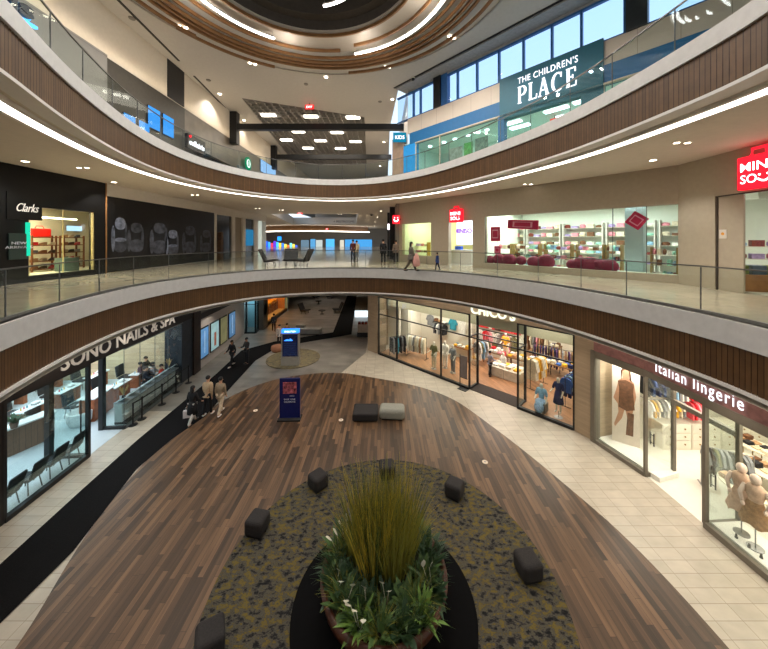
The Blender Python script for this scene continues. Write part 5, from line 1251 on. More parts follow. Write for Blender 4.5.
# shoe shelves
SHW = mat('shelf_walnut', (120, 72, 40), .5, noise=.2)
shoes = [((150, 96, 60), 'brown'), (FC['black'], 'black'), (FC['tan'], 'tan'), ((90, 60, 44), 'chestnut'), (FC['grey'], 'grey'), (FC['beige'], 'beige'), (FC['red'], 'red')]
def shoe(c, cn, loc, rz, label, grp):
    key = ('shoe', cn)
    if key not in GM:
        m = MB(); m.box(-.04, .04, -.13, .15, 0, .02); m.add([(-.04, -.13, .02), (.04, -.13, .02), (.04, -.13, .11), (-.04, -.13, .11), (-.04, 0, .02), (.04, 0, .02), (.035, -.01, .1), (-.035, -.01, .1), (-.04, .15, .02), (.04, .15, .02), (.03, .13, .05), (-.03, .13, .05)],
            [(0, 1, 2, 3), (3, 2, 6, 7), (7, 6, 10, 11), (11, 10, 9, 8), (0, 3, 7, 4), (1, 5, 6, 2), (4, 7, 11, 8), (5, 9, 10, 6)])
        GM[key] = m.mesh('shoe', mat('leather_' + cn, c, .45, noise=.15))
    o = bpy.data.objects.new('shoe', GM[key]); COL.objects.link(o); o.location = loc; o.rotation_euler = (0, 0, rz); o.scale = (1.3, 1.3, 1.3)
    return tag(o, label, 'shoe', grp)
units = [(LF.u2s(27.5, 2.1), LF.u2s(56, 2.1), 2.1, 'left', 4), (LF.u2s(60, 2.2), LF.u2s(80, 2.2), 2.2, 'right', 4)]
for (sa, sb, y, nm, rows_) in units:
    t = thing('shoe_shelf', '%s open walnut shelf unit of shoes in the shop window' % nm, 'shelf', LF.P((sa + sb) / 2, y, .2), LF.rz); hw = (sb - sa) / 2
    for sx in (-1, 1):
        for yy in (-.2, .2): MB().box(sx * hw - .03, sx * hw + .03, yy - .03, yy + .03, 0, 1.72).build('upright', SHW, t)
    for r_ in range(rows_ + 1):
        z = .1 + r_ * .38; MB().box(-hw, hw, -.22, .22, z - .02, z + .02).build('shelf_board', SHW, t)
        k = max(3, int(hw * 2 / .34))
        for i in range(k):
            if nm == 'left' and r_ == rows_ and 1 <= i <= 2: continue
            c, cn = shoes[(i * 3 + r_ * 2 + (nm == 'right')) % 7]
            shoe(c, cn, LF.P((sa + sb) / 2 - hw + (i + .5) * hw * 2 / k, y - .02, .2 + z + .02), LF.rz + R(90 + 10 * (i % 3)), '%s shoe on the %s shelf unit, %s board up, %s from the left' % (cn, nm, nth(r_), nth(i)), 'shoes on the shop shelves')
t = thing('handbag', 'bright red bag on top of the left shoe shelf unit', 'bag', LF.P(LF.u2s(39.5, 2.0), 2.0, .2 + .1 + 4 * .38 + .02), LF.rz)
MB().box(-.42, .42, -.12, .12, 0, .4).build('bag_body', mat('bag_red', (214, 30, 20), .5, noise=.05), t, bevel=.04, seg=3); m = MB(); m.tube([(-.2, 0, .38), (-.14, 0, .52), (.14, 0, .52), (.2, 0, .38)], .015, 8); m.build('handle', mat('bag_red', (214, 30, 20), .5), t)
t = thing('display_plinth', 'grey green plinth box at the foot of the right shoe shelf unit', 'plinth', LF.P(LF.u2s(67, 1.1), 1.1, .2), LF.rz); MB().box(-.35, .35, -.25, .25, 0, .62).build('plinth', mat('plinth_green', (92, 110, 104), .6), t, bevel=.01); MB().box(-.36, .36, -.26, .26, .62, .64).build('top', mat('plinth_green', (92, 110, 104), .6), t)
t = thing('hanging_sign', 'small pale blue lit sign inside the shoe shop window', 'sign', LF.P(LF.u2s(74, 2.9), 2.9, 2.2), LF.rz); MB().box(-.42, .42, -.04, 0, 0, .28).build('panel', emis('pale_blue_sign', (170, 205, 225), 1.0), t); MB().box(-.44, .44, -.02, .01, -.02, .3).build('frame', STEEL, t)
# gold edge strip and mural wall
st(LF, MB().box(w2_, w2_ + .06, -.13, .2, 0, H2), 'trim_26', mat('gold_strip', (150, 110, 70), .4, noise=.1))
m1 = lu(213.5)
st(LF, MB().box(w2_ + .06, m1, -.06, .2, H2 - .62, H2), 'wall_left', WHITE)
def mural():
    m = bpy.data.materials.new('mural_print'); m.use_nodes = True; nt = m.node_tree; N = nt.nodes; L = nt.links; b = N['Principled BSDF']
    tc = N.new('ShaderNodeTexCoord'); nz = N.new('ShaderNodeTexNoise'); nz.inputs['Scale'].default_value = 1.3; nz.inputs['Detail'].default_value = 6; L.new(tc.outputs['Object'], nz.inputs['Vector'])
    r = N.new('ShaderNodeValToRGB'); r.color_ramp.elements[0].position = .5; r.color_ramp.elements[0].color = lin((9, 9, 10)) + (1,); r.color_ramp.elements[1].position = .8; r.color_ramp.elements[1].color = lin((26, 27, 32)) + (1,)
    L.new(nz.outputs['Fac'], r.inputs[0]); L.new(r.outputs[0], b.inputs['Base Color']); b.inputs['Roughness'].default_value = .4
    return m
MW = thing('wall_mural', 'long black mural printed with faint grey hanging backpacks upstairs', 'mural', LF.P(w2_ + .1, -.06, .0), LF.rz)
ML = m1 - w2_ - .15
MB().box(0, ML, -.02, .0, .02, H2 - .64).build('panel', mural(), MW)
PG = [mat('mural_grey', (66, 70, 80), .5, noise=.6, scale=3), mat('mural_dark', (25, 27, 31), .5, noise=.5, scale=3), mat('mural_light', (104, 112, 130), .5, noise=.6, scale=4)]
def backpack(x, z, w, h, kind):
    def blob(cx, cz, rx, rz_, m, lift, sq=.8):
        pts = []
        for i in range(24):
            a = 2 * math.pi * i / 24; c_, s_ = math.cos(a), math.sin(a); pts.append((cx + rx * math.copysign(abs(c_) ** sq, c_), cz + rz_ * math.copysign(abs(s_) ** sq, s_)))
        mb = MB(); mb.prismy(pts, -.022 - lift, -.02); mb.build('printed_backpack', m, MW)
    blob(x, z, w / 2, h / 2, PG[1], .001)
    blob(x, z + h * .38, w * .3, h * .16, PG[kind], .002); blob(x, z - h * .18, w * .36, h * .2, PG[0], .002); blob(x - w * .4, z - h * .02, w * .1, h * .34, PG[kind], .003, 1); blob(x + w * .32, z + h * .05, w * .07, h * .36, PG[0], .003, 1)
    blob(x, z - h * .05, w * .34, h * .05, PG[2 if kind == 2 else 0], .004)
for (ua, ub, va, vb, kd) in ((108, 126, 219, 257, 2), (124, 143, 224, 256, 0), (147, 167, 224, 258, 0), (163, 178, 231, 258, 2), (180, 196, 227, 257, 0), (198, 211, 231, 255, 0)):
    sa, sb = lu(ua) - w2_, lu(ub) - w2_; y = 4 + lu((ua + ub) / 2); k = y / F
    backpack((sa + sb) / 2, (ZC + (CV - va) * k + ZC + (CV - vb) * k) / 2 - Z2, sb - sa, (vb - va) * k, kd)
# doors, columns and shop windows beyond the mural
GREYW = mat('grey_wall_plain', (128, 122, 114), .6, noise=.04)
st(LF, MB().box(m1, lu(266), -.02, .2, 3.9, H2), 'wall_left', WHITE); struct(MB().box(-34, -14.4, 4 + lu(266), 4.3 + lu(266), Z2, ZS2).build('wall_left', WHITE))
DGL = mat('dark_shop_glass', (30, 36, 42), .12, noise=.3, scale=1, spec=.8)
cols = [(213.5, 215.5, WHITE), (215.5, 231, DGL), (231, 234, WHITE), (234, 241.5, mat('door_beige', (150, 136, 118), .6, noise=.03)), (241.5, 244.5, WHITE), (244.5, 253, DGL), (253, 257, WHITE), (257, 262, mat('pale_glow_window', (190, 200, 190), .4, emit=.4)), (262, 266, mat('column_pale', (196, 206, 200), .5, noise=.03))]
for i, (ua, ub, mt_) in enumerate(cols):
    sa, sb = lu(ua), lu(ub); fr_ = mt_ is WHITE
    st(LF, MB().box(sa, sb, -.12 if fr_ else .02, .3, 0, 3.9), ('window_18' if mt_ is DGL else 'door_1' if i == 3 else 'wall_left'), mt_)
t = thing('wall_screen', 'blue glowing screen in the dark shop window left of the far hall', 'screen', LF.P(lu(249), -.0, 1.1), LF.rz); MB().box(-1.0, 1.0, -.03, 0, 0, 1.7).build('panel', emis('screen_teal', (40, 110, 150), .7), t); MB().box(-1.04, 1.04, -.015, .015, -.04, 1.74).build('frame', BLACK, t)
t = thing('stacked_boxes', 'brown display stack inside the dark shop window beside the mural', 'display', LF.P(lu(217.5), -.14, 0), LF.rz)
for i in range(4): MB().box(-.25 + .02 * i, .25 - .02 * i, -.25, .05, i * .6, i * .6 + .57).build('box', mat('stack_brown', (92, 66, 44), .6, noise=.2), t, bevel=.02)
# lounge chairs upstairs
lounge('black lounge chair facing right, leftmost of three on the second floor', at(270.5, 266, Z2), R(-80), 'second floor lounge chairs', 1.2)
lounge('black lounge chair seen from behind, middle of three on the second floor', at(290.5, 265.5, Z2), R(-170), 'second floor lounge chairs', 1.2)
lounge('black lounge chair facing left, rightmost of three on the second floor', at(302, 265.5, Z2), R(80), 'second floor lounge chairs', 1.2)
# people upstairs
person('person in a dark red jacket, left one of the far couple upstairs', at(353, 261.5, Z2), R(180), 1.72, STAND, ((.1, .4), (.1, .4)), jk('jacket_wine', (92, 40, 40)), jk('trousers_dark', (36, 36, 40)), 0, 'short', CHAR)
person('person in a cream jacket, right one of the far couple upstairs', at(356.8, 261.5, Z2), R(160), 1.66, STAND, ((.1, .4), (.1, .4)), jk('jacket_cream', (206, 190, 160)), jk('trousers_grey', (120, 116, 110)), 0, 'short', CHAR)
person('person all in black standing by the dark shop doorway upstairs', at(383.3, 264, Z2), R(10), 1.76, STAND, ((.05, .2), (.05, .2)), jk('coat_black', (24, 24, 28)), jk('trousers_black', (26, 26, 30)), .2, 'short', CHAR)
person('person in a patterned grey coat just left of the lit toy shop window', at(396, 263.5, Z2), R(170), 1.68, STAND, ((.2, .9), (.2, .9)), jk('coat_print', (120, 104, 92)), jk('trousers_black', (26, 26, 30)), .1, 'short', CHAR)
t, J = person('woman in a grey coat walking with a pink coat over her arm upstairs', at(411, 271.5, Z2), R(-75), 1.68, ((.45, .05), (-.4, .3)), ((.3, .9), (.2, .4)), jk('coat_grey', (110, 104, 96)), jk('trousers_olive', (66, 60, 50)), .2, 'long', CHAR)
hd = t.location + Matrix.Rotation(R(-75), 3, 'Z') @ J['hd1']
m = MB(); m.lathe([(.06, .25), (.14, .1), (.2, -.15), (.22, -.4), (.1, -.46)], 14, sy=.6)
tag(m.build('draped_coat', mat('coat_pink', (226, 168, 158), .85, noise=.1), loc=(hd.x, hd.y, hd.z), rz=R(20), smooth=True), 'pale pink coat draped over the walking woman\'s arm', 'coat')
person('small child in a blue coat walking behind the woman upstairs', at(437.3, 271, Z2), R(60), 1.02, ((.2, .1), (-.2, .2)), ((.1, .2), (-.1, .2)), jk('coat_blue', (40, 62, 130)), jk('trousers_navy', (30, 36, 60)), .1, 'short', CHAR)
# ---- right: the MINISO shop
MF = Fr((1.35, 24.55), (11.4, 12.0), Z2); mu = MF.u2s
MR = Fr((11.4, 12.0), (11.15, 4.0), Z2)
TAUPE = mat('taupe_wall', (170, 158, 140), .65, noise=.04)
def wz(fr, u, v):                                  # height of a front point above the second floor
    s_ = fr.u2s(u); y = fr.P(s_, 0).y; return ZC + (CV - v) * y / F - Z2
segs = [(402, 431, .55, 2.95), (448.5, 472.5, 0, 2.95), (484.5, 680.5, .32, 3.1)]
ed = [mu(402)]
prev = -.6
for ua, ub, za, zb in segs:
    sa, sb = mu(ua), mu(ub)
    st(MF, MB().box(prev, sa, 0, .3, 0, H2), 'wall_right', TAUPE); st(MF, MB().box(sa, sb, 0, .3, zb, H2), 'wall_right', TAUPE)
    if za: st(MF, MB().box(sa, sb, 0, .3, 0, za), 'wall_right', TAUPE)
    prev = sb
st(MF, MB().box(prev, MF.len, 0, .3, 0, H2), 'wall_right', TAUPE)
for k, (ua, ub, za, zb) in enumerate((segs[0], segs[2])):
    sa, sb = mu(ua), mu(ub); w = struct(MF.build(MB().box(sa, sb, .1, .112, za, zb), 'window_%d' % (19 + k), GLASS)); m = MB()
    for x in [sa, sb] + ([mu(612), mu(646)] if k else []): m.box(x - .012, x + .012, .09, .12, za, zb)
    m.build('window_frame', mat('clear_joint', (90, 96, 96), .3), w)
d0, d1 = MR.u2s(715), MR.u2s(741.5)
st(MR, MB().box(-.02, d0, 0, .3, 0, H2), 'wall_right', TAUPE); st(MR, MB().box(d0, MR.len, 0, .3, 3.2, H2), 'wall_right', TAUPE)
dr = st(MR, MB().box(d0 + .02, d1, .06, .12, 0, 3.2), 'door_2', TAUPE)
m = MB(); m.box(d0 + .01, d0 + .05, .02, .1, 0, 3.2); m.box(d0, MR.len, .02, .1, 3.16, 3.2); m.build('door_frame', mat('dark_seam', (70, 62, 54), .5), dr)
t = thing('notice', 'small white notice with an orange mark on the closed door panel', 'sign', MR.P((MR.u2s(718) + MR.u2s(725)) / 2, .05, 1.75), MR.rz); MB().box(-.12, .12, -.01, 0, 0, .3).build('paper', WHITE, t); m = MB(); m.lathe([(.05, 0), (.05, .004)], 16); q = m.build('printed_mark', mat('mark_orange', (220, 150, 40), .5), t); q.rotation_euler = (R(90), 0, 0); q.location = (0, -.01, .16)
struct(MR.build(MB().box(d1, MR.len, .1, .112, 0, 3.16), 'window_21', GLASS))
TOYW = mat('toy_shop_wall', (226, 232, 222), .6, noise=.02)
struct(MB().prism([(1.9, 24.9), (11.75, 12.3), (11.6, 4), (18, 4), (18, 19), (6, 31)], Z2, Z2 + .02).build('floor', mat('toy_shop_floor', (206, 200, 188), .55, noise=.03)))
st(MF, MB().box(-2, 19, 5.0, 5.2, 0, H2), 'wall_right', TOYW); struct(MB().box(17.6, 17.8, 3, 16, Z2, ZS2).build('wall_right', TOYW)); struct(MB().box(11.3, 17.8, 3.2, 3.4, Z2, ZS2).build('wall_right', TOYW))
st(MF, MB().box(-.1, .1, .3, 5, 0, H2), 'wall_right', TOYW)
st(MF, MB().box(.1, 18, .35, 5.0, 3.5, 3.6), 'ceiling', TOYW)
st(MF, MB().box(mu(431) + .3, mu(431) + .4, .3, 5, 0, 3.5), 'wall_right', mat('toy_shop_cream', (226, 214, 140), .6, noise=.05))
st(MF, MB().box(mu(478), mu(478) + .1, .3, 5, 0, 3.5), 'wall_right', TOYW)
PCOL = mat('shop_column', (176, 200, 204), .5, noise=.03)
st(MF, MB().box(mu(640, 1.2) - .5, mu(640, 1.2) + .15, 1.0, 1.5, 0, 3.5), 'trim_27', PCOL)
# signs
RED = emis('miniso_red', (232, 30, 44), 1.15); SW_ = emis('sign_white_l2', (255, 240, 245), 1.9)
def miniso(label, fr, ua, ub, va, vb, handle):
    sa, sb = fr.u2s(ua, -.3), fr.u2s(ub, -.3); y = fr.P((sa + sb) / 2, -.3).y; z0, z1 = ZC + (CV - vb) * y / F, ZC + (CV - va) * y / F
    w_ = sb - sa; h = z1 - z0; t = thing('shop_sign', label, 'sign', tuple(fr.P(sa, -.3)[:2]) + (z0,), fr.rz)
    MB().box(0, w_, .0, .22, 0, h).build('light_box', RED, t, bevel=.03)
    m = MB(); m.tube([(w_ * .3, .11, h), (w_ * .33, .11, h + handle), (w_ * .67, .11, h + handle), (w_ * .7, .11, h)], .05, 8); m.build('bag_handle', RED, t)
    fit_text('letters', 'MINI', h * .27, w_ * .78, (w_ * .11, -.005, h * .54), 0, SW_, t, .003, .004)
    fit_text('letters', 'SO', h * .27, w_ * .42, (w_ * .11, -.005, h * .18), 0, SW_, t, .003, .004)
    m = MB(); m.tube([(w_ * (.56 + .3 * i / 8), -.005, h * (.27 - .08 * math.sin(math.pi * i / 8))) for i in range(9)], .028 * h, 6); m.ball((w_ * .6, -.005, h * .38), .03 * h, 8, 6); m.ball((w_ * .8, -.005, h * .38), .03 * h, 8, 6); m.build('smile', SW_, t)
    MB().box(w_ * .3, w_ * .7, .2, .32, h * .3, h * .7).build('bracket', CHAR, t)
miniso('red MINISO bag shaped sign over the far entrance of the toy shop', MF, 449.2, 461.5, 209, 222.3, .16)
miniso('large red MINISO bag shaped sign at the right edge of the view upstairs', MR, 736.5, 777, 154, 188, .2)
# lit entrance with counter and inner sign
sa, sb = mu(448.5), mu(472.5)
t = thing('lit_sign_wall', 'bright white sign wall with violet lettering behind the toy shop counter', 'sign', MF.P(mu(454, 2.4), 2.4, 1.45), MF.rz)
MB().box(0, 2.4, -.02, .1, -.1, 1.7).build('light_panel', emis('sign_panel_white', (232, 240, 250), 1.25), t)
fit_text('letters', 'MINISO', .36, 1.5, (.12, -.06, .75), 0, emis('sign_violet', (150, 90, 200), .9), t, .03, .01)
t = thing('shop_counter', 'white service counter inside the lit toy shop entrance', 'counter', MF.P(mu(461, 1.5), 1.5, .02), MF.rz); MB().box(-1.1, 1.1, -.3, .3, 0, .95).build('body', WHITE, t); MB().box(-1.14, 1.14, -.34, .34, .95, 1.0).build('counter_top', mat('counter_white', (220, 224, 224), .3, noise=.03), t)
tag(MB().box(-.25, .25, -.15, .15, 0, .24).build('blue_box', mat('box_blue', (40, 84, 180), .5), loc=MF.P(mu(459, 1.5), 1.5, 1.02), rz=MF.rz, bevel=.02), 'blue box standing on the toy shop counter', 'box')
# shelves of goods: gondolas along the window and the rear wall
goods = [('pink', (222, 140, 156)), ('white', FC['white']), ('red', (196, 40, 60)), ('cream', FC['cream']), ('mint', (150, 206, 186)), ('lilac', (170, 150, 200)), ('brown', FC['brown']), ('sky', FC['sky'])]
def gondola(label, where, p, rz, ln, nb, per, h0=.15, dz=.38, fm_=None, seed=0, z0=.02):
    t = thing('goods_shelf', label, 'shelf', p, rz); mt_ = fm_ or mat('brass_frame', (170, 140, 84), .4, .6)
    for sx in (-1, 1): MB().box(sx * ln / 2 - .025, sx * ln / 2 + .025, -.2, .2, 0, h0 + dz * (nb - 1) + .3).build('upright', mt_, t)
    for b in range(nb):
        MB().box(-ln / 2, ln / 2, -.22, .22, h0 + b * dz - .02, h0 + b * dz).build('shelf_board', mat('board_pale', (206, 196, 180), .5), t)
        for i in range(per):
            nm, c = goods[(i * 3 + b * 5 + seed) % 8]; w_ = ln / per; hh = random.uniform(.14, .27); key = ('box', nm, i % 2)
            if key not in GM:
                m = MB()
                if i % 2: m.box(-.5, .5, -.5, .5, 0, 1)
                else: m.lathe([(.36, 0), (.5, .2), (.5, .7), (.3, .95), (.12, 1)], 12)
                GM[key] = m.mesh('goods', mat('goods_' + nm, c, .6, noise=.25, scale=3))
            o = bpy.data.objects.new('goods_item', GM[key]); COL.objects.link(o); o.scale = (w_ * .8, .26, hh); o.rotation_euler = (0, 0, rz)
            o.location = Vector(p) + Matrix.Rotation(rz, 3, 'Z') @ Vector((-ln / 2 + (i + .5) * w_, 0, h0 + b * dz))
            tag(o, '%s %s on %s, %s board, %s from the left' % (nm, 'box' if i % 2 else 'plush', where, nth(b), nth(i)), 'shop goods', 'goods on ' + where)
for i, (ua, ub) in enumerate(((490, 512), (516, 540), (546, 572), (578, 604), (607, 622))):
    sa, sb = mu(ua, 1.9), mu(ub, 1.9); gondola('brass shelf of mixed goods behind the long toy shop window, %s from the left' % nth(i), 'the %s window shelf' % nth(i), MF.P((sa + sb) / 2, 1.9, .02), MF.rz, sb - sa, 3, 5, .15, .5, seed=i)
sa, sb = mu(652, 1.0), mu(678, 1.0); gondola('dark red topped rack of goods at the right end of the long toy shop window', 'the right window rack', MF.P((sa + sb) / 2, 1.0, .02), MF.rz, sb - sa, 3, 5, .15, .46, None, 6)
for i in range(5):
    s_ = 6.6 + i * 2.3; gondola('white wall shelf of goods at the back of the toy shop, %s from the left' % nth(i), 'the %s back wall shelf' % nth(i), MF.P(s_, 4.7, .02), MF.rz, 2.1, 5, 5, .4, .5, WHITE, i * 3)
gondola('shelf of dark goods behind the far left toy shop window', 'the far left window shelf', MF.P(mu(417, 1.6), 1.6, .02), MF.rz, 2.6, 3, 6, .2, .5, None, 2)
for i, (y, n_) in enumerate(((10.6, 1.6), (9.2, 1.7), (9.8, 4.3))):
    gondola('brass shelf of pink goods behind the right hand toy shop window, %s one' % nth(i), 'the %s right hand shop shelf' % nth(i), MR.P(12 - y, n_, .02), MR.rz + R(60), 1.5, 4, 4, .2, .42, None, i)
t = thing('wooden_counter', 'low wooden counter with green and blue bins by the right hand toy shop entrance', 'counter', MR.P(MR.u2s(755, .9), .9, .02), MR.rz + R(70)); MB().box(-.7, .7, -.25, .25, 0, .55).build('body', mat('counter_oak', (176, 120, 66), .5, noise=.15), t, bevel=.01)
for i in range(3): MB().box(-.6 + i * .42, -.24 + i * .42, -.2, .2, .55, .85).build('bin', mat('bin_%d' % i, ((110, 130, 70), (90, 110, 130), (130, 140, 60))[i], .6, noise=.2), t, bevel=.02)
# pink tags, lozenge board and maroon cushions in the window
PK = mat('tag_pink', (206, 40, 84), .5, noise=.08); PKD = mat('cushion_maroon', (140, 34, 66), .7, noise=.25, scale=3); PKL = mat('tag_pale', (240, 160, 186), .5, noise=.05)
def tagboard(label, u, v, w_, h, rot, rnd=.05):
    s_ = mu(u, .3); y = MF.P(s_, .3).y; z = ZC + (CV - v) * y / F
    t = thing('hanging_tag', label, 'hanging board', (MF.P(s_, .3).x, y, z), MF.rz)
    a = MB().box(-w_ / 2, w_ / 2, -.03, .03, -h / 2, h / 2).build('board', PK, t, bevel=rnd, seg=3); a.rotation_euler = (0, rot, 0)
    b_ = MB().box(-w_ * .32, w_ * .32, -.036, -.03, -h * .3, h * .3).build('printed_panel', PKL, t); b_.rotation_euler = (0, rot, 0)
    c_ = MB().box(-w_ * .26, w_ * .26, -.04, -.036, -h * .22, h * .22).build('printed_centre', PK, t); c_.rotation_euler = (0, rot, 0)
    MB().tube([(0, 0, h * .4), (0, 0, Z2 + 3.5 - z)], .008, 6).build('cord', STEEL, t)
tagboard('pink upright tag hanging at the left end of the long toy shop window', 495.5, 234, .62, .85, 0)
tagboard('wide pink lozenge board hanging high in the toy shop window', 522.5, 224.5, 1.75, .5, R(4), .2)
tagboard('pink square tag hung on its corner at the right of the toy shop window', 636.5, 220.5, .6, .6, R(38), .03)
tagboard('small pink tag below the upright one at the left of the toy shop window', 497.5, 250, .4, .45, 0)
for i, u in enumerate((490, 499, 509, 521, 534, 546, 573, 581, 590, 599, 609)):
    s_ = mu(u, .5); w_ = .5 + .12 * (i % 3)
    tag(MB().ball((0, 0, .2 + .05 * (i % 2)), (w_ * .62, .26, .26 + .07 * (i % 3))).build('cushion', PKD, loc=MF.P(s_, .5, .3), rz=MF.rz, smooth=True), 'maroon cushion along the foot of the long toy shop window, %s from the left' % nth(i), 'cushion', 'maroon cushions in the toy shop window')
st(MF, MB().box(mu(486), mu(680), .3, .9, 0, .3), 'trim_28', TOYW)
# dark shop and small lit signs left of the toy shop
struct(MB().box(.95, 1.3, 24.7, 60, Z2, ZS2).build('wall_right', mat('grey_wall_plain', (128, 122, 114), .6, noise=.04)))
t = thing('blade_sign', 'square red blade sign with a white smile upstairs left of the toy shop', 'sign', at(396.7, 219.8, 0).xy.to_3d() + Vector((0, 0, 0)), 0)
p = Vector((.95, 24.4, ZC + 20.5 * 24.4 / F)); t.location = p
MB().box(-.28, .28, -.06, .06, -.34, .34).build('light_box', RED, t, bevel=.02); m = MB(); m.tube([(.17 * math.cos(R(a)), -.065, .04 + .19 * math.sin(R(a))) for a in range(185, 356, 17)], .05, 6); m.ball((-.12, -.065, .14), .045, 8, 6); m.ball((.12, -.065, .14), .045, 8, 6); m.build('smile', SW_, t); MB().box(.2, .35, -.03, .03, -.05, .05).build('bracket', CHAR, t)
t = thing('blade_sign', 'narrow red and white sign beyond the square smile sign', 'sign', (.55, 30.0, ZC + 13.2 * 30 / F), 0); MB().box(-.2, .1, -.05, .05, -.28, .28).build('light_box', SW_, t); MB().box(.1, .26, -.05, .05, -.28, .28).build('red_face', RED, t)
for i, (y, x) in enumerate(((27.5, .75), (33, .6))):
    t = thing('dark_column', 'tall dark column beside the toy shop, %s one' % ('nearer', 'farther')[i], 'column', (x, y, Z2), 0); MB().box(-.25, .25, -.3, .3, 0, ZS2 - Z2).build('shaft', BLACK, t, bevel=.02); MB().box(-.3, .3, -.35, .35, 0, .15).build('base', BLACK, t)
# far end of the second floor: curved brown fascia, screens and lit shop windows
arcp = [(-29 + 1.5 * i, 70 - 9 * math.sin(math.pi * i / 17)) for i in range(18)]
m = MB(); m.ribbon(arcp, [(0, 9.85), (0, ZS2)], False); struct(m.build('trim_29', mat('walnut_slats', (112, 72, 42), .5)))
m = MB(); m.ribbon(arcp, [(-.1, 9.7), (-.1, 9.84), (.3, 9.84), (.3, 9.7), (-.1, 9.7)], False); tag(m.build('led_strip', LED), 'distant curved light line beneath the far brown fascia upstairs', 'light')
struct(MB().box(-36, 6, 80, 80.3, Z2, ZS2).build('wall_far', mat('far_wall', (150, 142, 132), .7)))
struct(MB().box(-34.2, -34, 36, 80, Z2, ZS2).build('wall_left', WHITE))
def farbox(label, u0, u1, v0, v1, m_, name='lit_window', cat='window', y=79.9):
    k = y / F; t = thing(name, label, cat, ((u0 + u1) / 2 * k - CU * k, y, ZC + (CV - v1) * k), 0); w_ = (u1 - u0) * k / 2; h = (v1 - v0) * k
    MB().box(-w_, w_, -.1, 0, 0, h).build('panel', m_, t); MB().box(-w_ - .1, w_ + .1, -.05, .05, -.1, h + .1).build('frame', mat('frame_grey', (110, 106, 102), .5), t)
cm = ['blue', 'coral', 'yellow', 'white', 'teal', 'red', 'plum']
for i in range(12):
    u0 = 265.5 + i * 2.7; c = [(40, 90, 220), (60, 150, 240), (200, 60, 90), (90, 60, 200), (70, 180, 240), (240, 200, 60), (60, 120, 220), (236, 220, 90), (240, 120, 60), (120, 210, 230), (236, 210, 80), (70, 100, 210)][i]
    farbox('small bright coloured screen on the distant shop wall upstairs, %s from the left' % nth(i), u0, u0 + 2.3, 243 + (i % 3) - (2 if i < 6 else 0), 251, emis('screen_c%d' % i, c, 1.1), 'wall_screen', 'screen')
farbox('round blue glowing sign above the distant coloured screens', 277.5, 281.5, 236.5, 240.8, emis('far_blue', (40, 140, 240), 1.2), 'lit_sign', 'sign')
for i, (a, b_, v0, v1, c, s_) in enumerate(((301, 309, 240, 252, (120, 150, 170), .5), (310.5, 315.5, 239, 253, (90, 160, 210), .7), (316, 322.5, 240, 253, (190, 200, 196), .7), (326, 334.5, 239, 253.5, (80, 170, 230), .9), (340, 344, 240, 250, (200, 196, 180), .8), (345, 372, 239.5, 252.5, (70, 150, 210), .8))):
    farbox('%s lit shop window at the far second floor end, %s from the left' % (('grey', 'blue', 'pale', 'bright blue', 'cream', 'wide blue')[i], nth(i)), a, b_, v0, v1, emis('far_win%d' % i, c, s_))
t = thing('hanging_sign', 'white directional ceiling sign far down the second floor with small black lettering', 'sign', (-7.2, 57.8, 10.95), 0)
MB().box(-3.2, 3.2, -.05, .05, -.0, 1.1).build('panel', WHITE, t); fit_text('letters', '< RESTROOMS >', .4, 4.4, (-2.2, -.06, .3), 0, CHAR, t, .01)
for (u, v, y, lb) in ((300, 212.8, 33, 'red exit sign under the second floor ceiling before the light well'), (327, 229, 60, 'small distant red exit sign upstairs'), ):
    k = y / F; t = thing('exit_sign', lb, 'sign', ((u - CU) * k, y, ZC + (CV - v) * k), 0); MB().box(-.26, .26, -.03, .03, -.14, .14).build('light_box', emis('exit_red', (230, 40, 36), 1.4), t); MB().box(-.02, .02, -.02, .02, .14, ZS2 - t.location.z).build('stem', CHAR, t)
    fit_text('letters', 'EXIT', .14, .36, (-.18, -.035, -.07), 0, SW_, t, .003)
# ================================================================= third floor shops
# left
T3 = Fr((-13.3, 2), (-13.3, 60), Z3); tu = T3.u2s
def z3(u, v, x=-13.3): y = x * F / (u - CU); return ZC + (CV - v) * y / F
p0 = 8.6
t = thing('shop_sign', 'dark lids lettering with a blue glowing underline at the top left, third floor', 'sign', (-13.22, 9.7, z3(18, 14)), R(90))
fit_text('letters', 'Lids', .62, 2.0, (-.15, -.12, -.05), 0, mat('letter_dark', (24, 32, 44), .4), t, .08, .03)
fit_text('halo', 'Lids', .64, 2.06, (-.17, -.03, -.06), 0, emis('halo_blue', (80, 170, 255), 2.0), t, .01, .05)
MB().box(-.4, 2.0, -.16, -.04, -.26, -.18).build('underline', emis('halo_blue', (80, 170, 255), 2.0), t)
for i, (ya, yb) in enumerate(((17.6, 18.6), (18.8, 19.8))):
    t = thing('wall_screen', 'upright blue screen on the bronze shop front, %s of two' % ('left', 'right')[i], 'screen', (-13.45, (ya + yb) / 2, Z3 + 2.3), R(90)); MB().box(-.46, .46, -.05, 0, 0, 1.2).build('panel', emis('screen_blue', (60, 140, 220), .95), t); MB().box(-.49, .49, -.03, .02, -.03, 1.23).build('frame', BLACK, t)
for i, (ya, yb) in enumerate(((15.9, 16.8), (17.0, 17.7))):
    t = thing('wall_screen', 'low blue screen behind the third floor railing, %s of two' % ('left', 'right')[i], 'screen', (-13.45, (ya + yb) / 2, Z3 + 1.1), R(90)); MB().box(-.36, .36, -.05, 0, .3, 1.3).build('panel', emis('screen_blue', (60, 140, 220), .95), t); MB().box(-.39, .39, -.03, .02, .27, 1.33).build('frame', BLACK, t)
sa, sb = tu(183.5, 0), tu(201.5, 0)
y0, y1 = 2 + sa, 2 + sb
t = thing('shop_sign', 'black sign box with white cellairis letters and a red dot upstairs on the left', 'sign', (-13.1, y0, z3(192, 145) - .1), R(90)); L_ = y1 - y0
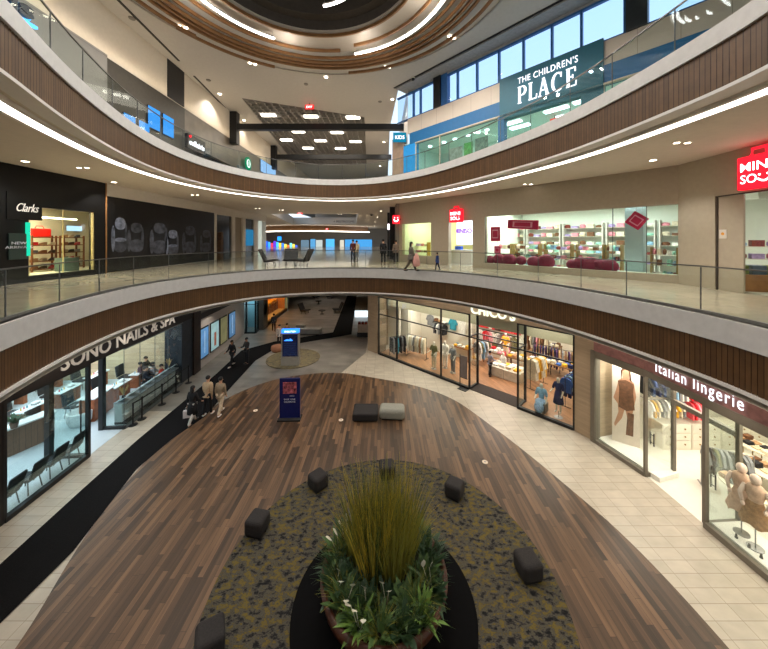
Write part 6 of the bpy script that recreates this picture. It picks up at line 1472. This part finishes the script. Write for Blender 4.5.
MB().box(0, L_, -.08, .12, -.32, .62).build('box', BLACK, t)
fit_text('letters', 'cellairis', .38, L_ * .84, (L_ * .08, -.1, -.06), 0, emis('sign_white', (245, 248, 255), 2.2), t, .02, .012)
m = MB(); m.ball((L_ * .12, -.1, .48), .09, 10, 8); m.build('red_dot', emis('dot_red', (230, 40, 50), 1.5), t)
t = thing('shop_counter', 'blue lit kiosk counter under the cellairis sign', 'counter', (-12.7, (y0 + y1) / 2 - .6, Z3), R(90)); MB().box(-3.0, 3.0, -.3, .3, 0, .95).build('body', mat('kiosk_blue', (70, 120, 190), .4, noise=.1, emit=.25), t); MB().box(-3.05, 3.05, -.34, .34, .95, 1.0).build('counter_top', CHAR, t)
struct(MB().box(-14.6, -14.4, 14, 30, Z3, Z3 + 3).build('wall_left', CHAR))
st(T3, MB().box(26.5, 58, .02, .2, 0, 2.7), 'wall_left', mat('grey_blue_panel', (112, 124, 134), .5, noise=.08))
t = thing('round_sign', 'round green and white coffee shop emblem sign on the third floor left', 'sign', (-13.15, 2 + tu(245, .1), z3(245, 163)), R(90))
m = MB(); m.lathe([(.62, 0), (.62, .1)], 32); q = m.build('disc', emis('emblem_green', (0, 112, 74), 1.0), t); q.rotation_euler = (R(90), 0, 0)
m = MB(); m.lathe([(.4, 0), (.4, .012)], 24); q = m.build('emblem_centre', emis('emblem_white', (235, 245, 240), 1.2), t); q.rotation_euler = (R(90), 0, 0); q.location = (0, -.1, 0)
m = MB(); [m.box(-.2 + .13 * i - .03, -.2 + .13 * i + .03, -.125, -.11, -.28, .22) for i in range(4)]; m.prismy([(-.2, .22), (-.1, .34), (0, .24), (.1, .34), (.2, .22)], -.125, -.11); m.build('emblem_marks', emis('emblem_green', (0, 112, 74), 1.0), t)
for i, (y, c) in enumerate(((36, (150, 190, 230)), (39.5, (90, 150, 210)), (33, (120, 90, 70)))):
    t = thing('lit_window', '%s lit shop window near the green emblem, third floor left' % ('pale blue', 'deep blue', 'brown')[i], 'window', (-13.28, y, Z3 + .3), R(90)); MB().box(-1.0, 1.0, -.04, 0, 0, 1.9).build('panel', emis('l3win%d' % i, c, .7), t); MB().box(-1.06, 1.06, -.02, .02, -.05, 1.95).build('frame', CHAR, t)
# far end
k = 61.8 / F
t = thing('wall_picture', 'red and grey picture board on the far wall of the third floor', 'picture', ((356 - CU) * k, 61.8, ZC + (CV - 178) * k), 0); MB().box(-1.1, 1.1, -.06, 0, 0, 1.7).build('board', mat('board_red', (120, 30, 36), .5, noise=.3), t); MB().box(-1.1, 1.1, -.06, 0, 1.0, 2.0).build('upper_panel', mat('board_grey', (130, 134, 140), .5, noise=.5, scale=3), t)
t = thing('lit_window', 'wide pale blue lit window high on the third floor left wall', 'window', (-13.44, 36.0, 15.5), R(90)); MB().box(-2.3, 2.3, -.06, 0, 0, 1.3).build('panel', emis('l3farwin', (140, 180, 226), .8), t); MB().box(-2.35, 2.35, -.03, .02, -.06, 1.36).build('frame', CHAR, t)
m = MB(); pts = [((314 - CU) * k + 7 * math.cos(R(a)), 0, 0 + 1.5 * math.sin(R(a))) for a in range(0, 181, 10)]
m.prismy([(p[0], p[2]) for p in pts], -.3, 0); o = m.build('dark_arch', mat('arch_dark', (30, 28, 28), .6), loc=(0, 61.9, ZC + (CV - 181) * k)); tag(o, 'low dark arched canopy on the far wall of the third floor', 'canopy')
# right: THE CHILDREN'S PLACE
su3 = CW.u2s
sL, sR_ = su3(500.5), su3(604)
SG = mat('store_teal', (18, 92, 112), .5, noise=.06)
t = thing('shop_sign', "teal sign wall with glowing THE CHILDREN'S PLACE letters on the third floor", 'sign', CW.P(sL, -.12, 15.0), CW.rz); WL = sR_ - sL
MB().box(0, WL, 0, .14, 0, 2.17).build('panel', SG, t)
ltm = emis('sign_white', (245, 248, 255), 2.2)
def lp(u, v): s_ = su3(u, -.15); y = CW.P(s_, -.15).y; return s_ - sL, ZC + (CV - v) * y / F - 15.0
xa, za = lp(518, 103); xb, zb = lp(578, 84)
hh = .9
# the five big serif letters, each cut from strokes of two weights
WQ = xb - xa; z0_ = .42
def glyph(x, w, strokes):
    for st_ in strokes:
        m = MB()
        (p, q, wd) = st_ if len(st_) == 3 else (None, None, None)
        d = Vector((q[0] - p[0], 0, q[1] - p[1])); nrm = Vector((d.z, 0, -d.x)).normalized() * wd / 2
        P_, Q_ = Vector((x + p[0] * w, 0, z0_ + p[1] * hh)), Vector((x + q[0] * w, 0, z0_ + q[1] * hh)); d = (Q_ - P_); nrm = Vector((d.z, 0, -d.x)).normalized() * wd / 2
        GLY.prismy([((P_ - nrm).x, (P_ - nrm).z), ((P_ + nrm).x, (P_ + nrm).z), ((Q_ + nrm).x, (Q_ + nrm).z), ((Q_ - nrm).x, (Q_ - nrm).z)], -.07, -.03)
def curve_(cx, cz, rx, rz_, a0, a1, wmin, wmax, n=14):
    out = []
    for i in range(n):
        a, b_ = R(a0 + (a1 - a0) * i / n), R(a0 + (a1 - a0) * (i + 1.15) / n); mid = (a + b_) / 2
        out.append(((cx + rx * math.cos(a), cz + rz_ * math.sin(a)), (cx + rx * math.cos(b_), cz + rz_ * math.sin(b_)), wmin + (wmax - wmin) * abs(math.cos(mid))))
    return out
TK, TN = .125, .05
adv = WQ / 5.0
def letter_mesh(x, w, strokes):
    global GLY
    GLY = MB(); glyph(x, w, strokes); GLY.build('letters', ltm, t)
w_ = adv * .8
letter_mesh(xa, w_, [((.2, 0), (.2, 1), TK), ((0, .02), (.42, .02), TN), ((0, .98), (.55, .98), TN), ((.2, .47), (.5, .47), TN)] + curve_(.5, .725, .38, .255, -90, 90, TN, TK))
letter_mesh(xa + adv, w_, [((.2, 0), (.2, 1), TK), ((0, .02), (.85, .02), TN), ((0, .98), (.42, .98), TN), ((.85, 0), (.9, .25), TN)])
letter_mesh(xa + adv * 1.85, w_ * 1.15, [((.12, 0), (.47, 1.0), TN), ((.47, 1.02), (.85, 0), TK), ((.24, .33), (.7, .33), TN), ((0, .02), (.28, .02), TN), ((.68, .02), (1.02, .02), TN)])
letter_mesh(xa + adv * 3.0, w_ * 1.1, curve_(.52, .5, .46, .5, 50, 310, TN, TK, 18) + [((.84, .98), (.82, .72), TN)])
letter_mesh(xa + adv * 4.12, w_ * 1.0, [((.2, 0), (.2, 1), TK), ((0, .02), (.9, .02), TN), ((0, .98), (.84, .98), TN), ((.2, .52), (.62, .52), TN), ((.84, 1.0), (.86, .76), TN), ((.9, 0), (.95, .26), TN), ((.62, .42), (.62, .62), TN)])
fit_text('letters', "THE CHILDREN'S", .34, (xb - xa) * 1.0, (xa, -.05, 1.5), 0, ltm, t, .01, -.004, spread=.1)
# glazing
CYG = glass_mat('cyan_glass', (238, 249, 247), .03)
spans = [su3(u) for u in (416, 440, 500.5)]
w = struct(CW.build(MB().box(su3(416), 29, -.006, .006, Z3 + .05, 15.1), 'window_22', CYG)); m = MB()
for s_ in spans + [sR_, su3(640), su3(664), su3(700)]: m.box(s_ - .03, s_ + .03, -.05, .05, Z3, 15.1)
m.box(su3(416), 29, -.12, .06, 15.04, 15.12); m.build('window_frame', mat('frame_beige', (180, 170, 156), .5), w)
st(CW, MB().box(sL - .1, sL + .25, -.1, .3, Z3, 15.05), 'trim_30', BLUE); st(CW, MB().box(sR_ - .9, sR_, -.1, .3, Z3, 15.05), 'trim_31', SG); st(CW, MB().box(sL, sR_, -.1, .3, 14.85, 15.02), 'trim_32', SG)
st(CW, MB().box(su3(404), su3(416), -.05, .3, Z3, 15.1), 'wall_right', mat('store_blue_light', (28, 130, 196), .5, noise=.08, emit=.12))
st(CW, MB().box(su3(393), su3(404), -.08, .3, Z3, 15.9), 'wall_right', mat('stone_taupe', (150, 128, 112), .6, noise=.12, scale=3))
INT = mat('shop_interior_aqua', (206, 226, 220), .6, noise=.03)
st(CW, MB().box(su3(404), 29, 4.2, 4.4, Z3, 15.3), 'wall_right', INT); st(CW, MB().box(su3(404), 29, .1, 4.3, 15.2, 15.3), 'ceiling', INT); st(CW, MB().box(su3(404), su3(404) + .2, .3, 4.3, Z3, 15.2), 'wall_right', INT)
t = thing('blade_sign', 'small teal blade sign with white KIDS letters at the left end of the children\'s shop', 'sign', CW.P(su3(403), -.35, 15.75), 0); MB().box(-.5, .5, -.06, .06, -.35, .35).build('box', emis('blade_teal', (20, 110, 140), .9), t); fit_text('letters', 'KIDS', .28, .7, (-.35, -.07, -.14), 0, ltm, t, .01, .01); MB().box(-.05, .05, .05, .5, -.05, .05).build('bracket', CHAR, t)
for i, (ua, ub, c, lb) in enumerate(((449, 462, (150, 150, 146), 'grey poster with small figures in the children\'s shop window'), (464, 472.5, (70, 150, 70), 'bright green poster in the children\'s shop window'), (475, 488, (120, 130, 124), 'grey green poster with a dark figure in the children\'s shop window'))):
    sa, sb = su3(ua, .4), su3(ub, .4); t = thing('window_poster', lb, 'poster', CW.P((sa + sb) / 2, .4, Z3 + .02), CW.rz); w_ = (sb - sa) / 2
    MB().box(-w_, w_, 0, .03, .1, 1.95 + .1 * i).build('board', mat('kids_poster%d' % i, c, .5, noise=.5, scale=5), t); MB().box(-w_ * .8, w_ * .8, -.02, .05, 0, .1).build('foot', STEEL, t)
    if i == 1: MB().ball((0, -.005, 1.0), (.22, .01, .3)).build('printed_blob', mat('blob_blue', (110, 190, 220), .5, noise=.5), t)
DL = emis('cool_down', (235, 248, 255), 5)
for i, u in enumerate((430, 444, 455, 468, 478, 487)):
    s_ = su3(u, 1.6); tag(MB().cyl((0, 0, 0), .13, .05, 14).build('downlight', DL, loc=CW.P(s_, 1.6, 15.14)), 'small white ceiling spot inside the children\'s shop, %s from the left' % nth(i), 'light', 'ceiling spots in the children\'s shop')
for i, (u, y, ln) in enumerate(((512, 1.6, 1.1), (520, 2.6, 1.2), (556, 1.5, 1.2), (566, 2.8, 1.0), (588, 1.4, 1.3), (598, 2.6, 1.0), (632, 1.2, .5), (649, 1.2, .5), (664, 1.3, 1.2), (675, 2, .5), (694, 1.4, .5), (712, 1.4, .6), (728, 1.4, .6))):
    s_ = su3(u, y); t = thing('ceiling_light', 'white ceiling light panel inside the children\'s shop, %s from the left' % nth(i), 'light', CW.P(s_, y, 15.14), CW.rz, 'light panels in the children\'s shop'); MB().box(-ln / 2, ln / 2, -.2, .2, 0, .05).build('diffuser', DL, t); MB().box(-ln / 2 - .04, ln / 2 + .04, -.24, .24, .05, .07).build('frame', WHITE, t)
t = thing('exit_sign', 'red exit sign hanging inside the children\'s shop under the big sign', 'sign', CW.P(su3(555, 2.4), 2.4, 14.9), CW.rz); MB().box(-.26, .26, -.03, .03, -.14, .14).build('light_box', emis('exit_red', (230, 40, 36), 1.4), t); MB().box(-.02, .02, -.02, .02, .14, .3).build('stem', CHAR, t); fit_text('letters', 'EXIT', .14, .36, (-.18, -.035, -.07), 0, SW_, t, .003)
t = thing('exit_sign', 'red exit sign hanging before the dark ceiling grid', 'sign', at(309.5, 107, ZK - .35), 0); MB().box(-.36, .36, -.03, .03, -.18, .18).build('light_box', emis('exit_red', (230, 40, 36), 1.4), t); MB().box(-.02, .02, -.02, .02, .18, .36).build('stem', CHAR, t); fit_text('letters', 'EXIT', .18, .5, (-.25, -.035, -.09), 0, SW_, t, .003)
# ================================================================= ceiling fittings and light
DLW = emis('downlight_warm', (255, 240, 214), 9)
def fitting(label, p, r, grp, n=1, gap=.4, rz=0, name='downlight'):
    t = thing(name, label, 'light', p, rz, grp)
    for i in range(n):
        x = (i - (n - 1) / 2) * gap
        MB().cyl((x, 0, -.015), r, .02, 16).build('lamp', DLW, t); MB().lathe([(r + .02, -.02), (r + .05, -.02), (r + .05, .01), (r + .02, .01)], 16, (x, 0, 0), cap=False).build('trim_ring', WHITE, t)
    return t
d2 = [(83, 167.5, 2), (114, 182, 1), (195, 194.8, 2), (179, 200, 1), (217, 210, 1), (242, 216.5, 1), (257.5, 208.5, 2), (242.5, 216, 0), (281, 210, 2), (340, 214, 2), (360, 206.5, 0), (381, 211, 1), (377.5, 217, 1), (375, 222, 1), (374, 226, 1), (432.5, 200.2, 2), (440.5, 202, 1), (528, 184, 2), (535, 190, 1), (682, 142.5, 2), (653, 160, 1), (260, 217.5, 1), (273, 225, 1), (284, 227.5, 1), (18, 180, 1)]
d2 = [d for d in d2 if d[2]]
side_ = lambda u: 'left' if u < 240 else 'middle' if u < 400 else 'right'
for i, (u, v, n) in enumerate(sorted(d2)):
    p = at(u, v, ZS2)
    if i == 0: p = Vector((-13.2, 11.4, ZS2))
    fitting('%s round downlight in the second floor ceiling, %s from the left' % (('single', 'twin')[n - 1], nth(i)), p, .1 if n == 1 else .07, 'second floor downlights', n, .32)
    if n == 1 or i % 2 == 0: spot('spot', (p.x, p.y, ZS2 - .06), P_L2, 110, (255, 246, 234))
d3 = [(182.3, 26.5, 2), (252.5, 63.5, 2), (326, 77, 1), (387.5, 67, 2), (451.8, 37, 2), (219.7, 94, 1), (244, 120.3, 1), (392.3, 99.4, 1), (387.8, 124, 1), (261, 139, 1), (384, 142, 1), (275, 152.5, 1), (382, 155.2, 1), (380, 166, 1), (330.5, 106, 0)]
for i, (u, v, n) in enumerate(sorted([d for d in d3 if d[2]])):
    p = at(u, v, ZK - .03); fitting('%s ceiling spotlight in the roof ceiling, %s from the left' % (('single', 'twin')[n - 1], nth(i)), p, .12 if n == 1 else .1, 'roof ceiling spotlights', n, .3, R(30))
    spot('spot', (p.x, p.y, ZK - .1), P_L3, 120, (255, 247, 236))
for i, (u, v) in enumerate(((385, 22), (306, 84), (380, 101.5), (503.5, 32), (208.5, 80), (132, 18))):
    p = at(u, v, ZK); tag(MB().lathe([(.16, 0), (.14, -.05), (.05, -.06)], 16).build('smoke_detector', mat('detector_grey', (120, 116, 110), .6), loc=p), 'small grey round detector on the roof ceiling, %s in order from the ring centre' % nth(i), 'detector', 'roof detectors')
for i, (u, v, z, lb) in enumerate(((413, 77.5, ZK, 'black dome camera on the roof ceiling beside the skylights'), (371.5, 214, ZS2, 'black dome camera under the second floor ceiling'))):
    t = thing('dome_camera', lb, 'camera', at(u, v, z), 0); MB().ball((0, 0, -.1), .13).build('dome', BLACK, t, smooth=True); MB().cyl((0, 0, -.08), .16, .08, 16).build('mount', WHITE, t)
# linear grooves (slot diffusers) in the roof ceiling on the left
for i, (a, b) in enumerate((((118, 0), (179, 61)), ((194, 76), (238, 121)), ((247, 129), (277, 158)))):
    p, q = at(*a, ZK - .02) if a[1] else at(118, 0, ZK - .02), at(*b, ZK - .02); d = q - p
    m = MB(); m.obox((0, 0, 0), (d.length, .12, .03)); o = m.build('slot_vent', CHAR, loc=(p + q) / 2, rz=math.atan2(d.y, d.x)); tag(o, 'thin dark slot vent along the left of the roof ceiling, %s one from the front' % nth(i), 'vent')
# spots washing the tiles before the shops downstairs
for i, (x, y) in enumerate(((-.5, 20.6), (2.4, 18.0), (4.9, 15.2), (7.0, 12.4), (7.9, 10.2), (8.2, 7.8), (8.3, 5.6), (-10.2, 7), (-10.4, 10), (-10.4, 13), (-10.6, 16), (-10.2, 20), (-10, 24), (-6, 22), (-3.5, 21.5), (-7, 28), (-5, 34), (-8, 40), (-4, 47), (-9, 33), (-2, 30))):
    fitting('recessed downlight under the lower balcony, %s one round from the clothes shop' % nth(i), (x, y, ZS1), .09, 'first floor soffit downlights')
    spot('spot', (x, y, ZS1 - .06), P_L1 * (1.0 if x > -2 and y < 22 else 3.0 if y > 19 else .6), 86, (255, 244, 230))
# shop lighting
area('shop_light', CH.P(5.5, 4.5, 3.9), P_SHOP * 1.5, 5, (255, 244, 230), (0, 0, CH.rz), sy=5)
area('shop_light', CH.P(11.5, 4.5, 3.9), P_SHOP * 1.7, 6, (255, 244, 230), (0, 0, CH.rz), sy=5)
area('shop_light', CH.P(2.6, 2.0, 3.15), P_SHOP * .35, 3, (255, 244, 230), (0, 0, CH.rz), sy=1.2)
area('shop_light', (11.5, 10.0, 3.5), P_SHOP * 1.0, 4, (255, 244, 226), sy=4.2)
area('shop_light', (11.0, 6.0, 3.5), P_SHOP * .8, 3.4, (255, 244, 226), sy=3.4)
for fr_, a_, b_ in ((CH, .3, a1), (CH, b1, CH.len - .2)):
    area('display_light', fr_.P((a_ + b_) / 2, .5, 4.0), P_SHOP * .045 * (b_ - a_), b_ - a_, (255, 244, 228), (0, 0, fr_.rz), sy=.3)
area('shop_light', LA.P(.9, .55, 3.35), P_SHOP * .22, 1.2, (255, 246, 236), (0, 0, LA.rz), sy=.5)
area('shop_light', NS.P(3, 4, 4.0), P_SHOP * 1.7, 5, (222, 240, 255), (0, 0, NS.rz), sy=6)
area('shop_light', NS.P(8.6, 4.5, 4.0), P_SHOP * 1.7, 5, (226, 242, 255), (0, 0, NS.rz), sy=6)
area('shop_light', LF.P((w0 + w1) / 2 - .3, 1.5, 3.2), P_SHOP * 1.0, 2.6, (255, 238, 196), (0, 0, LF.rz), sy=1.6)
area('shop_light', MF.P(1.6, 2.0, 3.4), P_SHOP * .6, 2.0, (240, 246, 190), (0, 0, MF.rz), sy=2.5)
area('shop_light', MF.P(mu(461), 1.4, 3.3), P_SHOP * .4, 1.6, (230, 240, 255), (0, 0, MF.rz), sy=1.6)
area('shop_light', MF.P(8.5, 2.2, 3.42), P_SHOP * 1.2, 4, (236, 250, 236), (0, 0, MF.rz), sy=3)
area('shop_light', MF.P(13, 2.2, 3.42), P_SHOP * 1.2, 4, (236, 246, 240), (0, 0, MF.rz), sy=3)
area('shop_light', (14.0, 9.0, Z2 + 3.4), P_SHOP * .9, 3.5, (255, 240, 230), sy=4)
area('shop_light', CW.P(4.5, 2.2, 15.12), P_SHOP * .55, 4, (222, 240, 236), (0, 0, CW.rz), sy=3)
area('shop_light', CW.P(9.5, 2.2, 15.12), P_SHOP * .4, 4, (206, 226, 236), (0, 0, CW.rz), sy=3)
area('shop_light', CW.P(15.5, 2.2, 15.12), P_SHOP * .6, 5, (214, 240, 238), (0, 0, CW.rz), sy=3)
area('shop_light', OS.P(3.1, 1.6, 3.4), P_SHOP * .7, 5, (255, 190, 100), (0, 0, OS.rz), sy=2)
area('shop_light', (-11.8, 27.6, 3.4), P_SHOP * .2, 1, (190, 230, 255), sy=1.4)
area('hall_light', (-8, 70, ZS2 - .1), P_SHOP * .9, 8, (220, 236, 255), sy=8)
area('light_well', (-9, 46, Z3 + 4), P_SHOP * 1.4, 8, (226, 236, 255), sy=14)
# cove lamps in the ring, roof lights
for i in range(8):                     # the light bars and cove of the ring
    a = 2 * math.pi * (i + .5) / 8; l = bpy.data.lights.new('ring_point', 'POINT'); l.energy = 40; l.color = lin((255, 247, 236)); l.shadow_soft_size = .12
    o = bpy.data.objects.new('ring_point', l); COL.objects.link(o); o.location = (RC[0] + 5.5 * math.cos(a), RC[1] + 5.5 * math.sin(a), ZK - .95)
for i in range(8):
    a = 2 * math.pi * i / 8; spot('ring_spot', (RC[0] + 5.2 * math.cos(a), RC[1] + 5.2 * math.sin(a), ZK - .6), P_RING, 168, (255, 247, 236), .3, .05)
area('roof_light', (-6, 33, ZK - .2), P_L3 * 1.5, 7, (255, 240, 220), sy=12)

# wall-wash cove along the top of the left shop fronts
area('cove_wash', (-13.15, 20, 17.0), P_L3 * .16, .25, (255, 232, 200), (0, R(180 - 12), 0), sy=30)
